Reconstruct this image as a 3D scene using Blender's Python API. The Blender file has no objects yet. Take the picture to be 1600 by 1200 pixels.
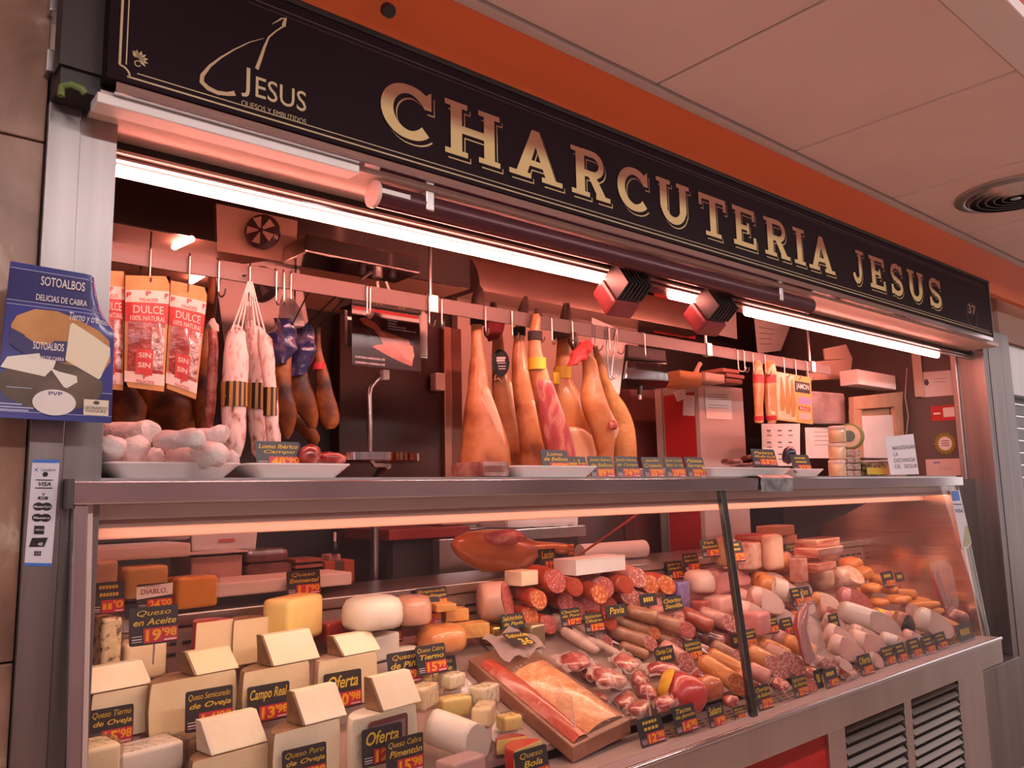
import bpy, bmesh, math, random
from mathutils import Vector, Matrix, noise
random.seed(7)
sc = bpy.context.scene
COL = sc.collection
# ------------------------------------------------------------------ camera
F = 1264.7
YAW, PIT, ROL = (math.radians(a) for a in (40.76, 7.76, -1.2))
CZ = 1.30
_f = Vector((math.sin(YAW)*math.cos(PIT), math.cos(YAW)*math.cos(PIT), math.sin(PIT)))
_r0 = Vector((math.cos(YAW), -math.sin(YAW), 0)); _u0 = _r0.cross(_f)
_c, _s = math.cos(ROL), math.sin(ROL)
CR = _c*_r0 + _s*_u0; CU = -_s*_r0 + _c*_u0; CF = _f
CP = Vector((0, 0, CZ))
cam = bpy.data.cameras.new('camera'); cam.sensor_width = 36; cam.lens = 36*F/1600; cam.clip_start = 0.02
camo = bpy.data.objects.new('camera', cam); COL.objects.link(camo)
camo.matrix_world = Matrix(((CR.x, CU.x, -CF.x, CP.x), (CR.y, CU.y, -CF.y, CP.y), (CR.z, CU.z, -CF.z, CP.z), (0, 0, 0, 1)))
sc.camera = camo
# ------------------------------------------------------------------ world, view
w = bpy.data.worlds.new('hall_light'); sc.world = w; w.use_nodes = True
bg = w.node_tree.nodes['Background']; bg.inputs[0].default_value = (1.0, 0.80, 0.78, 1); bg.inputs[1].default_value = 1.05
sc.view_settings.view_transform = 'Standard'; sc.view_settings.look = 'None'
sc.view_settings.exposure = 0.15; sc.view_settings.gamma = 1.0; sc.view_settings.use_curve_mapping = False
TUBE_COL = (1.0, 0.28, 0.21, 1); TUBE_STR = 60.0     # shop LED tube
CASE_COL = (1.0, 0.55, 0.385, 1); CASE_STR = 13.5     # lamps inside the display case
# ------------------------------------------------------------------ pixel -> place (authoring helper: where a ray of the photo meets a real plane)
def ray(u, v): return CR*((u-800)/F) - CU*((v-600)/F) + CF
def W(u, v, Y):
    d = ray(u, v); return CP + d*(Y/d.y)
def WX(u, v, X):
    d = ray(u, v); return CP + d*(X/d.x)
def WZ(u, v, Z):
    d = ray(u, v); return CP + d*((Z-CZ)/d.z)
DY0, DZ0, DK = 1.88, 0.48, 0.593          # sloping display deck
def deckz(Y): return DZ0 + DK*(Y-DY0)
def D(u, v, h=0.0):
    d = ray(u, v); t = (DZ0 + h - DK*DY0 - CZ)/(d.z - DK*d.y); return CP + d*t
def mpp(p): return (p-CP).dot(CF)/F
def V(*a): return Vector(a)
# ------------------------------------------------------------------ geometry collector
class G:
    def __init__(s): s.v = []; s.f = []
    def add(s, vs, fs):
        o = len(s.v); s.v += [Vector(p) for p in vs]; s.f += [tuple(i+o for i in f) for f in fs]; return s
    def box(s, c, d, R=None):
        x, y, z = d[0]/2, d[1]/2, d[2]/2
        vs = [Vector(p) for p in ((-x,-y,-z),(x,-y,-z),(x,y,-z),(-x,y,-z),(-x,-y,z),(x,-y,z),(x,y,z),(-x,y,z))]
        if R is not None: vs = [R @ p for p in vs]
        c = Vector(c)
        return s.add([p+c for p in vs], [(0,3,2,1),(4,5,6,7),(0,1,5,4),(1,2,6,5),(2,3,7,6),(3,0,4,7)])
    def bx(s, x0, x1, y0, y1, z0, z1): return s.box(((x0+x1)/2, (y0+y1)/2, (z0+z1)/2), (abs(x1-x0), abs(y1-y0), abs(z1-z0)))
    def loft(s, rings, cap0=True, cap1=True, closed=True):
        n = len(rings[0]); vs = [p for r in rings for p in r]; fs = []
        m = n if closed else n-1
        for i in range(len(rings)-1):
            for j in range(m):
                a, b = i*n+j, i*n+(j+1) % n
                fs.append((a, b, b+n, a+n))
        if cap0: fs.append(tuple(reversed(range(n))))
        if cap1: fs.append(tuple((len(rings)-1)*n+j for j in range(n)))
        return s.add(vs, fs)
    def tube(s, path, r, n=8, cap=True):
        path = [Vector(p) for p in path]; rings = []; prev = None
        for i, p in enumerate(path):
            t = (path[min(i+1, len(path)-1)] - path[max(i-1, 0)]).normalized()
            if prev is None:
                a = Vector((0, 0, 1)) if abs(t.z) < .9 else Vector((1, 0, 0)); nx = t.cross(a).normalized()
            else:
                nx = (prev - t*prev.dot(t)).normalized()
            ny = t.cross(nx); prev = nx
            rr = r[i] if isinstance(r, (list, tuple)) else r
            rings.append([p + (nx*math.cos(2*math.pi*k/n) + ny*math.sin(2*math.pi*k/n))*rr for k in range(n)])
        return s.loft(rings, cap, cap)
    def prism(s, pts, d):           # pts: 3-D polygon, d: extrusion vector
        pts = [Vector(p) for p in pts]; d = Vector(d); n = len(pts)
        return s.add(pts + [p+d for p in pts], [tuple(reversed(range(n))), tuple(range(n, 2*n))] + [(i, (i+1) % n, (i+1) % n+n, i+n) for i in range(n)])
    def poly(s, pts): return s.add(pts, [tuple(range(len(pts)))])
    def lathe(s, c, prof, n=20, axis=V(0,0,1), cap=True):
        axis = axis.normalized(); a = V(0,0,1) if abs(axis.z) < .9 else V(1,0,0)
        nx = axis.cross(a).normalized(); ny = axis.cross(nx); c = Vector(c)
        return s.loft([[c + axis*z + (nx*math.cos(2*math.pi*k/n)+ny*math.sin(2*math.pi*k/n))*r for k in range(n)] for r, z in prof], cap, cap)
    def noise(s, amp, scale, seed=0):
        o = Vector((seed*3.7, seed*1.3, seed*2.1))
        s.v = [p + noise.noise_vector(p*scale+o)*amp for p in s.v]; return s
    def cen(s):
        xs = [p.x for p in s.v]; ys = [p.y for p in s.v]; zs = [p.z for p in s.v]
        return Vector(((min(xs)+max(xs))/2, (min(ys)+max(ys))/2, min(zs)))
def mesh_of(name, g, mat, loc, smooth, bevel, seg, subsurf=0):
    me = bpy.data.meshes.new(name); me.from_pydata([p-loc for p in g.v], [], g.f)
    bm = bmesh.new(); bm.from_mesh(me)
    if bevel:
        es = [e for e in bm.edges if len(e.link_faces) == 2 and e.calc_face_angle(0) > .5]
        if es: bmesh.ops.bevel(bm, geom=es, offset=bevel, segments=seg, affect='EDGES', profile=.6, clamp_overlap=True)
    bmesh.ops.recalc_face_normals(bm, faces=bm.faces)
    if subsurf: bmesh.ops.subdivide_edges(bm, edges=bm.edges, cuts=subsurf, use_grid_fill=True)
    bm.to_mesh(me); bm.free()
    if smooth:
        me.polygons.foreach_set('use_smooth', [True]*len(me.polygons)); me.set_sharp_from_angle(angle=math.radians(smooth if smooth > 1 else 40))
    me.materials.append(mat); return me
def mk(name, g, mat, loc=None, parent=None, smooth=0, bevel=0, seg=2):
    loc = g.cen() if loc is None else Vector(loc)
    o = bpy.data.objects.new(name, mesh_of(name, g, mat, loc, smooth, bevel, seg)); COL.objects.link(o)
    if parent is None: o.location = loc
    else: o.parent = parent
    return o
def tag(o, label=None, cat=None, group=None, kind=None):
    if label: o['label'] = label
    if cat: o['category'] = cat
    if group: o['group'] = group
    if kind: o['kind'] = kind
    return o
class Thing:
    def __init__(s, name, label, cat, loc, group=None, kind=None):
        s.loc = Vector(loc); s.o = bpy.data.objects.new(name, None); s.o.empty_display_size = .05
        COL.objects.link(s.o); s.o.location = s.loc; tag(s.o, label, cat, group, kind)
    def part(s, name, g, mat, sub=None, label=None, **k):
        o = mk(name, g, mat, s.loc, sub if sub else s.o, **k)
        if label: o['label'] = label
        return o
def solo(name, g, mat, label, cat, group=None, **k): return tag(mk(name, g, mat, **k), label, cat, group)
def struct(name, g, mat, **k): return tag(mk(name, g, mat, **k), kind='structure')
def copies(src, locs, parent, base):          # share one mesh between alike pieces
    for l in locs:
        c = src.copy(); COL.objects.link(c); c.parent = parent; c.location = Vector(l)-Vector(base)
# ------------------------------------------------------------------ flat text
_tc = {}
def text2d(s, bold=0.0, shear=0.0):
    k = (s, bold, shear)
    if k in _tc: return _tc[k]
    cu = bpy.data.curves.new('lettering', 'FONT'); cu.body = s; cu.size = 1; cu.offset = bold; cu.shear = shear; cu.resolution_u = 3
    o = bpy.data.objects.new('lettering', cu); me = bpy.data.meshes.new_from_object(o)
    vs = [(p.co.x, p.co.y) for p in me.vertices]; fs = [tuple(p.vertices) for p in me.polygons]
    bpy.data.objects.remove(o); bpy.data.curves.remove(cu); bpy.data.meshes.remove(me)
    if not fs and bold: _tc[k] = text2d(s, 0.0, shear); return _tc[k]
    if not vs: vs = [(0, 0)]; fs = []
    x0 = min(v[0] for v in vs); x1 = max(v[0] for v in vs); y0 = min(v[1] for v in vs); y1 = max(v[1] for v in vs)
    if bold and (y1 > 1.3 or y0 < -.6): _tc[k] = text2d(s, 0.0, shear); return _tc[k]      # an offset outline can spike
    _tc[k] = (vs, fs, x0, x1, y0, y1); return _tc[k]
def put_text(g, s, O, R, U, w=None, h=None, bold=0.0, shear=0.0, f=None):
    """fit text s into a w x h box whose lower-left corner is O; R, U unit vectors; f maps (x,y)->point instead"""
    if not s.strip(): return 0
    if s[0] == '#':                      # print too small to read in the photo: a broken bar
        q = []; x = 0.0; n = int(s[1:] or 5)
        for k in range(n): q.append((x/n, (x+.75)/n)); x += 1
        for a, b in q:
            c = [(a*w,h*.2),(b*w,h*.2),(b*w+.02*w,h*.8),(a*w+.02*w,h*.8)]
            g.poly([f(x, y) if f else O+R*x+U*y for x, y in c])
        return w
    vs, fs, x0, x1, y0, y1 = text2d(s, bold, shear)
    sy = (h/(y1-y0)) if h else None; sx = (w/(x1-x0)) if w else None
    if sx is None: sx = sy
    if sy is None: sy = sx
    if f: pts = [f((x-x0)*sx, (y-y0)*sy) for x, y in vs]
    else: pts = [O + R*((x-x0)*sx) + U*((y-y0)*sy) for x, y in vs]
    g.add(pts, fs); return (x1-x0)*sx
def disc(g, c, R, U, rx, ry=None, n=20):
    ry = ry or rx; g.poly([c + R*(rx*math.cos(2*math.pi*k/n)) + U*(ry*math.sin(2*math.pi*k/n)) for k in range(n)])
def ring2(g, c, R, U, r0, r1, a0=0, a1=360, n=24, ky=1):
    pts = []; 
    for k in range(n+1):
        a = math.radians(a0+(a1-a0)*k/n)
        for r in (r0, r1): pts.append(c + R*(r*math.cos(a)) + U*(r*ky*math.sin(a)))
    g.add(pts, [(2*k, 2*k+1, 2*k+3, 2*k+2) for k in range(n)])
def rect(g, O, R, U, x0, y0, x1, y1): g.poly([O+R*x0+U*y0, O+R*x1+U*y0, O+R*x1+U*y1, O+R*x0+U*y1])
# ------------------------------------------------------------------ materials
_m = {}
def nt(name):
    m = bpy.data.materials.new(name); m.use_nodes = True; t = m.node_tree; return m, t, t.nodes['Principled BSDF']
def ramp(t, fac, stops):
    r = t.nodes.new('ShaderNodeValToRGB'); e = r.color_ramp.elements
    e[0].position, e[0].color = stops[0][0], (*stops[0][1], 1); e[1].position, e[1].color = stops[1][0], (*stops[1][1], 1)
    for p, c in stops[2:]:
        x = e.new(p); x.color = (*c, 1)
    t.links.new(fac, r.inputs[0]); return r.outputs[0]
def pm(name, stops, scale=8, detail=4, rough=.5, metal=0, bump=0, bscale=None, kind='noise', coat=0, sss=0, stretch=(1,1,1), spec=.5, dist=0, trans=0):
    """procedural material: stops = one colour, or [(pos,colour),...] over a noise / voronoi / wave field in object space"""
    if name in _m: return _m[name]
    m, t, b = nt(name); N = t.nodes.new
    tc = N('ShaderNodeTexCoord'); mp = N('ShaderNodeMapping'); mp.inputs['Scale'].default_value = stretch
    t.links.new(tc.outputs['Object'], mp.inputs[0])
    if isinstance(stops[0], (int, float)): b.inputs['Base Color'].default_value = (*stops, 1); fac = None
    if not isinstance(stops[0], (int, float)) or bump:
        if kind == 'noise':
            n = N('ShaderNodeTexNoise'); n.inputs['Scale'].default_value = scale; n.inputs['Detail'].default_value = detail; n.inputs['Distortion'].default_value = dist; fac = n.outputs['Fac']
        elif kind == 'voronoi':
            n = N('ShaderNodeTexVoronoi'); n.inputs['Scale'].default_value = scale; fac = n.outputs['Distance']
        else:
            n = N('ShaderNodeTexWave'); n.inputs['Scale'].default_value = scale; n.inputs['Distortion'].default_value = dist; n.inputs['Detail'].default_value = detail; fac = n.outputs['Fac']
        t.links.new(mp.outputs[0], n.inputs['Vector'])
        if not isinstance(stops[0], (int, float)): t.links.new(ramp(t, fac, stops), b.inputs['Base Color'])
        if bump:
            if bscale:
                n2 = N('ShaderNodeTexNoise'); n2.inputs['Scale'].default_value = bscale; n2.inputs['Detail'].default_value = 5; t.links.new(mp.outputs[0], n2.inputs['Vector']); fac = n2.outputs['Fac']
            bp = N('ShaderNodeBump'); bp.inputs['Strength'].default_value = bump; bp.inputs['Distance'].default_value = .01
            t.links.new(fac, bp.inputs['Height']); t.links.new(bp.outputs[0], b.inputs['Normal'])
    b.inputs['Roughness'].default_value = rough; b.inputs['Metallic'].default_value = metal
    b.inputs['Specular IOR Level'].default_value = spec
    if coat: b.inputs['Coat Weight'].default_value = coat; b.inputs['Coat Roughness'].default_value = .12
    if sss: b.inputs['Subsurface Weight'].default_value = sss; b.inputs['Subsurface Radius'].default_value = (.012, .006, .004); b.inputs['Subsurface Scale'].default_value = .5
    _m[name] = m; return m
def emit(name, col, st):
    m = bpy.data.materials.new(name); m.use_nodes = True; t = m.node_tree; t.nodes.clear()
    e = t.nodes.new('ShaderNodeEmission'); e.inputs[0].default_value = col; e.inputs[1].default_value = st
    o = t.nodes.new('ShaderNodeOutputMaterial'); t.links.new(e.outputs[0], o.inputs[0]); return m
def film(name, clear, col=(.95,.95,.97), rough=.12, bump=0, bscale=30, fres=1.45):
    """thin clear sheet: mostly see-through, reflecting by its Fresnel gloss"""
    m = bpy.data.materials.new(name); m.use_nodes = True; t = m.node_tree; t.nodes.clear(); N = t.nodes.new
    tr = N('ShaderNodeBsdfTransparent'); tr.inputs[0].default_value = (clear, clear, clear, 1)
    gl = N('ShaderNodeBsdfGlossy'); gl.inputs[0].default_value = (*col, 1); gl.inputs[1].default_value = rough
    mx = N('ShaderNodeMixShader'); o = N('ShaderNodeOutputMaterial')
    gm = N('ShaderNodeNewGeometry'); dp = N('ShaderNodeVectorMath'); dp.operation = 'DOT_PRODUCT'
    t.links.new(gm.outputs['Incoming'], dp.inputs[0]); nsock = dp.inputs[1]; t.links.new(gm.outputs['Normal'], nsock)
    def mth(op, a, b):
        n = N('ShaderNodeMath'); n.operation = op
        for i, x in enumerate((a, b)):
            if isinstance(x, (int, float)): n.inputs[i].default_value = x
            elif x is not None: t.links.new(x, n.inputs[i])
        return n.outputs[0]
    f0 = ((fres-1)/(fres+1))**2
    k = mth('POWER', mth('SUBTRACT', 1.0, mth('MINIMUM', mth('ABSOLUTE', dp.outputs['Value'], None), 1.0)), 5.0)
    t.links.new(mth('ADD', mth('MULTIPLY', k, 1-f0), f0), mx.inputs[0])          # Schlick reflectance, same on both faces
    t.links.new(tr.outputs[0], mx.inputs[1]); t.links.new(gl.outputs[0], mx.inputs[2])
    if bump:
        tc = N('ShaderNodeTexCoord'); n = N('ShaderNodeTexNoise'); n.inputs['Scale'].default_value = bscale; n.inputs['Detail'].default_value = 3
        bp = N('ShaderNodeBump'); bp.inputs['Strength'].default_value = bump; bp.inputs['Distance'].default_value = .02
        t.links.new(tc.outputs['Object'], n.inputs['Vector']); t.links.new(n.outputs['Fac'], bp.inputs['Height'])
        t.links.new(bp.outputs[0], gl.inputs['Normal']); t.links.new(bp.outputs[0], nsock)
    t.links.new(mx.outputs[0], o.inputs[0]); return m
def veil(name, opac, col, rough=.25, bump=.5, bscale=25):
    """cloudy plastic wrap: part see-through, part pale sheen"""
    m, t, b = nt(name); N = t.nodes.new
    b.inputs['Base Color'].default_value = (*col, 1); b.inputs['Roughness'].default_value = rough; b.inputs['Alpha'].default_value = opac
    tc = N('ShaderNodeTexCoord'); n = N('ShaderNodeTexNoise'); n.inputs['Scale'].default_value = bscale; n.inputs['Detail'].default_value = 4
    bp = N('ShaderNodeBump'); bp.inputs['Strength'].default_value = bump; bp.inputs['Distance'].default_value = .02
    t.links.new(tc.outputs['Object'], n.inputs['Vector']); t.links.new(n.outputs['Fac'], bp.inputs['Height']); t.links.new(bp.outputs[0], b.inputs['Normal'])
    return m
STEEL = pm('brushed_steel', [(.3, (.50,.49,.49)), (.7, (.62,.61,.61))], scale=6, rough=.32, metal=1, stretch=(1,1,.1), bump=.03, bscale=60)
STEELV = pm('brushed_steel_panel', [(.3, (.26,.25,.25)), (.7, (.36,.345,.345))], scale=3, rough=.38, metal=1, stretch=(6,6,.3), bump=.03, bscale=90)
CHROME = pm('polished_steel', (.72,.72,.74), rough=.09, metal=1)
DSTEEL = pm('dark_steel', (.16,.15,.15), rough=.35, metal=1)
WIRE = pm('hook_wire', (.45,.42,.40), rough=.3, metal=1)
BLACK = pm('black_plastic', (.016,.015,.016), rough=.45)
DARK = pm('dark_void_panel', (.035,.024,.022), rough=.6)
WHITEP = pm('white_plastic', (.80,.79,.78), rough=.4)
PAPER = pm('white_paper', [(.35, (.74,.73,.71)), (.65, (.82,.81,.79))], scale=5, rough=.85)
INK = pm('grey_ink', (.10,.09,.09), rough=.8)
GLASS = film('case_glass', .975, rough=.015, fres=1.45)
ACRYL = film('clear_acrylic', .95, rough=.05)
WRAP = film('clear_wrap', .97, rough=.18, bump=.9, bscale=45, fres=1.38)
# ================================================================== structure
RED = pm('red_paint', (.42,.012,.014), rough=.45)
MARBLE = pm('pink_marble', [(.30, (.15,.085,.06)), (.46, (.25,.145,.10)), (.56, (.31,.19,.14)), (.62, (.50,.40,.33)), (.68, (.25,.15,.11))], scale=3.4, detail=9, rough=.32, dist=1.2)
ORANGE = pm('orange_paint', (.84,.18,.05), rough=.55)
CEIL = pm('ceiling_metal_tile', [(.3, (.82,.70,.67)), (.7, (.88,.76,.73))], scale=2, rough=.5)  # pink spill of the LED light is put into the tile colour
TILEGREY = pm('floor_tile', [(.35, (.34,.245,.18)), (.65, (.42,.31,.235))], scale=5, rough=.35)
FZ = -.33
g = G(); g.bx(-4.0, 16, -2.6, 4.2, FZ-.1, FZ); struct('floor', g, TILEGREY)
# the market aisle behind the viewer: far wall, ceiling lamps
g = G(); g.bx(-4.0, 16, -2.6, -2.5, FZ, 3.0); struct('wall_aisle', g, pm('aisle_wall', [(.35,(.16,.10,.10)),(.65,(.28,.19,.19))], scale=.8, rough=.6))
for k in range(4):
    x = -.7+1.75*k; t = Thing('aisle_lamp', 'twin tube ceiling lamp of the aisle, '+['first','second','third','fourth'][k]+' from the left', 'lamp', (x+.6, -.55, 2.74), 'aisle lamps')
    g = G(); g.bx(x, x+1.25, -.66, -.44, 2.74, 2.785); t.part('housing', g, pm('lamp_white', (.8,.8,.8), rough=.4), bevel=.004)
    for dy in (-.05, .05):
        g = G(); g.tube([V(x+.03,-.55+dy,2.72), V(x+1.22,-.55+dy,2.72)], .017, 10); t.part('tube', g, emit('aisle_tube', (1.0,.84,.80,1), 64), smooth=1)
# --- ceiling with separate metal tiles and the trim that borders them
CZT = 2.63; PX, PY = .853, .80
g = G(); g.bx(-1.6, 8.0, .70, 1.66, CZT+.03, CZT+.08); ceil = struct('ceiling', g, pm('joint_shadow', (.10,.07,.06), rough=.8))
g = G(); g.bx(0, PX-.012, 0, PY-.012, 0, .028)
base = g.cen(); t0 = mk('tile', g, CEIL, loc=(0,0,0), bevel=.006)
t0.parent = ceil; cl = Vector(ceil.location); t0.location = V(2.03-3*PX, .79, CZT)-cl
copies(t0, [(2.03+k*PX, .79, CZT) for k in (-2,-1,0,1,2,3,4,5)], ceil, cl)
WTRIM = pm('ceiling_trim', (.70,.64,.62), rough=.5)
g = G(); g.bx(-1.6, 8.0, 1.588, 1.625, CZT-.006, CZT+.03); struct('trim_1', g, WTRIM, bevel=.004)
g = G(); g.bx(-1.6, 8.0, .66, .782, CZT-.012, CZT+.03); struct('trim_2', g, pm('white_trim', (.82,.82,.82), rough=.4), bevel=.004)
g = G(); g.bx(-1.6, 8.0, -1.9, .66, CZT+.16, CZT+.2); g.bx(-1.6, 8.0, .66, .70, CZT+.03, CZT+.2)
struct('ceiling_coffer', g, pm('coffer_red', (.55,.07,.05), rough=.6))
# round ceiling air vent: concentric steel rings
vc = V(4.115, 1.19, CZT); vent = Thing('air_vent', 'round steel air vent with concentric rings in the ceiling', 'air vent', vc)
g = G(); g.lathe(vc-V(0,0,.02), [(.225,.020),(.250,.018),(.250,.010),(.215,.0),(.205,.004),(.205,.020)], 40, cap=False); vent.part('outer_ring', g, STEEL, smooth=40)
g = G(); g.lathe(vc-V(0,0,.004), [(.206,0),(.206,.003)], 32); vent.part('duct_throat', g, BLACK)
for k in range(5):
    r1 = .19-.034*k; g = G(); g.lathe(vc-V(0,0,.028), [(r1,0),(r1+.014,.022),(r1+.012,.022),(r1-.003,0),(r1,0)], 48, cap=False); vent.part('cone_ring', g, STEEL, smooth=40)
g = G(); g.lathe(vc-V(0,0,.030), [(.004,0),(.022,.002),(.022,.010)], 20); vent.part('centre_cap', g, STEEL, smooth=40)
# --- orange cove between the ceiling and the sign, with a hole and small chips
g = G(); n = 8
prof = [(1.622, CZT+.005), (1.65, CZT-.02), (1.69, CZT-.05), (1.74, CZT-.088), (1.80, CZT-.135)]
g.loft([[V(x, y, z) for y, z in prof + [(1.84, CZT-.135), (1.84, CZT+.06), (1.622, CZT+.06)]] for x in (-1.2, 7.8)])
cove = struct('trim_3', g, ORANGE, smooth=30)
def cove_pt(u, v):
    return W(u, v, 1.662)
g = G(); c = cove_pt(605, 21); g.lathe(c+V(0,-.012,0), [(.018,0),(.018,.02)], 10, V(0,.75,.66)); o = mk('hole', g, BLACK, loc=cl*0+Vector(cove.location), parent=cove)
# --- left marble wall made of slabs, pillars
g = G(); g.bx(-1.5, .33, 1.935, 2.05, FZ, 2.75); wl = struct('wall_left', g, pm('wall_mortar', (.05,.04,.035), rough=.9))
k = 0
for z0, z1 in ((FZ,.36),(.364,.99),(.994,1.53),(1.534,2.07),(2.074,2.75)):
    for x0, x1 in ((-1.5,-.72),(-.716,-.02),(-.016,.326)):
        g = G(); g.bx(x0, x1, 1.905, 1.937, z0, z1); mk('stone_slab', g, MARBLE, loc=wl.location, parent=wl, bevel=.003); k += 1
# left steel pillar: two front sheets
t = Thing('steel_pillar', 'brushed steel door pillar on the left carrying the card sticker', 'pillar', (.40, 1.9, FZ))
g = G(); g.bx(.328, .391, 1.885, 1.935, FZ, 2.16); t.part('front_sheet', g, STEELV, bevel=.002)
g = G(); g.bx(.3925, .468, 1.895, 1.935, FZ, 2.15); t.part('front_sheet', g, STEELV, bevel=.002)
g = G(); g.bx(.445, .470, 1.935, 2.02, 0, 2.14); t.part('jamb', g, DSTEEL)
g = G(); g.bx(.315, .345, 1.87, 1.93, 2.36, 2.60); g.bx(.315,.36,1.87,1.93,2.22,2.27); t.part('bracket', g, STEEL, bevel=.002)
g = G(); g.bx(.33, .47, 1.80, 1.93, 2.16, 2.24); t.part('shadow_gap', g, BLACK)
g = G(); g.tube([W(95,150,1.80), W(97,135,1.80), W(112,132,1.79), W(128,139,1.78), W(133,146,1.78)], .0075, 8); solo('cable', g, pm('green_cable', (.12,.20,.05), rough=.5), 'short green cable end beside the sign corner', 'cable', smooth=1)
# right pillar and the neighbouring stall
t = Thing('steel_pillar', 'brushed steel door pillar at the right end of the stall', 'pillar', (5.8, 1.95, FZ))
g = G(); g.bx(5.62, 5.66, 1.90, 2.06, FZ, 2.18); t.part('jamb', g, STEELV, bevel=.004)
g = G(); g.bx(5.595, 5.62, 2.06, 2.095, FZ, 2.18); t.part('guide_rail', g, STEEL, bevel=.004)
g = G(); g.bx(5.66, 6.10, 1.90, 1.99, FZ, 2.30); t.part('front_sheet', g, STEELV, bevel=.003)
g = G(); g.bx(5.70, 5.705, 1.897, 1.90, 0, 2.3); t.part('seam', g, DSTEEL)
g = G(); g.bx(4.99, 5.62, 2.02, 2.06, FZ, 1.335); t.part('side_sheet', g, STEELV)
g = G(); g.bx(4.985, 5.60, 1.86, 2.02, FZ, .27); t.part('plinth', g, STEELV, bevel=.006)
t = Thing('roller_shutter', 'grey roller shutter of the neighbouring stall at the right edge', 'shutter', (6.6, 2.1, 0))
g = G(); g.bx(6.12, 7.9, 1.98, 2.04, 1.92, 2.3); g.bx(6.12, 6.2, 1.95, 2.1, 1.5, 1.92); t.part('guide', g, STEEL, bevel=.004)
g = G(); g.bx(0, 1.7, 0, .02, 0, .082); s0 = mk('slat', g, pm('shutter_grey', (.20,.21,.23), rough=.4, metal=.6), loc=(0,0,0), bevel=.008)
s0.parent = t.o; s0.location = V(6.2, 2.08, 0)-t.loc
copies(s0, [(6.2, 2.08, .09*k) for k in range(-3, 22) if k], t.o, t.loc)
g = G(); g.bx(6.10, 8.0, 1.95, 2.12, 2.28, 2.62); struct('wall_right_lintel', g, pm('hall_cream', (.45,.33,.27), rough=.7))
# --- shop interior shell
WARM = pm('interior_paint', [(.3, (.60,.47,.40)), (.7, (.66,.52,.44))], scale=3, rough=.6)
g = G(); g.bx(.3, 6.2, 3.45, 3.5, FZ, 2.75); struct('wall_back', g, pm('back_wall_dark', (.022,.014,.013), rough=.5))
g = G(); g.bx(5.72, 5.80, 2.10, 3.5, FZ, 2.75); struct('wall_right', g, pm('right_wall', (.13,.10,.092), rough=.5))
g = G(); g.bx(.40, .462, 2.0, 3.5, FZ, 2.75); struct('wall_inner_left', g, pm('left_wall', (.20,.12,.10), rough=.6))
g = G(); g.bx(.3, 6.2, 1.84, 3.5, 2.66, 2.72); struct('ceiling_inner', g, pm('inner_ceiling', (.50,.17,.06), rough=.5))
xa, xb = W(716,600,3.4).x, W(1000,600,3.4).x
g = G(); g.bx(xa, xb, 3.40, 3.45, 1.46, 2.5); struct('wall_panel_upper', g, WARM)
g = G(); g.bx(xa, xb, 3.395, 3.45, .2, 1.455); struct('wall_panel_lower', g, STEEL)
# steel hood under the ceiling: mirror-like front, pale underside with lamps
HY, HZ = 2.70, 2.186
HOODM = pm('hood_steel', [(.3, (.50,.45,.42)), (.7, (.66,.60,.56))], scale=4, rough=.16, metal=1, bump=.05, bscale=8)
HOODU = pm('hood_underside', (.70,.42,.30), rough=.45)
t = Thing('extractor_hood', 'polished steel hood with lamps over the left part of the hook rail', 'hood', (1.2, 2.95, HZ))
xh = W(672,400,3.0).x
g = G(); g.bx(.465, xh, HY, HY+.012, HZ, 2.655); t.part('front_sheet', g, HOODM)
g = G(); g.bx(.465, xh, HY+.012, 3.445, HZ, HZ+.012); t.part('underside', g, HOODU)
LEDS = emit('hood_lamp', TUBE_COL, 16)
for a, b in (((180,401),(334,420)), ((272,386),(300,373)), ((299,440),(334,419))):
    A, B = WZ(*a, HZ-.012), WZ(*b, HZ-.012); g = G(); g.tube([A, B], .011, 8); t.part('lamp_tube', g, LEDS, smooth=1)
t = Thing('air_duct', 'pale curved steel duct along the wall above the hanging hams', 'duct', (3.0, 3.3, 2.42))
zd = W(760,455,3.2).z
g = G(); g.loft([[V(x,3.2+.2*(1-math.cos(math.radians(a))), zd+.0+.24*(math.sin(math.radians(a)))) for a in range(0,91,15)]+[V(x,3.44,zd+.24),V(x,3.44,zd)] for x in (xa, W(1105,480,3.2).x)]); t.part('shell', g, pm('duct_steel', [(.3,(.50,.40,.36)),(.7,(.62,.50,.45))], scale=4, rough=.28, metal=.8), smooth=30)
# door frames behind the scale
t = Thing('cold_room_door', 'dark brown cold room door in a steel frame behind the first scale', 'door', (1.6, 3.3, FZ))
BROWN = pm('dark_red_brown', [(.35, (.020,.007,.006)), (.65, (.045,.013,.010))], scale=1.5, rough=.35)
x0 = W(533,500,3.36).x; x1 = W(690,500,3.36).x
g = G(); g.bx(x0, x1, 3.37, 3.44, FZ, 2.17); t.part('leaf', g, BROWN, bevel=.004)
g = G(); g.bx(x1, x1+.045, 3.34, 3.44, FZ, 2.17); t.part('frame_post', g, pm('bronze_steel', (.42,.22,.16), rough=.3, metal=.8), bevel=.004)
g = G(); g.bx(x1+.05, x1+.12, 3.35, 3.44, FZ, 2.17); t.part('frame_post', g, pm('bronze_dark', (.20,.09,.07), rough=.3, metal=.8), bevel=.004)
c = W(684, 597, 3.33); g = G(); g.box(c, (.06, .05, .09)); t.part('latch', g, pm('latch', (.55,.45,.42), rough=.4), bevel=.006)

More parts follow.
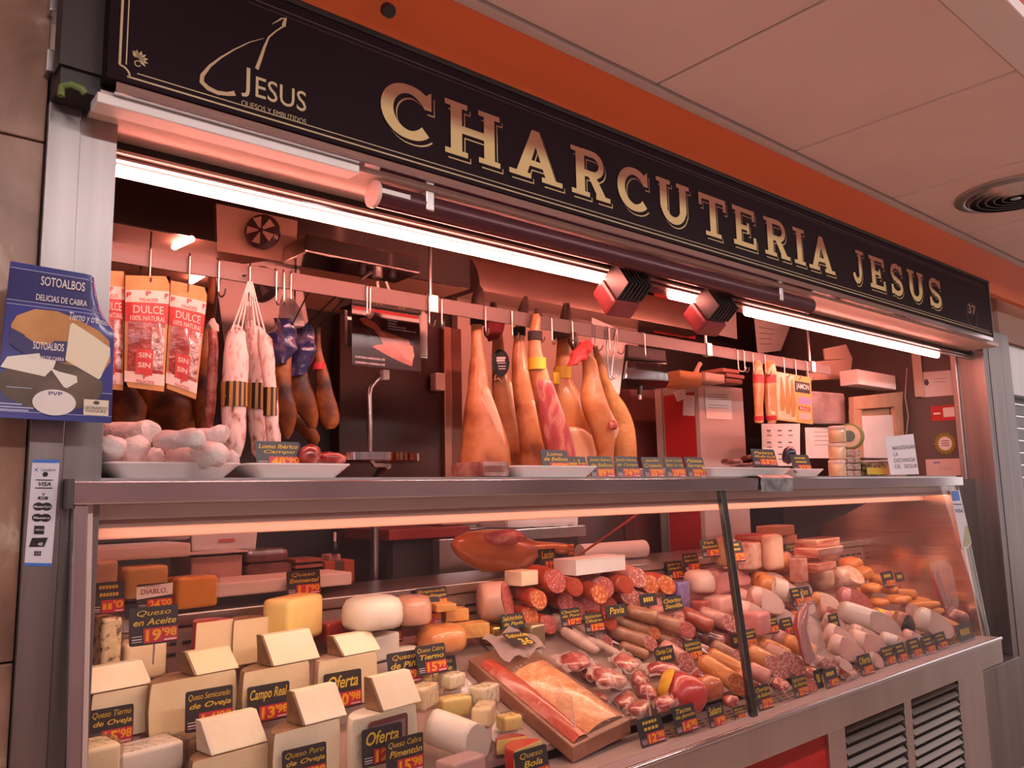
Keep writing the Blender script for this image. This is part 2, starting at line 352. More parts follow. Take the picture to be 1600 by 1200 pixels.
# unseen pink battens added to brighten the shop interior
for k in range(2):
    xx = 1.9+1.75*k; t = Thing('added_batten', 'pink batten lamp on the shop ceiling, '+('nearer one' if k == 0 else 'farther one'), 'lamp', (xx+.7, 2.45, 2.62), 'added fill battens')
    g = G(); g.bx(xx, xx+1.4, 2.42, 2.48, 2.63, 2.655); t.part('housing', g, pm('lamp_white', (.8,.8,.8)))
    g = G(); g.tube([V(xx+.02,2.45,2.618), V(xx+1.38,2.45,2.618)], .014, 10); t.part('tube', g, emit('added_batten_tube', TUBE_COL, 42), smooth=1)
# ================================================================== sign
SB, ST, SY = 2.184, 2.516, 1.75
SL, SR = .405, 5.365
NAVY = pm('sign_navy', [(.3, (.012,.0055,.0085)), (.7, (.016,.0075,.0115))], scale=1.5, rough=.45, spec=.06)
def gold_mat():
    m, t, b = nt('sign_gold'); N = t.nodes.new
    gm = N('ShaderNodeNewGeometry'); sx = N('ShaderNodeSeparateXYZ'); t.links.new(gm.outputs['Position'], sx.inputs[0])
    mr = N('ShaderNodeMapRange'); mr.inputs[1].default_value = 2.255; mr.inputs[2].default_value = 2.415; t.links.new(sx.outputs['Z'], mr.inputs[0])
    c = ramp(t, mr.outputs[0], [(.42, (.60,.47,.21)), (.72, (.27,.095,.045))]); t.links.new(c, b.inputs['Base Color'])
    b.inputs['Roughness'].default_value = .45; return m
GOLD = gold_mat()                       # two-tone lettering, gold below and bronze above
PALEG = pm('sign_pale_gold', (.52,.42,.24), rough=.5)
sign = Thing('shop_sign', 'long navy fascia sign with gold slab lettering above the shop', 'sign', (2.9, 1.79, SB))
g = G(); g.bx(SL, SR, SY, SY+.075, SB, ST); sign.part('board', g, NAVY, bevel=.003)
g = G(); g.bx(SL, SR+.02, SY-.002, SY+.09, ST, ST+.016); sign.part('top_channel', g, BLACK)
g = G(); g.bx(SR, SR+.006, SY-.004, SY+.08, SB-.004, ST); sign.part('end_trim', g, STEEL)
g = G(); g.bx(.325, SL, SY+.04, SY+.10, SB+.02, ST+.3); sign.part('side_board', g, pm('side_board', (.02,.014,.015), rough=.5))
R_, U_ = V(1,0,0), V(0,0,1)
def sp(x, z, lay=1): return V(x, SY-.0006*lay, z)
class L2:                        # planar lettering: polygons in (x,z)
    def __init__(s): s.q = []
    def r(s, x0, y0, x1, y1): s.q.append([(x0,y0),(x1,y0),(x1,y1),(x0,y1)])
    def p(s, *pts): s.q.append(list(pts))
    def st(s, pts, w):           # stroked polyline; w = width or list
        L, Rr = [], []
        for i, (x, y) in enumerate(pts):
            a = pts[max(i-1,0)]; b = pts[min(i+1,len(pts)-1)]; dx, dy = b[0]-a[0], b[1]-a[1]; l = math.hypot(dx,dy) or 1
            k = (w[i] if isinstance(w,(list,tuple)) else w)/2; L.append((x-dy/l*k, y+dx/l*k)); Rr.append((x+dy/l*k, y-dx/l*k))
        for i in range(len(pts)-1): s.q.append([L[i], L[i+1], Rr[i+1], Rr[i]])
def arc(cx, cy, rx, ry, a0, a1, n=18): return [(cx+rx*math.cos(math.radians(a0+(a1-a0)*k/n)), cy+ry*math.sin(math.radians(a0+(a1-a0)*k/n))) for k in range(n+1)]
def glyph(ch):                   # slab-serif capitals in a 1 x 1 cell
    l = L2(); s = .2; e = .10
    if ch == 'C':
        l.st(arc(.52,.5,.40,.41,42,318,26), [.15+.07*abs(math.cos(math.radians(42+276*k/26))) for k in range(27)]); l.p((.70,.78),(.93,.98),(.93,.64),(.80,.64))
    elif ch == 'H':
        for x in (.20,.80):
            l.r(x-.1,0,x+.1,1); l.r(x-.2,0,x+.2,e); l.r(x-.2,1-e,x+.2,1)
        l.r(.2,.44,.8,.58)
    elif ch == 'A':
        l.p((.10,0),(.30,0),(.55,.86),(.50,1),(.43,1)); l.p((.70,0),(.90,0),(.57,1),(.45,1),(.42,.92)); l.r(.24,.26,.76,.38); l.r(0,0,.40,e); l.r(.60,0,1,e)
    elif ch == 'R':
        l.r(.12,0,.34,1); l.r(0,0,.46,e); l.r(0,1-e,.5,1); l.st([(.3,.94)]+arc(.56,.72,.22,.22,90,-90,12)+[(.3,.5)], .14); l.p((.42,.46),(.64,.46),(.90,.06),(.70,.0)); l.r(.62,0,1,e)
    elif ch == 'U':
        l.st([(.22,1)]+arc(.5,.40,.28,.32,180,360,18)+[(.78,1)], [.2]*3+[.17]*15+[.2]*3); l.r(.02,1-e,.42,1); l.r(.60,1-e,.98,1)
    elif ch == 'T':
        l.r(.39,0,.61,1); l.r(.22,0,.78,e); l.r(.02,.87,.98,1); l.r(.02,.70,.12,1); l.r(.88,.70,.98,1)
    elif ch == 'E':
        l.r(.12,0,.34,1); l.r(0,0,.95,.12); l.r(0,.88,.92,1); l.r(.3,.44,.66,.56); l.r(.84,0,.95,.30); l.r(.81,.72,.92,1); l.r(.58,.36,.67,.64)
    elif ch == 'I':
        l.r(.28,0,.72,1); l.r(0,0,1,e); l.r(0,1-e,1,1)
    elif ch == 'J':
        l.st([(.66,1)]+arc(.40,.32,.26,.26,0,-170,16), [.22]*3+[.18]*15); l.r(.36,1-e,.98,1)
    elif ch == 'S':
        l.st(arc(.5,.73,.32,.21,20,270,16)+arc(.5,.27,.34,.21,90,-160,16), .16); l.r(.76,.70,.90,.98); l.r(.10,.02,.24,.32)
    return l.q
SPN = [1.066,1.251,1.277,1.486,1.513,1.742,1.776,1.965,1.994,2.174,2.198,2.404,2.447,2.634,2.668,2.842,2.888,3.088,3.114,3.213,3.234,3.468,3.624,3.756,3.801,3.976,4.011,4.176,4.213,4.421,4.461,4.651]
for i, ch in enumerate('CHARCUTERIAJESUS'):
    x0, x1 = SPN[2*i], SPN[2*i+1]-.008; z0, hh = 2.255, .160
    q = glyph(ch)
    def lay(dx, dz, n):
        gg = G()
        for j, pl in enumerate(q): gg.poly([sp(x0+x*(x1-x0)+dx, z0+y*hh+dz, n+.03*j) for x, y in pl])
        return gg
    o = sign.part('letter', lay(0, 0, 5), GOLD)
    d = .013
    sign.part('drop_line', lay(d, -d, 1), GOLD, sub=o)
    gg = lay(d*.42, -d*.42, 3); b2 = lay(d*.74, -d*.74, 2); gg.add(b2.v, b2.f); sign.part('letter_gap', gg, NAVY, sub=o)
# framing lines
g = G(); zA, zB = SB+.022, SB+.034
def ln(x0,z0,x1,z1): rect(g, V(0,SY-.0006,0), R_, U_, min(x0,x1), min(z0,z1), max(x0,x1), max(z0,z1))
ln(SL+.04, SB+.012, SR-.02, SB+.016); ln(SL+.06, SB+.026, SR-.05, SB+.0285)
ln(SL+.022, SB+.035, SL+.027, ST-.02); ln(SL+.036, SB+.04, SL+.0385, ST-.03)
for k in range(8):
    a0, a1 = math.radians(90-90*k/8), math.radians(90-90*(k+1)/8); c0 = V(SL+.0245, SY-.0006, SB+.014)
    g.poly([c0+R_*(r*math.cos(a))+U_*(r*math.sin(a)) for a, r in ((a0,.019),(a0,.023),(a1,.023),(a1,.019))])
sign.part('gold_border', g, PALEG)
g = G(); ln(SL+.3, ST-.030, SR-.05, ST-.028); ln(SL+.3, ST-.042, SR-.05, ST-.041)
sign.part('upper_border', g, pm('sign_dim_line', (.11,.06,.06), rough=.5))
# palmette in the corner
g = G(); c = sp(SL+.062, SB+.062, 1)
for k in range(7):
    a = math.radians(-60+k*30+15); dr = R_*math.cos(a)+U_*math.sin(a); nr = R_*(-math.sin(a))+U_*math.cos(a)
    g.poly([c, c+dr*.010+nr*.004, c+dr*.020, c+dr*.010-nr*.004])
ring2(g, c-R_*.006+U_*.008, R_, U_, .005, .007, 20, 300); ring2(g, c-R_*.002-U_*.012, R_, U_, .005, .007, 60, 340)
sign.part('palmette', g, PALEG)
# logo: brush stroke knife and ham curve, name and line below
l = L2(); pts = [W(u,v,SY) for u,v in ((412,60),(390,66),(365,78),(345,90),(328,103),(316,118),(315,128),(325,138),(340,145),(355,147),(367,146))]
l.st([(p.x,p.z) for p in pts], [.001,.002,.003,.004,.006,.009,.011,.011,.010,.009,.012])
pts = [W(u,v,SY) for u,v in ((401,108),(407,92),(413,74),(420,58),(432,48),(443,41))]; l.st([(p.x,p.z) for p in pts], [.009,.008,.006,.004,.003,.004])
pts = [W(u,v,SY) for u,v in ((443,41),(446,28),(440,29),(425,38))]; l.st([(p.x,p.z) for p in pts], [.010,.007,.004,.001])
g = G()
for pl in l.q: g.poly([sp(x,z,1) for x,z in pl])
lg = sign.part('logo', g, pm('logo_gold', (.50,.36,.20), rough=.5))
g = G()
a, b = W(377,148,SY), W(478,180,SY)
put_text(g, 'J', sp(a.x, a.z-.003), R_, U_, h=.075, bold=.004)
put_text(g, 'ESUS', sp(a.x+.034, a.z+.006), R_, U_, w=b.x-a.x-.034, h=.052, bold=.002)
a, b = W(377,166,SY), W(478,195,SY); put_text(g, 'QUESOS Y EMBUTIDOS', sp(a.x, a.z), R_, U_, w=b.x-a.x, h=.016)
sign.part('logo_lettering', g, PALEG, sub=lg)
g = G(); c = sp(5.06, 2.278, 1); ring2(g, c, R_, U_, .072, .074, 0, 360, 32, ky=1.0); sign.part('number_ring', g, pm('ring_dim', (.30,.17,.12), rough=.5))
g = G(); put_text(g, '37', sp(5.005, 2.285), R_, U_, w=.115, h=.055, bold=.01); sign.part('number', g, pm('num_gold', (.34,.20,.12), rough=.5))
# steel lip and lit soffit under the sign
t = Thing('sign_soffit', 'pale steel lip and plywood soffit running under the sign', 'soffit', (2.9, 1.83, 2.15))
g = G(); g.bx(SL+.02, SR, 1.752, 1.788, 2.158, 2.182); t.part('lip', g, CHROME, bevel=.003)
g = G(); g.bx(SL-.01, 1.02, 1.772, 1.83, 2.135, 2.158); t.part('lower_lip', g, WHITEP, bevel=.003)
g = G(); g.bx(SL, SR+.2, 1.79, 1.985, 2.150, 2.172); t.part('soffit_board', g, pm('soffit_board', [(.3,(.66,.52,.46)),(.7,(.74,.60,.54))], scale=4, rough=.45))
g = G(); g.bx(.47, 5.61, 1.985, 1.992, 2.20, 2.655); struct('trim_5', g, BLACK)
g = G(); g.bx(.47, 5.61, 1.985, 1.996, 2.118, 2.172); t.part('back_rail', g, BLACK)
g = G(); g.bx(.46, 5.62, 1.972, 1.985, 2.118, 2.126); t.part('shutter_rail', g, WIRE)
g = G(); g.bx(.46, 5.62, 1.965, 1.985, 2.098, 2.104); t.part('shutter_rail', g, WIRE)
# round shutter bar with end disc and clamps
PURP = pm('plum_anodised', (.075,.020,.030), rough=.35, metal=.3)
t = Thing('awning_bar', 'plum coloured round bar with clear end disc below the sign', 'bar', W(580,296,1.87))
A, B = W(584,297,1.825), W(1262,470,1.825); A.z = B.z = 2.1115
g = G(); g.tube([A, B], .033, 20); t.part('bar', g, PURP, smooth=1)
g = G(); g.lathe(A-V(.006,0,0), [(.038,0),(.038,.010)], 24, V(1,0,0)); t.part('end_disc', g, pm('end_disc', (.75,.55,.50), rough=.2), smooth=1)
g = G(); g.lathe(B-V(.004,0,0), [(.035,0),(.035,.012)], 20, V(1,0,0)); t.part('end_cap', g, DSTEEL, smooth=1)
g = G(); p = W(612,302,1.79); p.z = A.z; rect(g, p, V(1,0,0), V(0,0,1), -.03, -.005, .06, .008); t.part('rating_label', g, PAPER)
for u, v in ((662,302),(1210,452)):
    x = W(u,v,1.825).x; g = G(); g.bx(x-.014, x+.014, 1.792, 1.857, A.z-.02, 2.148); t.part('clamp', g, STEEL, bevel=.003)
# ================================================================== LED light bar
t = Thing('light_bar', 'long LED light bar glowing pinkish white across the shop opening', 'lamp', (2.8, 2.02, 2.08))
LZ, LY = 2.083, 2.0
g = G(); g.bx(.475, W(1469,553,LY).x+.02, LY-.002, LY+.06, LZ+.017, LZ+.062); t.part('housing', g, PURP, bevel=.006)
EM = emit('led_tube', TUBE_COL, TUBE_STR)
for u0, v0, u1, v1 in ((183,270,958,449),(1053,463,1112,478),(1172,492,1469,556)):
    xa, xb = W(u0,v0,LY).x, W(u1,v1,LY).x
    g = G(); n = 10; g.loft([[V(x, LY+.018+.017*math.cos(math.pi*k/n), LZ+.015-.022*math.sin(math.pi*k/n)) for k in range(n+1)] for x in (xa, xb)])
    t.part('diffuser', g, EM, smooth=1)
# spotlights on a track
def spot(u, v, lab):
    c = W(u, v, 1.925); t = Thing('spotlight', lab, 'spotlight', c)
    ax = V(.10, .80, -.59).normalized(); sx = ax.cross(V(0,0,1)).normalized(); up = sx.cross(ax)
    R = Matrix((sx, ax, up)).transposed()
    g = G(); g.box(c+ax*.055, (.125,.075,.125), R); t.part('head', g, pm('spot_plum', (.20,.035,.04), rough=.4), bevel=.012)
    g = G(); g.box(c-ax*.005, (.105,.045,.105), R)
    hs = t.part('heat_sink', g, BLACK, bevel=.003)
    for k in range(7):
        g = G(); g.box(c-ax*.03 + sx*(-.054+.018*k), (.008,.075,.116), R); t.part('fin', g, BLACK, sub=hs)
    g = G(); g.lathe(c+ax*.087, [(.05,0),(.05,.008)], 20, ax); t.part('lens', g, emit('spot_lens_'+str(u), (1,.62,.5,1), 14))
    tr = V(c.x+.12, 1.925, c.z+.070)
    g = G(); g.tube([c+sx*.06+ax*.02, c+sx*.085+ax*.02, tr-V(0,0,.04), tr], .018, 10); t.part('arm', g, PURP, smooth=1)
    g = G(); g.bx(tr.x-.05, tr.x+.05, tr.y-.02, tr.y+.03, tr.z-.008, tr.z+.022); t.part('track_adapter', g, BLACK, bevel=.004)
    ld = bpy.data.lights.new('spot_beam', 'SPOT'); ld.energy = 9; ld.color = (1,.55,.42); ld.spot_size = math.radians(65); ld.spot_blend = .6; ld.shadow_soft_size = .04
    lo = bpy.data.objects.new('spot_beam', ld); COL.objects.link(lo); lo.parent = t.o; lo.location = (c+ax*.105)-t.loc
    lo.rotation_euler = ax.to_track_quat('-Z','Y').to_euler()
spot(975, 450, 'plum spotlight with black cooling fins, nearer of the two above the hams')
spot(1113, 484, 'plum spotlight with black cooling fins, farther one above the hook rail')
# ================================================================== display case
CX0, CX1 = .407, 4.97
case = Thing('display_case', 'long glass fronted refrigerated display case of the deli', 'display case', (2.7, 2.1, FZ))
g = G(); g.bx(CX0, CX1, 1.85, 2.16, 1.297, 1.345); case.part('top_slab', g, CHROME, bevel=.003)
g = G(); g.bx(CX0+.01, CX1+.04, 1.90, 2.20, 1.345, 1.353); case.part('top_sheet', g, STEEL)
g = G(); g.bx(CX0-.012, CX0, 1.85, 2.2, 1.29, 1.35); case.part('end_cap', g, pm('grey_rubber', (.07,.06,.06), rough=.6))
# lamp housing and lamp below the slab
g = G(); g.bx(.46, 4.93, 1.925, 2.06, 1.262, 1.297); case.part('lamp_housing', g, pm('lamp_housing', (.66,.58,.54), rough=.35, metal=.6), bevel=.004)
g = G(); g.bx(.46, 4.93, 1.925, 1.931, 1.246, 1.263); g.bx(.46, 4.93, 2.05, 2.06, 1.246, 1.263); case.part('lamp_skirt', g, pm('rail_pvc', (.34,.20,.17), rough=.4))
g = G(); g.bx(.50, 4.90, 1.945, 2.03, 1.258, 1.2625); case.part('lamp_strip', g, emit('case_lamp', CASE_COL, CASE_STR))
g = G(); g.bx(.46, 4.93, 2.06, 2.085, 1.215, 1.297); case.part('rear_rail', g, pm('rail_pvc', (.24,.13,.11), rough=.4), bevel=.004)
# glass panes (thin sheets between slab and sill) and the mullion
def pane(x0, x1):
    g = G(); a, b = V(0,1.880,1.298), V(0,1.790,.462); th = V(0,.006,0)
    g.loft([[V(x,a.y,a.z), V(x,b.y,b.z), V(x,b.y+.006,b.z), V(x,a.y+.006,a.z)] for x in (x0, x1)]); return g
XM = 2.685
case.part('glass_pane', pane(.437, XM-.004), GLASS); case.part('glass_pane', pane(XM+.004, 4.955), GLASS)
g = G(); g.loft([[V(x,1.872,1.298), V(x,1.784,.455), V(x,1.806,.455), V(x,1.894,1.298)] for x in (XM-.016, XM+.016)]); case.part('mullion', g, pm('mullion_steel', (.16,.17,.17), rough=.25, metal=1), bevel=.002)
g = G(); g.loft([[V(x,1.862,1.296), V(x,1.775,.455), V(x,1.80,.455), V(x,1.89,1.296)] for x in (CX0+.003, .438)]); case.part('end_profile', g, CHROME, bevel=.004)
g = G(); g.loft([[V(x,1.876,1.298), V(x,1.786,.462), V(x,1.80,.462), V(x,1.89,1.298)] for x in (4.952, 4.968)]); case.part('end_glass_edge', g, pm('green_glass_edge', (.25,.30,.27), rough=.2))
# end walls
g = G(); g.loft([[V(x,1.885,1.296), V(x,1.80,.46), V(x,2.72,.46), V(x,2.72,1.05), V(x,2.30,1.296)] for x in (.438, .452)]); case.part('end_wall', g, pm('case_liner', (.70,.58,.52), rough=.4))
g = G(); g.loft([[V(x,1.90,1.29), V(x,1.815,.47), V(x,2.72,.47), V(x,2.72,1.05), V(x,2.30,1.25)] for x in (4.93, 4.95)]); case.part('mirror_end_wall', g, pm('streaked_steel', [(.3,(.74,.44,.30)),(.7,(.88,.58,.42))], scale=3, rough=.20, metal=1, stretch=(.6,.6,14), bump=.12, bscale=3))  # orange reflection of the goods is put into the steel colour
# deck, perforated front strip, back riser with vents, worktop ledge
LINER = pm('deck_liner', (.40,.27,.23), rough=.4)
g = G(); g.loft([[V(x,1.955,deckz(1.955)), V(x,2.45,deckz(2.45)), V(x,2.45,deckz(2.45)-.02), V(x,1.955,deckz(1.955)-.02)] for x in (.45, 4.93)]); case.part('deck', g, LINER)
PZ = .478
g = G(); g.bx(.45, 4.93, 1.80, 1.955, PZ-.012, PZ); strip = case.part('vent_strip', g, pm('vent_strip', (.60,.47,.43), rough=.35, metal=.5))
g = G(); x = 2.2
while x < 4.9:
    for r in range(3):
        xx = x + .022*(r % 2); y = 1.832+.026*r; g.poly([V(xx,y,PZ+.0006), V(xx+.028,y,PZ+.0006), V(xx+.028,y+.009,PZ+.0006), V(xx,y+.009,PZ+.0006)])
    x += .045
o = case.part('slots', g, pm('slot_shadow', (.10,.05,.04), rough=.8), sub=strip); o['kind'] = 'stuff'
g = G(); g.bx(.452, 4.93, 2.45, 2.47, deckz(2.45)-.05, .94); riser = case.part('back_riser', g, pm('riser_steel', (.42,.30,.26), rough=.4, metal=.6))
g = G(); x = .5
while x < 4.9:
    for r in range(2): g.bx(x, x+.05, 2.448, 2.4505, .862+.03*r, .872+.03*r)
    x += .068
o = case.part('vents', g, BLACK, sub=riser); o['kind'] = 'stuff'
g = G(); g.bx(.452, 4.95, 2.435, 2.80, .945, .98); case.part('worktop', g, STEEL, bevel=.004)
g = G(); g.bx(.452, 4.95, 2.60, 2.80, FZ, .945); case.part('rear_body', g, DSTEEL)
# sill / bumper
g = G(); g.bx(CX0, 4.975, 1.735, 1.80, .343, .463); case.part('bumper', g, STEEL, bevel=.006)
g = G(); g.tube([V(CX0,1.738,.468), V(4.975,1.738,.468)], .010, 10); case.part('bumper_bead', g, CHROME, smooth=1)
g = G(); g.bx(CX0, 4.975, 1.75, 1.81, .462, .474); case.part('glass_channel', g, pm('channel_pvc', (.50,.33,.30), rough=.4), bevel=.002)
# base: red panels, steel posts, two louvred grilles
g = G(); g.bx(CX0, 4.9, 1.86, 2.60, FZ, .343); case.part('base_body', g, DSTEEL)
x0 = W(1290,1160,1.845).x
g = G(); g.bx(CX0, x0, 1.845, 1.862, FZ+.05, .343); case.part('red_panel', g, RED, bevel=.003)
def grille(ua, ub, ul):
    xa, xb = W(ua,1140,1.835).x, W(ub,1110,1.835).x
    g = G(); g.bx(xa, xb, 1.852, 1.858, FZ+.12, .335); gr = case.part('grille', g, BLACK)
    sl = G(); sl.loft([[V(x,1.832,-.010), V(x,1.826,-.004), V(x,1.846,.016), V(x,1.852,.012)] for x in (xa+.012, xb-.012)])
    z = .32; s0 = mk('louvre', sl, pm('louvre_steel', (.26,.23,.21), rough=.35, metal=1), loc=(0,0,0), parent=gr, bevel=.001); s0.location = V(0,0,z)-case.loc
    k = 1
    while z-.047*k > FZ+.14:
        c = s0.copy(); COL.objects.link(c); c.parent = gr; c.location = V(0,0,z-.047*k)-case.loc; k += 1
    return xa, xb
g0 = grille(1318, 1412, 0); g1 = grille(1425, 1500, 0)
xs = [x0, g0[0], g0[1], g1[0], g1[1], 4.93]
for a, b in ((xs[0],xs[1]),(xs[2],xs[3]),(xs[4],xs[5])):
    g = G(); g.bx(a, b, 1.828, 1.86, FZ+.05, .343); case.part('grille_post', g, STEEL, bevel=.003)
# acrylic dividers standing on the deck
for k, (ua, va) in enumerate(((905,1178),(1023,1155))):
    p = D(ua, va); g = G(); y0, y1 = p.y, p.y+.10
    g.loft([[V(x,y0,deckz(y0)+.003), V(x,y0+.03,deckz(y0)+.17), V(x,y1,deckz(y1)+.15), V(x,y1,deckz(y1)+.003)] for x in (p.x-.002, p.x+.002)])
    t = Thing('acrylic_divider', ['clear acrylic divider right of the salmon tray', 'clear acrylic divider among the vacuum packed ham tacos'][k], 'divider', (p.x, (y0+y1)/2, deckz(y0)))
    t.part('sheet', g, ACRYL)
    g = G(); g.tube([V(p.x,y0,deckz(y0)+.003), V(p.x,y0+.03,deckz(y0)+.17)], .0022, 6); t.part('edge', g, pm('acrylic_edge', (.75,.5,.42), rough=.3))
# ================================================================== hanging goods
RH = V(CR.x, CR.y, 0).normalized(); DH = V(CF.x, CF.y, 0).normalized()
def pxl(secs, Y, ky=.75, n=14, back=0.0, zt=0):
    """body of real thickness hanging at depth Y: secs = (v, left, right) levels down its length"""
    rings = []
    for v, a, b in secs:
        c = W((a+b)/2, v, Y) + DH*back; r = (b-a)/2*mpp(c)
        rings.append([c + RH*(r*math.cos(2*math.pi*k/n)) + DH*(r*ky*math.sin(2*math.pi*k/n)) for k in range(n)])
    return rings
def hang(secs, Y, ky=.75, n=14, sub=2, back=0.0, amp=.004, sc_=9, seed=0):
    out = []                                   # resample levels smoothly
    for i in range(len(secs)-1):
        p0, p1, p2, p3 = secs[max(i-1,0)], secs[i], secs[i+1], secs[min(i+2,len(secs)-1)]
        for k in range(sub):
            t = k/sub
            out.append(tuple(.5*(2*p1[j]+(p2[j]-p0[j])*t+(2*p0[j]-5*p1[j]+4*p2[j]-p3[j])*t*t+(3*p1[j]-p0[j]-3*p2[j]+p3[j])*t**3) if j else p1[0]+(p2[0]-p1[0])*t for j in range(3)))
    out.append(secs[-1]); g = G(); g.loft(pxl(out, Y, ky, n, back)); g.noise(amp, sc_, seed); return g
RY, RT, RB = 2.35, 2.014, 1.958
rail = Thing('hook_rail', 'flat steel hook rail running the length of the shop', 'rail', (2.5, RY, RB))
g = G(); g.bx(.465, 4.50, RY-.004, RY+.004, RB, RT); rail.part('bar', g, pm('rail_satin', (.17,.14,.135), rough=.5, metal=.2), bevel=.001)
for u, v in ((675,455),(1105,520),(1268,560)):
    x = W(u,v,RY).x; g = G(); g.tube([V(x,RY+.012,RB+.02), V(x,RY+.012,2.64)], .007, 8); rail.part('hanger_rod', g, STEEL, smooth=1)
    g = G(); g.bx(x-.02, x+.02, RY-.012, RY+.02, RB-.004, RT+.006); rail.part('hanger_clamp', g, STEEL, bevel=.003)
HK = G(); pts = [V(0,.012,-.02), V(0,.014,0), V(0,.0,.016), V(0,-.012,.004), V(0,-.012,-.07)] + [V(0, -.012-.020*(1-math.cos(a)), -.085-.022*math.sin(a)) for a in (0,.5,1,1.57,2.1,2.6,3.1)]
HK.tube(pts, .0028, 6)
hm = mesh_of('hook', HK, WIRE, V(0,0,0), 1, 0, 0)
hk = [(235,'over the left kraft sausage bag'),(297,'over the right kraft sausage bag'),(340,'beside the thin salami'),(391,'carrying the white salchichon bundle'),(430,'leftmost of the three above the blue sleeve ham'),(443,'middle of the three above the blue sleeve ham'),(455,'rightmost of the three above the blue sleeve ham'),(571,'left one of the pair above the poster scale'),(578,'right one of the pair above the poster scale'),(668,'left of the first hanger clamp'),(689,'right of the first hanger clamp'),(757,'holding the first ham'),(797,'holding the bow tied ham'),(833,'holding the third ham'),(860,'holding the ham with marbled cut'),(892,'holding the ham with yellow band'),(925,'holding the ham with red ribbon'),(947,'empty, carrying the long wires'),(960,'empty, next to the long wires'),(1004,'above the second scale'),(1148,'leftmost of the empty three by the bread sticks'),(1160,'middle of the empty three by the bread sticks'),(1172,'rightmost of the empty three by the bread sticks'),(1192,'above the snack packs'),(1222,'left one above the yellow poster'),(1240,'middle one above the yellow poster'),(1258,'right one above the yellow poster')]
for i, (u, s) in enumerate(hk):
    o = bpy.data.objects.new('s_hook', hm); COL.objects.link(o); p = W(u, 371+ (u-180)*.176, RY); o.location = (p.x, RY, RT-.012); o.rotation_euler.z = random.uniform(-.5,.5)
    tag(o, 'steel wire hook on the rail '+s, 'hook', 'hooks on the rail')
# --- ham materials
SKIN = pm('ham_skin', [(.32,(.24,.07,.025)),(.44,(.45,.16,.055)),(.56,(.56,.25,.10)),(.68,(.42,.14,.05))], scale=8, rough=.38, coat=.25, bump=.25, bscale=30, sss=.1)
FAT = pm('ham_fat', [(.3,(.66,.38,.22)),(.7,(.78,.54,.36))], scale=6, rough=.35, coat=.4, bump=.2, bscale=25, sss=.15)
HMEAT = pm('ham_cut_meat', [(.32,(.30,.035,.045)),(.52,(.46,.09,.09)),(.60,(.62,.25,.20)),(.70,(.36,.045,.05))], scale=16, detail=7, rough=.35, coat=.4, bump=.4, stretch=(1.6,1.6,.35))
HOOF = pm('ham_hoof', [(.3,(.02,.014,.012)),(.7,(.06,.035,.025))], scale=20, rough=.4)
DKHAM = pm('dark_aged_ham', [(.34,(.035,.012,.007)),(.46,(.15,.048,.014)),(.58,(.30,.11,.024)),(.70,(.07,.020,.010))], scale=9, detail=6, rough=.45, bump=.5, bscale=28)
YBAND = pm('yellow_band', (.62,.42,.02), rough=.5)
MAROON = pm('maroon_cloth', (.20,.02,.025), rough=.7)
REDC = pm('red_ribbon', (.50,.03,.03), rough=.6)
ROPE = pm('dark_rope', (.03,.02,.02), rough=.8)
def bandaround(u0, u1, v0, v1, Y, ky=.8, k=1.06):
    m, d = (u0+u1)/2, (u1-u0)/2*k; g = G(); g.loft(pxl([(v0,m-d,m+d),(v1,m-d,m+d)], Y, ky)); return g
def ham(label, secs, Y, hoof, mat=SKIN, patch=None, pm_=None, seed=0, rope=None, ky=.72):
    g = hang(secs, Y, ky, 18, 3, amp=.009, sc_=7, seed=seed); t = Thing('cured_ham', label, 'ham', g.cen(), 'hams hanging on the rail')
    t.part('body', g, mat, smooth=60)
    if hoof: t.part('hoof', hang(hoof, Y, .8, 10, 2, amp=.002, seed=seed), HOOF, smooth=60)
    if patch:
        for i, (ps, mm) in enumerate(patch):
            q0, q1 = ps[0], ps[-1]; ps = [(q0[0]-7,(q0[1]+q0[2])/2-1,(q0[1]+q0[2])/2+1)]+list(ps)+[(q1[0]+7,(q1[1]+q1[2])/2-1.5,(q1[1]+q1[2])/2+1.5)]
            t.part(['fat_face','cut_face'][mm is HMEAT], hang(ps, Y, .42, 18, 4, back=-.74*ky*max(q[2]-q[1] for q in secs)/2*mpp(W(850,600,Y)), amp=.004, sc_=10, seed=seed+3), mm, smooth=60)
    if rope: t.part('rope', bandaround(*rope, Y, .85, 1.15), ROPE, smooth=60)
    return t
HHY = 2.43
ham('cured ham leg hanging first from the steel door frame, smooth pale side', [(478,737,756),(510,735,753),(545,735,755),(580,731,760),(605,730,764),(630,726,772),(655,723,783),(685,720,792),(715,718,797),(745,718,798),(775,722,794),(790,735,782)], HHY, [(444,745,750),(452,741,756),(466,737,757),(482,735,757)],
    patch=[([(612,752,766),(640,752,776),(670,752,786),(700,756,792),(740,760,795),(765,764,790)], FAT)], seed=1, rope=(736,757,488,508))
t = ham('cured ham leg with maroon bow and black paper medal', [(480,766,778),(520,770,785),(550,770,790),(580,769,795),(610,769,801),(645,771,809),(680,774,815),(715,780,818),(750,786,818),(780,792,815)], HHY+.17, [(473,766,775),(484,764,780),(494,764,780)],
    patch=[([(600,788,800),(640,790,808),(690,796,816),(740,800,817),(775,803,815)], FAT)], seed=2)
g = hang([(488,766,784),(500,758,786),(512,756,788),(524,757,784),(532,762,778)], HHY+.16, .9, 16, 2, amp=.016, sc_=40, seed=5); t.part('bow', g, MAROON, smooth=30)
a = W(782,567,HHY+.10); mp = mpp(a)
g = G(); disc(g, a, RH, V(0,0,1), 14*mp, 22*mp, 16); g.prism([p.copy() for p in g.v], DH*.003); md = t.part('medal', g, BLACK)
g = G()
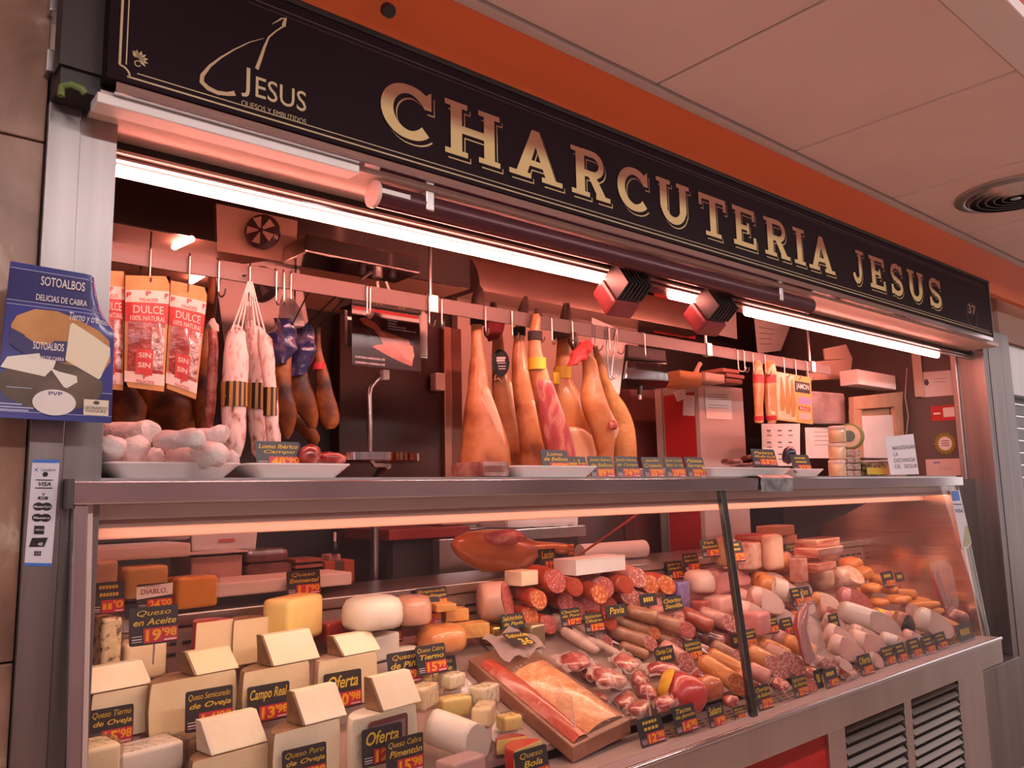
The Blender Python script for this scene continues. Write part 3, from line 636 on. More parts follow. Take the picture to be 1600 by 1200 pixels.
for k, (x0, x1, y) in enumerate(((-6,7,2),(-6,8,6),(-5,8,-1),(-4,8,-6),(-3,8,-10))): rect(g, a-DH*.001, RH, V(0,0,1), x0*mp, y*mp, x1*mp, (y+(3.4 if k < 2 else 1.2))*mp)
t.part('medal_print', g, PAPER, sub=md)
g = G(); pts = [a-DH*.0005+RH*(x*mp)+V(0,0,y*mp) for x, y in ((-8,-19),(-10,-27),(-3,-24),(1,-30),(5,-25),(10,-31),(12,-22))]; g.tube(pts, .0016, 5); t.part('medal_ribbon', g, pm('cream_ribbon', (.75,.6,.45), rough=.6), sub=md)
ham('slender cured ham leg with black hoof hanging third', [(490,808,822),(520,803,819),(555,800,822),(590,799,829),(630,804,838),(665,809,850),(700,811,858),(735,814,862),(770,820,860)], HHY+.03, [(463,818,824),(475,812,826),(490,808,825)],
    patch=[([(630,822,836),(660,824,848),(695,826,856),(735,830,860),(765,834,858)], FAT)], seed=3, rope=(803,820,512,525))
t = ham('cured ham leg with long marbled red cut and yellow band', [(490,833,846),(520,826,845),(550,826,848),(585,828,858),(610,831,864),(645,838,877),(680,846,887),(715,854,893),(750,860,898),(780,866,896)], HHY-.12, [(482,836,843),(494,833,848)],
    patch=[([(598,836,862),(630,840,874),(665,846,888),(705,854,898),(745,862,904),(778,868,900)], HMEAT)], seed=4, rope=(826,846,518,532))
t.part('yellow_band', bandaround(826,852,560,578,HHY-.12,.9,1.1), YBAND, smooth=30)
t = ham('plump orange cured ham leg with yellow band, widest of the row', [(500,874,893),(530,870,890),(560,868,890),(590,864,893),(612,862,902),(640,862,920),(668,864,934),(692,868,939),(715,874,934),(745,882,924),(775,890,916)], HHY+.09, [(474,880,890),(490,876,893),(505,875,893)],
    mat=pm('ham_skin_orange', [(.3,(.42,.14,.045)),(.5,(.58,.25,.09)),(.7,(.68,.36,.16))], scale=5, rough=.33, coat=.4, bump=.2, bscale=25, sss=.12), patch=[([(672,880,912),(690,876,930),(712,878,930),(740,886,920)], FAT)], seed=5, rope=(866,892,518,530))
t.part('yellow_band', bandaround(866,892,574,592,HHY+.09,.9,1.1), YBAND, smooth=30)
g = G(); c = W(869,591,HHY+.03); g.box(c, (.035,.01,.05)); t.part('seal_tag', g, YBAND, bevel=.004)
t = ham('cured ham leg with red ribbon and exposed bone knob', [(545,896,912),(562,908,930),(590,910,936),(620,906,944),(650,912,956),(680,926,962),(710,932,958),(740,932,960),(775,936,956)], HHY-.08, [(520,888,902),(534,886,904),(548,894,910)],
    patch=[([(620,926,942),(645,930,954),(670,936,966),(685,940,962)], pm('pink_fat', [(.3,(.70,.36,.26)),(.7,(.80,.52,.40))], scale=8, rough=.35, coat=.4))], seed=6)
g = G(); g.lathe(W(958,664,HHY-.15), [(.006,-.02),(.018,-.014),(.022,0),(.018,.014),(.004,.02)], 12, RH); t.part('bone_knob', g, HMEAT, smooth=1)
g = hang([(534,906,924),(548,894,924),(560,890,914),(570,888,902)], HHY-.12, .8, 12, 2, amp=.012, sc_=40, seed=8); t.part('red_ribbon', g, REDC, smooth=30)
ham('brown rough ham seen edge on, last in the row of hams', [(540,926,934),(575,932,946),(610,938,962),(640,944,980),(670,950,993),(700,954,995),(730,956,990),(760,960,980)], HHY+.12, None, mat=pm('brown_ham', [(.3,(.26,.10,.03)),(.5,(.48,.22,.07)),(.7,(.60,.32,.11))], scale=9, detail=6, rough=.5, bump=.7, bscale=22), seed=7)
# --- dark hams on the left
def dham(label, secs, Y, seed, sleeve=None, band=None):
    g = hang(secs, Y, .7, 16, 3, amp=.014, sc_=7, seed=seed); t = Thing('aged_ham', label, 'ham', g.cen(), 'dark aged hams on the left'); t.part('body', g, DKHAM, smooth=60)
    um = (secs[0][1]+secs[0][2])/2; p0 = W(um, secs[0][0]+3, Y); g = G(); g.tube([p0, V(p0.x, p0.y-.02, 2.184)] if Y > 2.69 else [p0, V(p0.x, RY+.004, RB+.02)], .003, 6); t.part('hanging_cord', g, ROPE)
    if sleeve: t.part('blue_sleeve', hang(sleeve, Y-.02, .75, 16, 3, amp=.02, sc_=22, seed=seed+9), BLUEV, smooth=60)
    if band: t.part('red_band', bandaround(*band, Y, .85, 1.15), REDC, smooth=30)
    return t
BLUEV = pm('blue_vacuum_film', [(.35,(.012,.014,.055)),(.55,(.03,.035,.13)),(.68,(.16,.12,.17))], scale=16, detail=6, rough=.15, coat=.8, bump=.9, bscale=26)
dham('dark aged ham low behind the kraft bags', [(585,208,240),(610,205,285),(640,212,318),(665,235,322),(685,265,310),(700,280,300)], 2.72, 11)
dham('dark aged ham leg hanging between kraft bags and salami', [(430,322,332),(470,320,336),(520,312,338),(560,305,340),(600,300,338),(640,303,334),(675,308,326)], 2.66, 12)
dham('dark aged ham piece behind the pillar on the left', [(600,176,205),(630,172,225),(660,178,222),(700,184,210)], 2.5, 17)
t = dham('dark aged ham in a clear and blue sleeve, left of the pair', [(530,432,455),(570,424,455),(610,424,460),(645,428,466),(675,438,460),(684,445,455)], 2.55, 13, sleeve=[(500,432,460),(520,422,463),(545,420,462),(570,426,450)])
g = hang([(445,444,450),(470,440,462),(495,434,474),(512,430,478)], 2.54, .5, 12, 3, amp=.012, sc_=30, seed=21); t.part('bag_top', g, veil('cloudy_bag', .55, (.75,.68,.68)), smooth=60)
dham('dark aged ham with blue sleeve, right of the pair', [(505,470,486),(545,450,486),(585,446,482),(625,452,492),(650,468,496),(668,480,494)], 2.60, 14, sleeve=[(512,466,490),(530,460,492),(555,452,490),(585,452,478)])
dham('slim dark aged ham with red band, rightmost of the dark hams', [(510,490,500),(540,489,502),(575,491,508),(610,493,518),(640,496,528),(662,500,528),(672,508,522)], 2.58, 15, band=(490,507,567,578))
dham('small dark ham end hanging lowest behind the white salchichon', [(640,440,470),(665,455,490),(685,470,500),(698,482,496)], 2.75, 16)
# --- kraft sausage bags
KRAFT = pm('kraft_paper', [(.35,(.50,.27,.10)),(.65,(.58,.33,.14))], scale=14, rough=.75)
BANDW = pm('bag_white', (.72,.62,.56), rough=.6); BANDR = pm('bag_red', (.48,.045,.04), rough=.5)
SAUS = pm('bag_sausage', [(.35,(.16,.022,.018)),(.6,(.30,.05,.035)),(.72,(.42,.14,.10))], scale=20, rough=.2, coat=.8, bump=.5, bscale=35)
GLINT = pm('bag_film_glint', [(.4,(.30,.10,.08)),(.55,(.62,.52,.50)),(.62,(.25,.06,.05))], scale=26, rough=.15, coat=.6, metal=.3, bump=.7, bscale=40)  # pale glints of the clear film painted over the sausage red
def bag(label, TL, TR, BL, BR, Y, seed):
    a, b, c, d = W(*TL,Y), W(*TR,Y), W(*BL,Y), W(*BR,Y)
    nrm = -(b-a).cross(a-c).normalized(); nrm = nrm if nrm.dot(CF) < 0 else -nrm
    def P(s, t, lift=0): # s across 0..1, t down 0..1
        p = (a*(1-s)+b*s)*(1-t) + (c*(1-s)+d*s)*t
        bul = .016*math.sin(math.pi*min(max(s,0),1))**.6 * math.sin(math.pi*min(max(t,0),1))**.7
        return p + nrm*(bul*(.8+.3*noise.noise(V(s*3+seed,t*4,0))) + lift)
    th = Thing('sausage_bag', label, 'bag', (c+d)/2, 'kraft sausage bags')
    def patch(s0,t0,s1,t1,lift,n=8,m=8):
        g = G(); g.add([P(s0+(s1-s0)*i/n, t0+(t1-t0)*j/m, lift) for j in range(m+1) for i in range(n+1)], [(j*(n+1)+i, j*(n+1)+i+1, (j+1)*(n+1)+i+1, (j+1)*(n+1)+i) for j in range(m) for i in range(n)]); return g
    g = patch(0,0,1,1,0,10,14); bk = patch(0,0,1,1,0,10,14); bk.v = [p - nrm*.02*math.sin(math.pi*((i%11)/10))*math.sin(math.pi*((i//11)/14)) for i, p in enumerate(bk.v)]; g.add(bk.v, bk.f); th.part('pouch', g, KRAFT, smooth=60)
    th.part('white_band', patch(0,.135,1,.245,.0007), BANDW); rb = th.part('red_band', patch(0,.245,1,.42,.0007), BANDR)
    th.part('sausage_window', patch(.06,.42,.94,.86,.0007,12,12), SAUS, smooth=60); th.part('film_glint', patch(.60,.46,.93,.83,.0013,10,10), GLINT, smooth=60)
    th.part('white_band', patch(0,.86,1,.955,.0010), BANDW); sq = th.part('red_square', patch(.24,.66,.66,.88,.002), BANDR)
    wd = (b-a).length; hg = (a-c).length
    def tx(s, x0, t1, x1, t0, bold=.01, lift=.0026):
        g = G(); put_text(g, s, None, None, None, w=(x1-x0), h=(t1-t0), bold=bold, f=lambda x, y: P(x0+x, t1-y, lift)); return g
    def merge(*gs):
        o = G()
        for q in gs: o.add(q.v, q.f)
        return o
    lg = [tx('P',.44,.185,.56,.142,.03), tx('PALACIOS',.30,.235,.72,.205,.01), tx('P',.02,.20,.12,.155,.03), tx('P',.88,.20,.97,.155,.03), tx('P',.44,.915,.56,.865,.03), tx('PALACIOS',.28,.95,.72,.925,.01)]
    for q in lg: th.part('brand_print', q, BANDR)
    for q in (tx('DULCE',.16,.345,.86,.275,.006), tx('100% NATURAL',.10,.41,.92,.365,.01)): th.part('lettering', q, BANDW, sub=rb)
    for q in (tx('SIN',.30,.735,.60,.69,.02), tx('SIN',.30,.82,.60,.775,.02)): th.part('lettering', q, BANDW, sub=sq)
    return th
bag('kraft sausage bag reading DULCE, leftmost and half behind the pillar', (150,422), (195,424), (150,606), (192,610), RY-.03, 1)
bag('kraft sausage bag reading DULCE, middle one', (196,430), (266,432), (194,604), (256,612), RY-.045, 2)
bag('kraft sausage bag reading DULCE, right one with turned corner', (267,438), (325,450), (258,606), (306,624), RY-.03, 3)
# --- white salchichon and thin salami
MOLD = pm('white_mould_skin', [(.34,(.22,.08,.06)),(.43,(.58,.42,.38)),(.50,(.74,.64,.61)),(.8,(.80,.72,.69))], scale=48, detail=6, rough=.75, bump=.35, stretch=(1,1,.45))
SBAND = pm('black_gold_label', [(.49,(.02,.015,.015)),(.51,(.42,.24,.06))], scale=20, rough=.4, kind='wave', dist=0, detail=0)
for lab, secs, y, bd in (('white mould salchichon, left one of the string bundle', [(508,364,374),(520,357,382),(555,351,388),(620,347,385),(690,350,382),(712,355,378),(722,362,371)], 2.32, (347,386,598,636)),
                         ('white mould salchichon, middle one of the string bundle', [(500,386,396),(515,380,408),(560,384,419),(620,386,418),(680,390,416),(706,394,414),(716,400,409)], 2.42, (385,418,600,640)),
                         ('white mould salchichon, right one of the string bundle', [(512,404,410),(530,402,424),(580,410,430),(640,414,434),(700,417,439),(724,420,437),(734,425,432)], 2.33, (412,434,606,650))):
    g = hang(secs, y, .95, 16, 3, amp=.005, sc_=22, seed=y*10); t = Thing('salchichon', lab, 'sausage', g.cen(), 'white salchichon bundle'); t.part('casing', g, MOLD, smooth=60)
    if bd: t.part('label_band', bandaround(*bd, y, .98, 1.05), SBAND, smooth=60)
    if True:
        u, v = (secs[0][1]+secs[0][2])/2, secs[0][0]; g = G()
        for q in (-8, 0, 8): g.tube([W(391+(u-391)*.12+q*.1,440,RY-.03), W((391+u+q)/2,478,RY-.03), W(u+q,v+10,y-.03)], .0022, 5)
        t.part('string', g, pm('white_string', (.75,.68,.65), rough=.8))
g = hang([(506,331,338),(520,326,341),(560,325,341),(610,323,338),(650,320,335),(668,322,332)], 2.40, .95, 12, 3, amp=.004, sc_=30, seed=31)
t = Thing('salami_stick', 'thin red salami in netting between ham and white salchichon', 'sausage', g.cen()); t.part('casing', g, pm('netted_salami', [(.4,(.24,.05,.04)),(.6,(.44,.20,.17))], scale=40, rough=.4, coat=.3), smooth=60)
g = hang([(498,328,334),(508,324,342),(518,327,341)], 2.40, .9, 10, 2, amp=.006, sc_=50); g2 = G(); p0 = W(334,502,2.40); g2.tube([p0, V(p0.x,RY+.004,RB+.02)], .003, 6); t.part('hanging_cord', g2, ROPE); t.part('tied_end', g, pm('knot_white', (.7,.55,.5), rough=.7), smooth=30)
# --- long wires hanging empty
for i, (u, v0, v1, u2) in enumerate(((947,515,590,951),(962,518,588,955))):
    t = Thing('ham_wire', ['straight steel ham wire hanging left, empty', 'slanted steel ham wire hanging right, empty'][i], 'wire', W(u2,v1,2.34)); g = G(); g.tube([W(u,v0,2.34), W(u2,v1,2.34), W(u2+5,v1+4,2.34), W(u2+8,v1-2,2.34)], .003, 6); t.part('wire', g, WIRE)
# --- snack packs and the yellow poster by the right end of the rail
SNACK = pm('snack_pack', [(.4,(.55,.22,.07)),(.6,(.66,.34,.14))], scale=9, rough=.3, coat=.6, bump=.5, bscale=30)
for i, (a, b) in enumerate(((1176,1193),(1194,1213))):
    y = RY-.02; t = Thing('snack_pack', ['yellow bread stick pack hanging left beside the poster', 'yellow bread stick pack hanging right beside the poster'][i], 'packet', W((a+b)/2,660,y), 'bread stick packs')
    t.part('pouch', hang([(564,a+4,b-5),(570,a,b-1),(600,a,b),(640,a+2,b),(656,a+3,b),(661,a+4,b-1)], y, .6, 12, 3, amp=.006, sc_=30, seed=i), SNACK, smooth=60)
    t.part('red_band', hang([(586,a-.4,b+.4),(592,a-.4,b+.4),(599,a-.2,b+.4)], y, .66, 12, 2, amp=.004, sc_=30, seed=i), BANDR, smooth=60)
    t.part('red_hem', hang([(650,a+1.5,b+.6),(657,a+2.5,b+.6)], y, .66, 12, 2, amp=.003, sc_=30, seed=i), REDC, smooth=60)
def sheet(name, label, cat, TL, TR, BL, BR, Y, mat, th=.002, X=None, thing=True):
    f = (lambda p: WX(p[0],p[1],X)) if X else (lambda p: W(p[0],p[1],Y) if not isinstance(Y, tuple) else None)
    a, b, c, d = f(TL), f(TR), f(BL), f(BR); n = (b-a).cross(c-a).normalized(); n = n if n.dot(CF) < 0 else -n
    t = Thing(name, label, cat, (c+d)/2); g = G(); g.prism([a,b,d,c], -n*th); t.part('sheet', g, mat)
    def P(s, tt, l=.0008): return (a*(1-s)+b*s)*(1-tt)+(c*(1-s)+d*s)*tt + n*l
    return t, P
def qd(g, P, s0, t0, s1, t1, l=.0008): g.poly([P(s0,t0,l), P(s1,t0,l), P(s1,t1,l), P(s0,t1,l)])
def ptx(g, P, s, x0, t0, x1, t1, bold=.01, l=.0012, shear=0): put_text(g, s, None, None, None, w=x1-x0, h=t1-t0, bold=bold, shear=shear, f=lambda x, y: P(x0+x, t1-y, l))
t, P = sheet('poster_card', 'yellow JAMON price poster hanging by the snack packs', 'poster', (1211,580), (1267,590), (1214,656), (1270,663), RY-.03, pm('poster_yellow', (.62,.40,.10), rough=.35, coat=.4), .003)
g = G(); qd(g,P,.03,.02,.52,.97); t.part('photo_ground', g, pm('poster_cream', [(.4,(.62,.50,.34)),(.6,(.75,.66,.50))], scale=8, rough=.4))
g = G()
for s, w_, t0, t1 in ((.15,.05,.1,.8),(.30,.05,.05,.85),(.44,.05,.12,.9)):
    g.poly([P(s-w_*.4,t0,.0016),P(s+w_*.4,t0,.0016),P(s+w_*2,.62,.0016),P(s+w_,t1,.0016),P(s-w_,t1,.0016),P(s-w_*1.2,.62,.0016)])
t.part('ham_print', g, pm('poster_ham', (.40,.22,.06), rough=.4))
g = G(); qd(g,P,.52,.13,.95,.36,.0016); t.part('title_box', g, BLACK); g = G(); ptx(g,P,'JAMON',.555,.17,.92,.32,.01,.0022); t.part('lettering', g, PAPER)
g = G(); qd(g,P,.60,.45,.97,.60,.0016); t.part('name_box', g, pm('lilac_print', (.35,.28,.50), rough=.5))
g = G(); qd(g,P,.60,.65,.93,.73,.0016); t.part('kilo_box', g, REDC); g = G(); ptx(g,P,'KILO',.64,.665,.89,.715,.01,.0022); t.part('lettering', g, PAPER)
g = G(); qd(g,P,.60,.78,.95,.92,.0016); t.part('price_box', g, pm('pale_pink_print', (.70,.45,.40), rough=.5))
# ================================================================== posters and stickers on the left pillar
PB = pm('bag_blue', [(.3,(.025,.035,.20)),(.7,(.045,.060,.30))], scale=5, rough=.3, coat=.3)
t = Thing('cheese_poster', 'blue goat cheese poster bag hung on the left pillar', 'poster', W(95,655,1.80))
ca, cb, cc, cd = V(.235,1.80,0), V(.0,0,0), None, None
TL, TR, BL, BR = (17,408), (182,436), (-6,652), (174,661)
YP = 1.81
pa, pb, pc, pd = W(*TL,YP), W(*TR,YP), W(*BL,YP), W(*BR,YP)
def PP(s, q, l=.0008):
    p = (pa*(1-s)+pb*s)*(1-q)+(pc*(1-s)+pd*s)*q
    curl = .05*max(0,(s-.70)/.30)**2*max(0,1-q*2.6)           # top right corner curls back
    return p + V(-curl*.9, curl*.7 + .012*math.sin(q*3.1)*(1-s) - l, -curl*.55)
def ppatch(s0, t0, s1, t1, l, n=8, m=8):
    g = G(); g.add([PP(s0+(s1-s0)*i/n, t0+(t1-t0)*j/m, l) for j in range(m+1) for i in range(n+1)], [(j*(n+1)+i, j*(n+1)+i+1, (j+1)*(n+1)+i+1, (j+1)*(n+1)+i) for j in range(m) for i in range(n)]); return g
g = ppatch(0,0,1,1,0,16,16); bk = ppatch(0,0,1,1,-.006,16,16); g.add(bk.v, bk.f); t.part('sheet', g, PB, smooth=60)
t.part('upper_field', ppatch(0,.03,1,.25,.0006), pm('bag_blue_dark', (.022,.024,.14), rough=.35)); t.part('lower_field', ppatch(0,.80,1,.96,.0006), pm('bag_blue_dark', (.022,.024,.14)))
for q in (.035,.24,.265,.80,.955): t.part('fine_line', ppatch(0,q,1,q+.005,.0012,10,1), pm('pale_blue_print', (.35,.40,.62), rough=.4))
def pell(cx, cy, rx, ry, l, n=28, a0=0, a1=360): return [PP(cx+rx*math.cos(math.radians(a0+(a1-a0)*k/n)), cy-ry*math.sin(math.radians(a0+(a1-a0)*k/n)), l) for k in range(n)]
g = G(); g.poly(pell(.45,.77,.46,.17,.0012)); t.part('board_print', g, pm('slate_print', [(.35,(.07,.045,.03)),(.65,(.16,.11,.08))], scale=14, rough=.5))
g = G(); g.poly([PP(*p,.0018) for p in ((.06,.40),(.10,.34),(.25,.285),(.45,.28),(.65,.32),(.85,.38),(.95,.44),(.97,.58),(.90,.66),(.5,.62),(.2,.58),(.06,.52))])
t.part('wheel_print', g, pm('wheel_orange', [(.35,(.42,.19,.05)),(.65,(.58,.30,.10))], scale=10, rough=.4))
g = G(); g.poly([PP(*p,.0024) for p in ((.055,.42),(.2,.465),(.38,.48),(.57,.475),(.56,.615),(.4,.625),(.2,.59),(.065,.53))]); t.part('wheel_label_print', g, pm('label_indigo', (.03,.025,.13), rough=.4))
g = G(); g.poly([PP(*p,.0030) for p in ((.575,.36),(.60,.345),(.80,.42),(.96,.49),(.96,.54),(.88,.70),(.86,.71),(.55,.60))]); t.part('wedge_print', g, pm('wedge_cream', (.80,.74,.55), rough=.5))
g = G()
for pl in (((.0,.68),(.05,.61),(.32,.57),(.33,.60),(.47,.61),(.45,.66),(.40,.70),(.38,.72)), ((.42,.66),(.50,.68),(.66,.70),(.67,.74),(.58,.785),(.55,.78))): g.poly([PP(*p,.0030) for p in pl])
t.part('slice_print', g, pm('slice_white', (.80,.79,.70), rough=.5))
g = G(); g.poly(pell(.475,.885,.19,.085,.0030)); t.part('price_oval', g, PAPER)
g = G(); b = ppatch(.735,.85,.965,.955,.0030,2,2); g.add(b.v,b.f); t.part('maker_label', g, pm('cream_label', (.75,.70,.55), rough=.6))
def pt(g, s, x0, q0, x1, q1, bold=.01, sh=0, l=.0036): put_text(g, s, None, None, None, w=x1-x0, h=q1-q0, bold=bold, shear=sh, f=lambda x, y: PP(x0+x, q1-y, l))
for a_ in (('SOTOALBOS',.28,.065,.69,.125,.012),('DELICIAS DE CABRA',.25,.185,.72,.225),('Tierno y cremoso',.56,.275,.97,.345,.004,.3),('SOTOALBOS',.26,.495,.53,.545,.012),('DELICIAS DE CABRA',.24,.585,.54,.61)):
    g = G(); pt(g,*a_); t.part('lettering', g, PAPER)
g = G(); pt(g,'PVP',.42,.815,.54,.84,.01); t.part('oval_lettering', g, PB)
g = G(); pt(g,'LEONARDO',.745,.895,.955,.915,.01); pt(g,'VAZQUEZ',.75,.918,.945,.938,.01); g.poly(pell(.85,.87,.03,.013,.0036)); t.part('maker_lettering', g, INK)
g = G()
for k, (y0, x1) in enumerate(((.905,.20),(.925,.30),(.943,.26))):
    b = ppatch(0,y0,x1,y0+.010,.0014,3,1); g.add(b.v,b.f)
t.part('small_print', g, pm('pale_blue_print', (.35,.40,.62)))
# payment card sticker
SYP = 1.8835
a, b, c, d = W(51,718,SYP), W(93.5,718.5,SYP), W(38,884,SYP), W(80.5,885,SYP)
t = Thing('card_sticker', 'white payment card sticker with blue ends on the left pillar', 'sticker', (c+d)/2)
def SPt(s, q, l=.0006): return (a*(1-s)+b*s)*(1-q)+(c*(1-s)+d*s)*q + V(0,-l,0)
g = G(); g.prism([a,b,d,c], V(0,.0012,0)); t.part('backing', g, pm('sticker_white', (.70,.71,.80), rough=.4))
g = G(); qd(g,SPt,0,0,1,.03); qd(g,SPt,0,.972,1,1); t.part('blue_edge', g, pm('sticker_blue', (.04,.18,.62), rough=.4))
def sel(g, cx, cy, rx, ry, n=22): g.poly([SPt(cx+rx*math.cos(2*math.pi*k/n), cy+ry*math.sin(2*math.pi*k/n), .0012) for k in range(n)])
g = G()
for x0, y0, x1, y1 in ((.16,.190,.80,.198),(.16,.266,.80,.275),(.30,.352,.66,.378),(.25,.625,.62,.705)): qd(g,SPt,x0,y0,x1,y1,.0012)
for cx, cy in ((.34,.445),(.64,.445),(.33,.55),(.63,.55)): sel(g,cx,cy,.20,.038)
sel(g,.5,.14,.10,.024); g.poly([SPt(*p,.0012) for p in ((.20,.74),(.78,.735),(.66,.82),(.10,.825))])
for k in range(3):
    qd(g,SPt,.32+.09*k,.862,.39+.09*k,.88,.0012); qd(g,SPt,.32+.09*k,.885,.39+.09*k,.903,.0012)
ptx(g,SPt,'VISA',.27,.212,.74,.252,.02,.0012,.2); ptx(g,SPt,'V',.42,.315,.56,.345,.02,.0012)
t.part('black_print', g, BLACK)
g = G(); ptx(g,SPt,'MasterCard',.17,.435,.80,.457,.02,.0018,.2); ptx(g,SPt,'Maestro',.18,.54,.78,.562,.02,.0018,.2); ptx(g,SPt,'PAY',.38,.357,.58,.373,.02,.0018); ptx(g,SPt,'4B',.42,.78,.60,.81,.02,.0018,.2); ptx(g,SPt,'AMERICAN',.28,.655,.60,.672,.01,.0018)
t.part('white_print', g, pm('sticker_white', (.70,.71,.80)))
g = G(); ptx(g,SPt,'CaixaBank',.33,.085,.88,.108,0,.0012); t.part('bank_print', g, INK)
g = G(); g.poly([SPt(*p,.0012) for p in ((.08,.085),(.14,.09),(.22,.08),(.17,.095),(.24,.115),(.15,.103),(.09,.112),(.12,.097))]); sel(g,.21,.083,.02,.006,8); t.part('star_print', g, pm('sticker_blue', (.04,.18,.62)))
# sticker on the case glass, right end
def GP(u, v):                                  # on the outer face of the front glass
    d_ = ray(u,v); k = (1.880-1.790)/(1.298-.462)   # y = 1.790 + k (z-.462)
    tt = (1.790 + k*(CZ-.462) - .0070)/(d_.y - k*d_.z); return CP + d_*tt
t = Thing('glass_sticker', 'blue and white card sticker at the right end of the case glass', 'sticker', GP(1500,850))
def gq(pts, l=0): return [GP(*p)+V(0,-l,0) for p in pts]
g = G(); g.prism(gq(((1484,766),(1499,766),(1518,848),(1512,857),(1503,856))), V(0,-.0006,0)); t.part('backing', g, pm('sticker_white', (.70,.71,.80)))
g = G(); g.poly(gq(((1485,767),(1497,767),(1500,782),(1488,783)), .0012)); t.part('blue_field', g, pm('sticker_blue', (.04,.18,.62)))
g = G(); g.poly(gq(((1489,787),(1502,787),(1502.5,789),(1489.5,789)), .0012)); o_ = gq(((1492,801),(1505,801),(1490,793)), .0012)
put_text(g, 'VISA', o_[0], (o_[1]-o_[0]).normalized(), V(0,0,1), w=(o_[1]-o_[0]).length, h=.02, bold=.02); t.part('print', g, PB)
g = G(); g.poly(gq(((1507,822),(1512,822),(1517,848),(1511,855),(1504,853)), .0012)); t.part('green_field', g, pm('sticker_green', (.42,.45,.30), rough=.5))
# ================================================================== price cards
NAVYC = pm('card_navy', (.030,.028,.034), rough=.4); YEL = pm('card_yellow', (.66,.46,.05), rough=.5); PRED = pm('card_red', (.50,.03,.05), rough=.4); DIG = pm('digit_orange', (.82,.36,.01), rough=.5)
MAGW = pm('card_small_white', (.75,.6,.62), rough=.5)
ncard = [0]
def card(px, lines, price, where, Y=None, h=0.0, lean=.22, rz=0.0, stand=0.0, plate=True, hand=None):
    """px = (left, top, right, bottom) of the card in the photo; stands on the deck (+h) or at depth Y"""
    u0, v0, u1, v1 = px; um = (u0+u1)/2
    p = W(um, v1, Y) if Y is not None else D(um, v1, h)
    wd = (W(u1,v1,p.y).x - W(u0,v1,p.y).x); ht = (v1-v0)*mpp(p)*1.0
    ht = max(ht - .18*wd*0, .03)
    R = V(math.cos(rz), math.sin(rz), 0); U = V(-math.sin(rz)*math.sin(lean)*-1, math.sin(lean), math.cos(lean)).normalized(); N = R.cross(U); N = N if N.y < 0 else -N
    O = p - R*(wd/2)
    def Q(x, y, l=.0): return O + R*(x*wd) + U*(y*ht) + N*l
    txt = ' '.join(lines)
    t = Thing('price_card', where, 'price card', p, 'price cards'); r = .05
    pts = []
    for cx, cy, a0 in ((1-r,r,-90),(1-r,1-r,0),(r,1-r,90),(r,r,180)):
        for k in range(4):
            a = math.radians(a0+30*k); pts.append(Q(cx+r*math.cos(a), cy+r*math.sin(a)*wd/ht))
    g = G(); g.prism(pts, -N*.0016); t.part('card', g, NAVYC)
    def put(g, s, x0, y0, x1, y1, bold=.012, sh=0, l=.0012): put_text(g, s, None, None, None, w=x1-x0, h=y1-y0, bold=bold, shear=sh, f=lambda x, y: Q(x0+x, y0+y, l))
    py = .44 if price else 0.0
    g = G(); n = max(len(lines),1); lh = (1-.06-py-.03)/n
    for i, s in enumerate(lines):
        ln_ = min(.88, .115*len(s)+.12) if s[:1] != '#' else .6; x0 = (1-ln_)/2 + (.0 if i == 0 else .02); y1 = 1-.06-i*lh
        put(g, s, x0, y1-lh*.82, x0+ln_, y1-lh*.06, .016, .28)
    if lines: t.part('lettering', g, YEL)
    if hand:
        g = G(); g.poly([Q(-.02,.46,.0018),Q(.99,.56,.0018),Q(1.0,.99,.0018),Q(-.02,.92,.0018)]); hs = t.part('handwritten_strip', g, PAPER)
        g = G(); put(g, hand[0], .20,.86,.62,.95,.004,.1,.0024); put(g, hand[1], .10,.60,.84,.82,.012,.1,.0024); t.part('handwriting', g, pm('red_ink', (.30,.03,.05), rough=.6), sub=hs)
    if price:
        a, b = price
        if plate:
            g = G(); g.poly([Q(.28,.03,.0009),Q(.985,.03,.0009),Q(.985,.43,.0009),Q(.28,.43,.0009)]); t.part('price_plate', g, PRED)
            g = G(); 
            for x0, y0, x1, y1 in ((.05,.08,.25,.10),(.05,.14,.25,.17),(.05,.22,.25,.24),(.70,.06,.95,.10)): g.poly([Q(x0,y0,.0014),Q(x1,y0,.0014),Q(x1,y1,.0014),Q(x0,y1,.0014)])
            t.part('fine_print', g, MAGW)
        g = G(); put(g, a, .32 if len(a) > 1 else .45, .07, .64, .39, .035, .05, .0016)
        if b: put(g, "'"+b, .655, .16, .96, .40, .03, .05, .0016)
        t.part('price_digits', g, DIG)
    if stand:
        g = G(); m = Q(.5, 0); g.tube([m+N*-.001, m+V(0,.004,-min(stand,.045))], .0022, 5); t.part('pin', g, WIRE)
    return t
CY = 1.93      # cards on the counter top
card((402,690,472,730), ['Lomo Ibérico','Campo'], ('48','90'), 'price card reading Lomo Iberico Campo on the counter', Y=1.93)
card((850,703,892,737), ['Lomo','de Bellota'], ('85','90'), 'price card reading Lomo de Bellota leaning on a tray', Y=1.94)
card((888,713,920,745), ['Jamón Puro'], None, 'price card reading Jamon Puro half hidden on the counter', Y=2.02)
card((924,713,962,746), ['Jamón Ibérico','de Bellota'], ('89','99'), 'price card reading Jamon Iberico de Bellota on the counter', Y=CY)
card((965,713,1002,746), ['Jamón Ibérico','de Campo'], ('74','99'), 'price card reading Jamon Iberico de Campo on the counter', Y=CY)
card((1008,714,1039,746), ['Jamón','Cruzado'], ('35','99'), 'price card reading Jamon Cruzado on the counter', Y=CY)
card((1043,714,1073,746), ['Jamón Curado','Bajo en Sal'], ('29','00'), 'price card reading Jamon Curado Bajo en Sal on the counter', Y=CY)
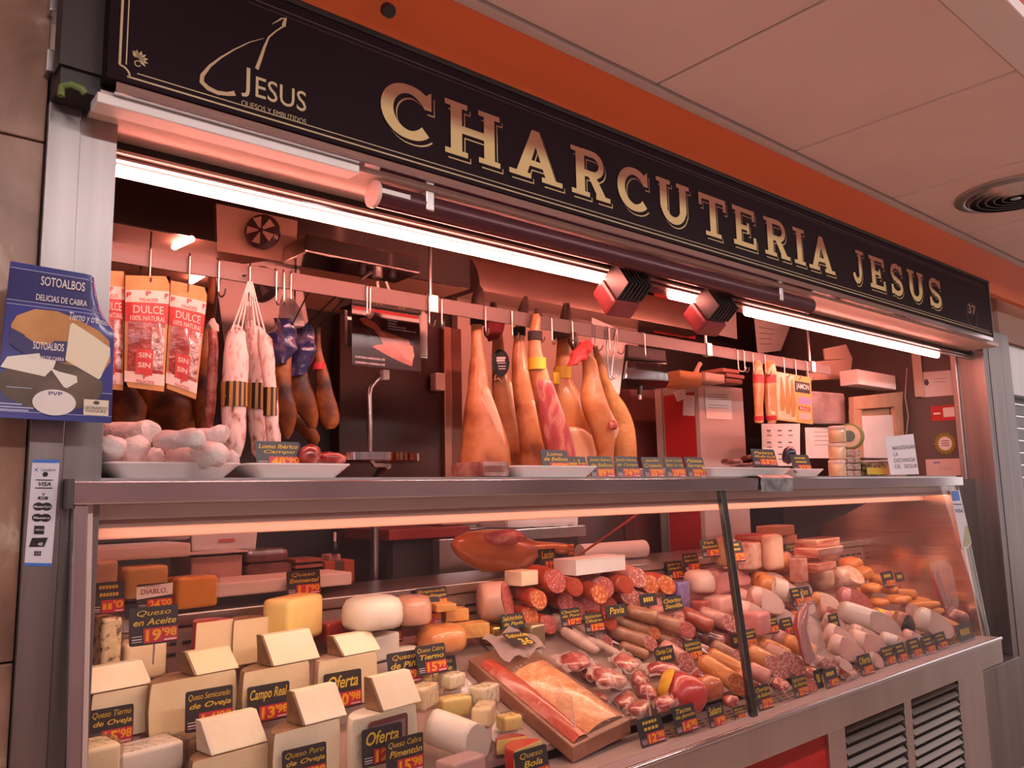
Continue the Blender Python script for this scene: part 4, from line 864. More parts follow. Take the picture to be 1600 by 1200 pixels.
card((1076,714,1105,746), ['Paleta','Serrana'], ('22','99'), 'price card reading Paleta Serrana on the counter', Y=CY)
card((1179,703,1216,727), ['Paleta','Ibérica'], ('53','90'), 'price card reading Paleta Iberica on the sliced ham tray', Y=1.97)
card((1241,711,1270,737), ['#5','#6'], ('32','90'), 'bluish price card at the end of the right foam tray', Y=1.97)
# ================================================================== goods on the counter top
TOPZ = 1.353
FOAM = pm('foam_tray', (.80,.78,.77), rough=.55)
def tray(ul, ur, vt, label, y0=1.905, y1=2.12, hgt=.036):
    xl, xr = W(ul,vt,y0).x, W(ur,vt,y0).x; g = G()
    def rr(ix, iy, z, r=.025, n=4):
        pts = []
        for cx, cy, a0 in ((xr-ix-r,y0+iy+r,-90),(xr-ix-r,y1-iy-r,0),(xl+ix+r,y1-iy-r,90),(xl+ix+r,y0+iy+r,180)):
            for k in range(n): a = math.radians(a0+90*k/(n-1)); pts.append(V(cx+r*math.cos(a), cy+r*math.sin(a), z))
        return pts
    g.loft([rr(.035,.02,TOPZ), rr(.004,.002,TOPZ+hgt-.006), rr(0,0,TOPZ+hgt-.004), rr(0,0,TOPZ+hgt), rr(.008,.008,TOPZ+hgt), rr(.038,.024,TOPZ+.008)], True, True)
    return solo('foam_tray', g, FOAM, label, 'tray', 'white foam trays', smooth=40)
tray(166, 381, 727, 'white foam tray holding paper wrapped loins at the left')
tray(388, 552, 730, 'white foam tray with lomo and its price card')
tray(806, 938, 737, 'white foam tray below the hanging hams')
tray(1108, 1238, 728, 'white foam tray of sliced ham on the right')
tray(1243, 1290, 737, 'small white foam tray at the far right', y0=1.96)
tray(1003, 1062, 716, 'white foam tray set back behind the price cards', y0=2.05, y1=2.18)
WRAPW = pm('white_wrapping', [(.3,(.56,.50,.49)),(.7,(.76,.71,.70))], scale=14, rough=.6, bump=1.0, bscale=38)
def roll(label, u, v, r, ln=.20, dx=-.06, dz=.0, y=1.93, mat=WRAPW):
    B = W(u, v, y); rr = r*mpp(B); A = B + V(dx, ln, dz); ax = (B-A).normalized(); L = (B-A).length; g = G()
    prof = [(rr*.3,-.005),(rr*.8,0),(rr,.02)] + [(rr*(1+.05*math.sin(k*2.1)), .02+(L-.03)*k/5) for k in range(1,5)] + [(rr*1.02,L-.015),(rr*.85,L),(rr*.4,L+.008),(rr*.05,L+.009)]
    g.lathe(A, prof, 16, ax); g.noise(.016, 22, u); return solo('wrapped_loin', g, mat, label, 'wrapped meat', 'paper wrapped loins', smooth=60)
roll('white wrapped loin at the left end of the tray', 184, 699, 21)
roll('white wrapped loin at the front of the pile, second from left', 226, 704, 23, y=1.925)
roll('large white wrapped loin on top of the pile', 272, 674, 23, .26, -.13, -.01, 1.97)
roll('white wrapped loin end under the large top one', 271, 704, 18, y=1.94)
roll('small round white wrapped loin on the pile, third from right', 303, 688, 15, .16, -.04, 0, 1.95)
roll('white wrapped loin lying highest at the right end of the pile', 338, 676, 18, .2, -.10, -.01, 1.98)
roll('white wrapped loin at the right of the tray near the salchichon', 333, 707, 19, y=1.93)
roll('white wrapped loin lying flat at the right tray edge', 362, 717, 12, .15, .05, 0, 1.93)
RAWM = pm('dry_cured_meat', [(.35,(.18,.02,.02)),(.55,(.34,.045,.04)),(.66,(.60,.22,.17))], scale=22, detail=5, rough=.25, coat=.7, bump=.4, bscale=20)
def lump(name, label, cat, u, v, w_, h_, y, mat, d=.08, seed=0, group=None, base=None, amp=.25, sc_=12):
    c = W(u, v, y); m = mpp(c); a, b = w_/2*m, h_/2*m; g = G(); rings = []
    for i in range(7):
        z = -1+2*i/6; k = math.sqrt(max(0,1-abs(z)**2.4))*.98+.02
        rings.append([c + RH*(a*k*math.cos(2*math.pi*j/14)) + DH*(d*k*math.sin(2*math.pi*j/14)) + V(0,0,b*z) for j in range(14)])
    g.loft(rings); g.noise(min(a,b)*amp, sc_, seed); return solo(name, g, mat, label, cat, group, smooth=60)
lump('cured_loin_piece', 'dark red cured loin piece in film behind its price card', 'meat', 484, 711, 30, 36, 1.98, RAWM, .05, 1)
lump('cured_loin_piece', 'dark red cured loin piece at the right of the tray', 'meat', 515, 716, 52, 22, 1.97, RAWM, .05, 2)
lump('cured_loin_piece', 'dark red loin under the ham legs behind the price cards', 'meat', 905, 733, 42, 18, 2.04, RAWM, .05, 3)
for i, (u, v, w_, h_) in enumerate(((1143,722,34,12),(1172,718,30,14),(1195,716,24,16),(1160,727,40,8))):
    lump('sliced_ham', ['dark sliced ham heap at the left of the right tray','dark sliced ham in the middle of the right tray','sliced ham behind the Paleta card','sliced ham lying lowest in the right tray'][i], 'sliced ham', u, v, w_, h_, 2.02, pm('sliced_dark_ham', [(.35,(.05,.012,.012)),(.6,(.16,.03,.028)),(.7,(.40,.16,.12))], scale=30, rough=.3, coat=.5), .05, i, 'sliced ham on the tray', amp=.4, sc_=25)
lump('sliced_ham_pack', 'blue black packet leaning at the right tray', 'packet', 1232, 712, 22, 30, 2.03, pm('blue_black_film', (.03,.035,.06), rough=.2, coat=.6), .03, 5)
# sealed pack lying left of the tray under the hams
t = Thing('vacuum_pack', 'flat clear vacuum pack lying under the first ham', 'pack', W(790,745,1.96)); g = G(); a = W(755,742,1.93); b = W(798,742,1.93)
g.bx(a.x, b.x, 1.93, 2.1, TOPZ, TOPZ+.05); t.part('contents', g, pm('pack_brown', [(.4,(.22,.09,.07)),(.6,(.42,.24,.20))], scale=14, rough=.25, coat=.6), bevel=.015)
# crinkled foil scrap over the counter edge
t = Thing('foil_scrap', 'crinkled grey foil hanging over the counter edge', 'foil'
, W(1215,768,1.84)); n = 10; g = G(); pts = []
for j in range(n+1):
    for i in range(n+1):
        p = W(1189+50*i/n, 737+31*j/n, 1.843); f = j/n
        if f < .3: p.y += (.3-f)*.25; p.z = 1.358
        p.y -= .002*math.sin(i*2.4+j*.9); pts.append(p)
g.add(pts, [(j*(n+1)+i, j*(n+1)+i+1, (j+1)*(n+1)+i+1, (j+1)*(n+1)+i) for j in range(n) for i in range(n)]); t.part('sheet', g, pm('grey_foil', [(.4,(.20,.21,.22)),(.6,(.42,.43,.45))], scale=18, rough=.35, metal=.6, bump=.6), smooth=60)
# jars, tins, cans, olives, notice
JARM = pm('jar_cream', [(.4,(.58,.42,.24)),(.6,(.70,.54,.34))], scale=20, rough=.3, coat=.5); GLID = pm('jar_lid', (.68,.58,.50), rough=.35)
for i, (vt, vb) in enumerate(((666,692),(693,718),(719,746))):
    y = 2.02; c = W(1309,vb,y); m = mpp(c); r = 13*m; h = (vb-vt)*m
    t = Thing('pate_jar', ['topmost','middle','bottom'][i]+' jar in the stack of three cream jars', 'jar', c, 'stacked cream jars')
    g = G(); g.lathe(c, [(r*.9,0),(r,h*.06),(r,h*.70),(r*.92,h*.78)], 20); t.part('glass_body', g, JARM, smooth=40)
    g = G(); g.lathe(c, [(r*.98,h*.78),(r*1.0,h*.8),(r*1.0,h*.97),(r*.9,h)], 20); t.part('lid', g, GLID, smooth=40)
t = Thing('cheese_tin', 'round green rimmed tin standing on edge beside the jar stack', 'tin', W(1331,702,2.04)); c = W(1330,682,2.04); m = mpp(c); ax = -(DH*.75+RH*.6).normalized()
g = G(); g.lathe(c, [(20*m,0),(20*m,.035)], 28, ax); t.part('rim', g, pm('tin_green', (.20,.26,.08), rough=.4), smooth=40)
g = G(); g.lathe(c+ax*.035, [(17*m,0),(17*m,.002)], 28, ax); t.part('face', g, pm('tin_face', (.62,.56,.44), rough=.4))
g = G(); g.lathe(c+ax*.0375, [(9*m,0),(9*m,.001)], 20, ax); t.part('emblem', g, pm('tin_emblem', (.10,.20,.16), rough=.4))
for k in range(8):
    col, row = k % 2, k//2; c = W(1329+13*col, 745-11*row, 2.0); m = mpp(c)
    t = Thing('fish_can', 'flat fish can with striped wrapper, '+['bottom','second','third','top'][row]+' row '+['left','right'][col], 'can', c, 'flat fish cans')
    g = G(); g.box(c+V(0,.03,5*m), (16*m,.06,9.6*m)); t.part('tin', g, pm('can_wrap', [(.45,(.66,.55,.48)),(.5,(.20,.08,.06)),(.58,(.62,.5,.44))], scale=60, rough=.35, stretch=(.3,.3,2)), bevel=.004)
t = Thing('olive_tub', 'clear tub of olives in front of the carton frame', 'tub', W(1373,745,2.0)); a, b = W(1352,745,1.98), W(1396,745,1.98)
g = G(); g.loft([[V(a.x+.01+o_,1.98+o_*.3,z), V(b.x-.01-o_,1.98+o_*.3,z), V(b.x-.01-o_,2.08,z), V(a.x+.01+o_,2.08,z)] for o_, z in ((.012,TOPZ),(0,TOPZ+.09))]); t.part('tub', g, film('tub_clear', .9, rough=.08))
g = G(); g.bx(a.x+.025, b.x-.025, 1.995, 2.07, TOPZ+.002, TOPZ+.075); t.part('olives', g, pm('olives_mix', [(.3,(.05,.035,.01)),(.55,(.28,.22,.07)),(.7,(.50,.42,.28))], scale=45, kind='voronoi', rough=.3), bevel=.01)
g = G(); g.bx(a.x+.004, b.x-.004, 1.975, 2.085, TOPZ+.09, TOPZ+.096); t.part('lid', g, pm('tub_lid', (.10,.08,.07), rough=.4))
g = G(); g.bx(a.x+.02, b.x-.07, 1.977, 1.979, TOPZ+.01, TOPZ+.045); t.part('label', g, pm('tub_label', (.55,.45,.06), rough=.5))
t, P = sheet('paper_notice', 'white paper notice reading MANTENGAN LA DISTANCIA propped on the counter', 'notice', (1382,683), (1427,678), (1392,742), (1436,741), 1.93, pm('notice_white', (.80,.82,.88), rough=.8))
g = G(); ptx(g,P,'MANTENGAN',.20,.26,.98,.36,.012); ptx(g,P,'LA',.20,.42,.36,.52,.012); ptx(g,P,'DISTANCIA',.18,.58,.94,.68,.012); ptx(g,P,'DE   SEGUR',.18,.74,.98,.84,.012); t.part('lettering', g, pm('notice_ink', (.20,.20,.24), rough=.7))
# ================================================================== interior furniture and clutter
def lines(g, P, x0, x1, ys, th=.014, l=.0008):
    for y in ys: qd(g, P, x0, y, x1-.1*random.random(), y+th, l)
# red / white fridge
t = Thing('fridge', 'tall cabinet with red side and pale front bearing taped papers', 'cabinet', (4.3, 2.95, FZ))
FX0 = W(1096,700,2.82).x; FX1 = W(1166,700,2.82).x; zt = W(1130,603,2.82).z
yb = 2.75*0+ (FX0*(1/ (W(1028,680,1.0).x)))      # depth where the ray through the left edge meets the red side plane
g = G(); g.bx(FX0, FX1, 2.82, yb, FZ, zt); t.part('body', g, pm('fridge_white', (.52,.44,.42), rough=.4), bevel=.006)
g = G(); g.bx(FX0-.006, FX0, 2.85, yb-.06, FZ+.05, zt-.05); t.part('red_side', g, RED)
g = G(); g.bx(FX0-.012, FX0, yb-.05, yb, FZ, zt); t.part('edge_trim', g, STEEL)
t, P = sheet('taped_paper', 'printed paper in a sleeve taped to the pale cabinet front', 'paper', (1101,606), (1142,607), (1104,654), (1144,656), 2.815, PAPER); g = G(); lines(g,P,.1,.9,(.2,.28,.36,.55,.63)); t.part('print', g, INK)
t, P = sheet('taped_paper', 'paper slip taped to the red cabinet side', 'paper', (1068,617), (1085,618), (1067,649), (1085,650), None, PAPER, X=FX0-.008); g = G(); lines(g,P,.1,.8,(.12,.2)); t.part('print', g, REDC)
t, P = sheet('taped_paper', 'tilted paper slip near the top of the red cabinet side', 'paper', (1052,612), (1070,605), (1058,628), (1072,622), None, PAPER, X=FX0-.01)
# clutter on top of the fridge
for i, (u, v, w_, h_, col) in enumerate(((1062,594,50,22,(.55,.28,.12)),(1100,593,45,14,(.62,.5,.44)),(1125,582,40,6,(.45,.2,.15)),(1132,590,44,6,(.35,.16,.13)),(1130,598,40,7,(.25,.12,.10)))):
    c = W(u,v,2.82); m = mpp(c); g = G(); g.box(c, (w_*m*1.1,.16,h_*m)); solo('carton', g, pm('carton_%d'%i, col, rough=.7), ['orange brown carton on the left end of the cabinet top','pale crumpled box on the cabinet top','thin flat box topmost in the small pile','thin flat box second in the small pile','dark flat box lowest in the small pile'][i], 'box', bevel=.006)
g = G(); g.tube([W(1085,590,2.8), W(1090,575,2.8), W(1094,568,2.8)], [.02,.012,.014], 8); solo('glove', g, pm('glove_cream', (.6,.45,.38), rough=.6), 'pale rubber glove finger sticking up on the cabinet', 'glove', smooth=1)
# brown pillar panel left of the fridge
g = G(); a = W(986,650,3.3).x; b = W(1029,650,3.3).x; g.bx(a, b, 3.3, 3.39, FZ, 2.0); solo('panel', g, pm('plum_panel', (.17,.06,.055), rough=.3), 'plum brown panel between wall and red cabinet', 'panel', bevel=.004)
# red wall poster top
t, P = sheet('wall_poster', 'red and white poster high on the back wall behind the spotlights', 'poster', (1022,452), (1087,470), (1022,520), (1087,530), 3.38, REDC)
t, P = sheet('wall_poster', 'pale paper poster high on the wall right of the red one', 'poster', (1088,470), (1150,486), (1088,516), (1152,530), 3.37, PAPER)
t, P = sheet('wall_poster', 'pale calendar sheet tilted under the light bar', 'poster', (1178,492), (1236,506), (1184,552), (1220,548), 3.2, PAPER); g = G(); lines(g,P,.1,.6,(.3,.45,.6,.75)); t.part('print', g, INK)
# first scale with ham poster, pole and pan
t = Thing('hanging_scale', 'dark hanging scale head with green digits behind the ham poster', 'scale', W(604,520,2.62))
def pbox(TL, TR, BR, BL, Y, th):
    g = G(); g.prism([W(*TL,Y), W(*TR,Y), W(*BR,Y), W(*BL,Y)], V(0,th,0)); return g
t.part('head', pbox((549,456),(660,476),(659,492),(550,475),2.56,.10), BLACK, bevel=.004)
g = G(); 
for s, u, v in (('0.00',577,478),('00',622,486)):
    o_ = W(u,v-4,2.557); put_text(g, s, o_, V(1,0,0), V(0,0,1), w=.06 if len(s)>2 else .034, h=.024, bold=.01)
t.part('digits', g, pm('digit_green', (.30,.32,.04), rough=.4))
t.part('mounting_plate', pbox((543,458),(668,480),(668,560),(543,540),2.68,.02), STEEL)
g = G(); g.tube([W(657,490,2.66), W(658,556,2.66)], .022, 12); t.part('side_tube', g, WHITEP, smooth=1)
t, P = sheet('ham_poster', 'black laminated poster showing a ham on its stand', 'poster', (550,476), (655,493), (550,570), (658,581), 2.55, pm('poster_black', (.035,.012,.012), rough=.12, coat=.8), .003)
g = G(); qd(g,P,.02,.02,.98,.065); t.part('red_header', g, REDC)
g = G(); g.poly([P(*p,.0010) for p in ((.10,.22),(.18,.18),(.32,.24),(.42,.36),(.62,.42),(.82,.47),(.90,.70),(.86,.92),(.72,.88),(.50,.78),(.28,.66),(.34,.62),(.44,.60),(.40,.50),(.30,.36),(.16,.30))]); t.part('ham_print', g, pm('poster_ham_red', [(.35,(.30,.05,.03)),(.65,(.48,.14,.08))], scale=10, rough=.3, coat=.6))
g = G(); g.poly([P(*p,.0014) for p in ((.62,.60),(.88,.56),(.90,.74),(.86,.84),(.76,.80))]); g.poly([P(*p,.0014) for p in ((.36,.40),(.44,.40),(.52,.47),(.46,.48))]); t.part('fat_print', g, pm('poster_fat', (.50,.22,.15), rough=.3))
g = G(); 
for i, (s, w_) in enumerate((('- DESHUESADO',.16),('- LONCHEADO',.14),('- ENVASADO AL VACIO',.28),('- TRABAJAMOS EN SOBRES DE 100 GRS',.44))): ptx(g,P,s,.50,.16+.048*i,.50+w_,.185+.048*i,.01)
ptx(g,P,'CORTADO A MAQUINA 25€',.04,.84,.46,.885,.012); ptx(g,P,'CORTADO A CUCHILLO 45€',.04,.93,.46,.965,.012); t.part('lettering', g, PAPER)
t = Thing('scale_pan', 'steel scale pan on a bent pole in front of the dark door', 'scale', W(600,722,2.8))
g = G(); g.tube([W(600,585,2.8), W(590,593,2.8), W(580,604,2.8), W(577,615,2.8), W(578,660,2.8), W(578,718,2.8), W(585,726,2.8), W(606,727,2.8)], .011, 10); t.part('pole', g, STEEL, smooth=1)
g = G(); g.box(W(601,586,2.79), (.03,.03,.04)); t.part('end_cap', g, WHITEP, bevel=.004)
a, b = W(530,712,2.8), W(672,712,2.8); g = G(); cc = (a+b)/2; g.loft([[V(cc.x+(b.x-a.x)/2*k*math.cos(2*math.pi*j/28), 2.92+.17*k*math.sin(2*math.pi*j/28), z) for j in range(28)] for k, z in ((.94,cc.z-.022),(1,cc.z-.018),(1,cc.z+.012),(.97,cc.z+.012),(.95,cc.z-.012))]); t.part('pan', g, CHROME, smooth=40)
g = G(); p = W(606,727,2.8); g.tube([p, V(p.x,2.84,p.z-.01), V(p.x,2.9,p.z-.05), V(p.x,2.9,FZ)], .016, 10); t.part('post', g, STEEL, smooth=1)
# second scale
t = Thing('hanging_scale', 'steel hanging scale with dark display right of the hams', 'scale', W(1012,605,2.62))
t.part('display', pbox((981,538),(1040,548),(1042,566),(981,563),2.60,.08), BLACK, bevel=.004)
g = G(); g.prism([W(981,563,2.60), W(1042,566,2.60), W(1046,596,2.60), W(977,592,2.60)], V(0,.12,0)); t.part('housing', g, CHROME, bevel=.006)
g = G(); g.prism([W(977,592,2.60), W(1046,596,2.60), W(1040,606,2.68), W(980,604,2.68)], V(0,.10,0)); t.part('underside', g, DSTEEL)
g = G(); g.tube([W(1000,603,2.66), W(1000,617,2.66)], .014, 10); t.part('stem', g, BLACK, smooth=1); g = G(); g.tube([W(1000,617,2.66), W(1000,624,2.66)], .008, 8); t.part('stem_tip', g, WHITEP)
# paper behind the hams, white hanging sheets and fan on the left
t, P = sheet('hanging_paper', 'white paper sheet hanging behind the long wires', 'paper', (925,496), (980,520), (925,612), (968,616), 2.62, PAPER)
t, P = sheet('hanging_paper', 'white plastic sheet hanging behind the salchichon bundle', 'plastic sheet', (336,420), (464,400), (352,545), (482,505), 2.74, pm('milky_sheet', (.62,.55,.54), rough=.4))
t, P = sheet('hanging_paper', 'upper pale sheet fixed on the hood front', 'plastic sheet', (338,318), (465,345), (340,392), (462,412), 2.69, pm('tan_sheet', (.52,.36,.28), rough=.4, metal=.3))
t = Thing('fan', 'small round black fan behind the white sheet', 'fan', W(404,448,2.72)); c = W(404,442,2.72); g = G(); g.lathe(c, [(.058,0),(.066,.012),(.066,.03)], 24, DH); t.part('ring', g, BLACK, smooth=40)
for k in range(5):
    a = 2*math.pi*k/5; d1 = RH*math.cos(a)+V(0,0,math.sin(a)); d2 = RH*math.cos(a+.6)+V(0,0,math.sin(a+.6)); g = G(); g.prism([c-DH*.004+d1*.012, c-DH*.004+d1*.052, c-DH*.008+d2*.052, c-DH*.008+d2*.012], DH*.002); t.part('blade', g, pm('fan_grey', (.10,.08,.08), rough=.4))
t = Thing('fan', 'round mirror black fan on the upper sheet under the light bar', 'fan', W(408,365,2.62)); c = W(408,360,2.62); g = G(); g.lathe(c, [(.05,0),(.062,.01),(.062,.025)], 24, DH); t.part('ring', g, pm('fan_dark', (.05,.03,.03), rough=.25), smooth=40)
for k in range(5):
    a = 2*math.pi*k/5+.3; d1 = RH*math.cos(a)+V(0,0,math.sin(a)); d2 = RH*math.cos(a+.6)+V(0,0,math.sin(a+.6)); g = G(); g.prism([c-DH*.004+d1*.01, c-DH*.004+d1*.05, c-DH*.008+d2*.05, c-DH*.008+d2*.01], DH*.002); t.part('blade', g, pm('fan_tan', (.4,.26,.2), rough=.4))
# steel lamp tray under hood with clamps
t = Thing('overhead_tray', 'steel tray with clamps hung above the rail near the hood', 'tray', W(585,420,2.5)); a, b = W(478,378,2.5), W(657,402,2.5)
g = G(); g.bx(a.x, b.x, 2.5, 2.68, a.z-.035, a.z+.03); t.part('box', g, HOODM, bevel=.006)
for u, v, r in ((566,420,.014),(590,424,.02),(612,426,.016)):
    c = W(u,v-10,2.56); g = G(); g.tube([c+V(0,0,.03), c-V(0,0,.05)], r, 12); t.part('clamp', g, BLACK if r < .018 else STEEL, smooth=40)
for u0, v0, u1, v1 in ((563,437,580,425),(590,440,592,460),(603,440,610,460)):
    g = G(); g.tube([W(u0,v0,2.52), W(u1,v1,2.52)], .006, 6); t.part('strut', g, WIRE)
# right wall stickers and boxes
RX = 5.715
t, P = sheet('wall_sticker', 'pale information sheet at the top of the right wall', 'sticker', (1437,582), (1491,578), (1440,621), (1494,617), None, pm('sheet_pink_white', (.72,.66,.64), rough=.6), X=RX); g = G(); lines(g,P,.4,.8,(.3,.42)); g.poly([P(.18+.07*math.cos(k*.6),.42+.13*math.sin(k*.6),.0008) for k in range(10)]); t.part('print', g, INK)
t, P = sheet('wall_sticker', 'red sticker with white box on the right wall', 'sticker', (1454,635), (1492,632), (1456,658), (1494,656), None, REDC, X=RX); g = G(); qd(g,P,.5,.16,.96,.78); qd(g,P,.1,.45,.38,.58); t.part('white_box', g, PAPER)
t = Thing('wall_sticker', 'olive green sunburst seal on the right wall', 'sticker', WX(1478,712,RX)); c = WX(1477,693,RX); r = .5*(WX(1459,693,RX)-WX(1495,693,RX)).length
rv = 18*mpp(c)/r
def on_wall(rad, a): return c + V(0,-math.cos(a)*rad,math.sin(a)*rad*rv)
def seal(g, r0, r1, n, lift): g.poly([on_wall(r1 if k % 2 == 0 else r0, math.pi*k/n)+V(-lift,0,0) for k in range(2*n)])
g = G(); seal(g, r*.84, r, 16, .001); t.part('seal', g, pm('olive_seal', (.24,.22,.03), rough=.5)); g = G(); seal(g, r*.6, r*.6, 12, .002); t.part('seal_centre', g, PAPER)
g = G()
for k in (-1,0,1): z = c.z+.015*k; g.poly([V(c.x-.003,c.y-r*.35,z), V(c.x-.003,c.y+r*.35,z), V(c.x-.003,c.y+r*.35,z+.005), V(c.x-.003,c.y-r*.35,z+.005)])
t.part('print', g, INK)
t, P = sheet('wall_sticker', 'pale sheet at the foot of the right wall above the counter', 'sticker', (1446,718), (1502,716), (1448,744), (1506,743), None, pm('sheet_salmon', (.70,.58,.54), rough=.6), X=RX); g = G(); lines(g,P,.35,.75,(.5,.62)); t.part('print', g, INK); g = G(); qd(g,P,.22,.15,.4,.27); t.part('mark', g, pm('lilac_print', (.35,.28,.50)))
t, P = sheet('wall_panel', 'pale vertical board at the back edge of the right wall', 'board', (1424,552), (1438,550), (1430,620), (1444,620), None, WARM, X=RX-.02)
# cartons, frame, sheets on the far right back area
def cbox(name, label, cat, u0, v0, u1, v1, Y, th, mat, bev=.006, rz=0):
    a, b = W(u0,v1,Y), W(u1,v1,Y); tz = W((u0+u1)/2,v0,Y).z; g = G(); g.box(((a.x+b.x)/2, Y+th/2, (a.z+tz)/2), (b.x-a.x, th, tz-a.z), Matrix.Rotation(rz,3,'Z')); return solo(name, g, mat, label, cat, bevel=bev)
CARD = pm('carton_tan', [(.35,(.44,.27,.17)),(.65,(.52,.33,.21))], scale=8, rough=.75)
t = Thing('carton_tray', 'open tan carton tray standing on edge behind the notice', 'carton', W(1372,745,2.45))
for k, (a, b, c, d) in enumerate((((1333,620),(1411,612),(1410,634),(1334,640)), ((1333,640),(1346,640),(1352,745),(1340,745)), ((1398,634),(1410,634),(1416,745),(1406,745)))):
    t.part('wall', pbox(a, b, c, d, 2.44, .03), CARD)
t.part('back', pbox((1334,630),(1410,622),(1416,745),(1340,745), 2.48, .01), CARD)
t.part('inner_paper', pbox((1345,650),(1400,648),(1404,720),(1349,722), 2.46, .005), PAPER)
cbox('paper_box', 'white flat box lying on top of the tan carton tray', 'box', 1341, 582, 1400, 600, 2.42, .12, PAPER)
cbox('plastic_bag_pack', 'grey translucent bag pack hanging behind the yellow poster', 'bag', 1268, 612, 1318, 660, 2.55, .08, pm('mauve_bag', [(.35,(.30,.20,.19)),(.65,(.46,.34,.33))], scale=8, rough=.25, coat=.4, bump=.5), .02, -.15)
t, P = sheet('wall_paper', 'paper calendar with twelve little pictures below the snack packs', 'paper', (1190,662), (1250,662), (1192,728), (1250,728), 2.62, PAPER); g = G()
for i in range(3):
    for j in range(3): qd(g,P,.12+.28*i,.15+.28*j,.22+.28*i,.18+.28*j); qd(g,P,.12+.28*i,.27+.28*j,.24+.28*i,.29+.28*j)
t.part('print', g, INK)
t, P = sheet('wall_paper', 'typed paper sheet between the calendar and the jar stack', 'paper', (1258,668), (1300,668), (1260,716), (1302,716), 2.60, PAPER); g = G(); lines(g,P,.3,.95,(.14,.28,.42,.56)); t.part('print', g, INK)
t = Thing('open_carton', 'open pale carton with folded flaps high at the end of the rail', 'carton', W(1302,592,2.62))
t.part('panel', pbox((1262,566),(1330,560),(1330,592),(1262,594),2.62,.01), pm('pale_carton', (.60,.44,.36), rough=.7)); t.part('flap', pbox((1288,545),(1322,538),(1328,560),(1290,562),2.62,.01), pm('pale_carton', (.60,.44,.36))); t.part('flap', pbox((1322,538),(1332,560),(1328,592),(1318,570),2.63,.01), pm('pale_carton', (.60,.44,.36)))
g = G(); p = W(1300,562,2.625); g.tube([p, V(p.x,p.y,2.66)], .003, 6); t.part('hanging_cord', g, ROPE)
t = Thing('paper_funnel', 'wrinkled paper funnel hanging over the dark corner', 'paper', W(1366,598,2.7)); g = hang([(570,1342,1392),(578,1345,1390),(586,1354,1380),(598,1362,1372)], 2.7, .5, 12, 3, amp=.01, sc_=25); t.part('funnel', g, pm('waxed_paper', (.42,.28,.22), rough=.4), smooth=40)
g = G(); g.tube([WX(1417,575,5.66), WX(1414,620,5.66), WX(1419,650,5.66), WX(1416,680,5.66), WX(1422,708,5.66), WX(1424,738,5.66)], .004, 6); solo('cable', g, pm('pale_cable', (.5,.35,.3), rough=.5), 'thin pale cable dangling beside the right wall', 'cable', smooth=1)
# staff side: counters and clutter seen through the case glass
WB = pm('cutting_board', (.80,.74,.68), rough=.45)
cbox('cutting_board', 'thick white cutting board block glowing at the left inside the case', 'board', 146, 852, 298, 879, 2.50, .18, WB, .008)
cbox('cutting_board', 'long white cutting board on the worktop behind the cheeses', 'board', 330, 903, 550, 935, 2.46, .20, WB, .006)
cbox('grinder', 'steel slicer body behind the left cutting board', 'machine', 150, 815, 300, 852, 2.72, .25, STEEL, .02)
CW = pm('pale_box', [(.4,(.50,.34,.29)),(.6,(.56,.40,.34))], scale=5, rough=.6)
t = Thing('carton', 'pale carton with red stamped lettering behind the case', 'box', W(350,860,2.75)); g = pbox((298,818),(405,808),(400,858),(300,862),2.75,.2); t.part('body', g, CW, bevel=.006)
g = G(); o_ = W(342,848,2.746); 
for k in range(3): rect(g, o_, V(1,0,0), V(0,0,1), 0, .03*k, .055-.006*k, .03*k+.012)
t.part('red_stamp', g, pm('stamp_red', (.42,.06,.05), rough=.6))
cbox('carton', 'pale carton lower in the stack behind the orange cheese', 'box', 298, 869, 378, 915, 2.66, .2, CW)
cbox('lid_box', 'flat pale box lid between two stacked cartons', 'box', 296, 863, 388, 868, 2.64, .24, pm('pale_lid', (.58,.42,.36), rough=.6))
DKB = pm('dark_bag', [(.4,(.10,.055,.05)),(.6,(.20,.11,.10))], scale=8, rough=.25, coat=.5, bump=.6)
cbox('vacuum_bag_pack', 'dark shiny bag pack, upper one behind the white board', 'bag', 385, 858, 452, 882, 2.66, .15, DKB, .02)
cbox('vacuum_bag_pack', 'dark shiny bag pack, lower one behind the white board', 'bag', 386, 880, 458, 912, 2.64, .15, DKB, .02)
for k in range(4): cbox('wooden_slat_pack', 'flat red brown packet in the pile by the striped box, '+['lowest','second','third','topmost'][k], 'packet', 462, 873-0+9*(3-k), 505, 880+9*(3-k), 2.62, .12, pm('packet_brown', [(.4,(.26,.09,.06)),(.6,(.36,.16,.12))], scale=12, rough=.4), .003)
STRIPE = pm('striped_box', [(.49,(.10,.075,.06)),(.51,(.40,.10,.03))], scale=4.2, kind='wave', rough=.5, dist=0, detail=0, stretch=(1,0,.6))
cbox('striped_box', 'dark box with orange diagonal stripes behind the ledge', 'box', 505, 876, 555, 914, 2.62, .12, STRIPE)
t = Thing('bottle', 'dark bottle with pale neck on a small white stand', 'bottle', W(523,866,2.66)); c = W(523,866,2.66); m = mpp(c)
g = G(); g.lathe(c, [(5*m,0),(5*m,12*m),(2.4*m,17*m),(2.2*m,20*m)], 12); t.part('glass', g, BLACK, smooth=40); g = G(); g.lathe(c, [(2.3*m,20*m),(2.3*m,34*m)], 10); t.part('neck_foil', g, pm('foil_pink', (.55,.35,.3), rough=.4), smooth=40)
cbox('stand', 'small pale block under the dark bottle', 'block', 514, 866, 533, 877, 2.66, .06, CW)
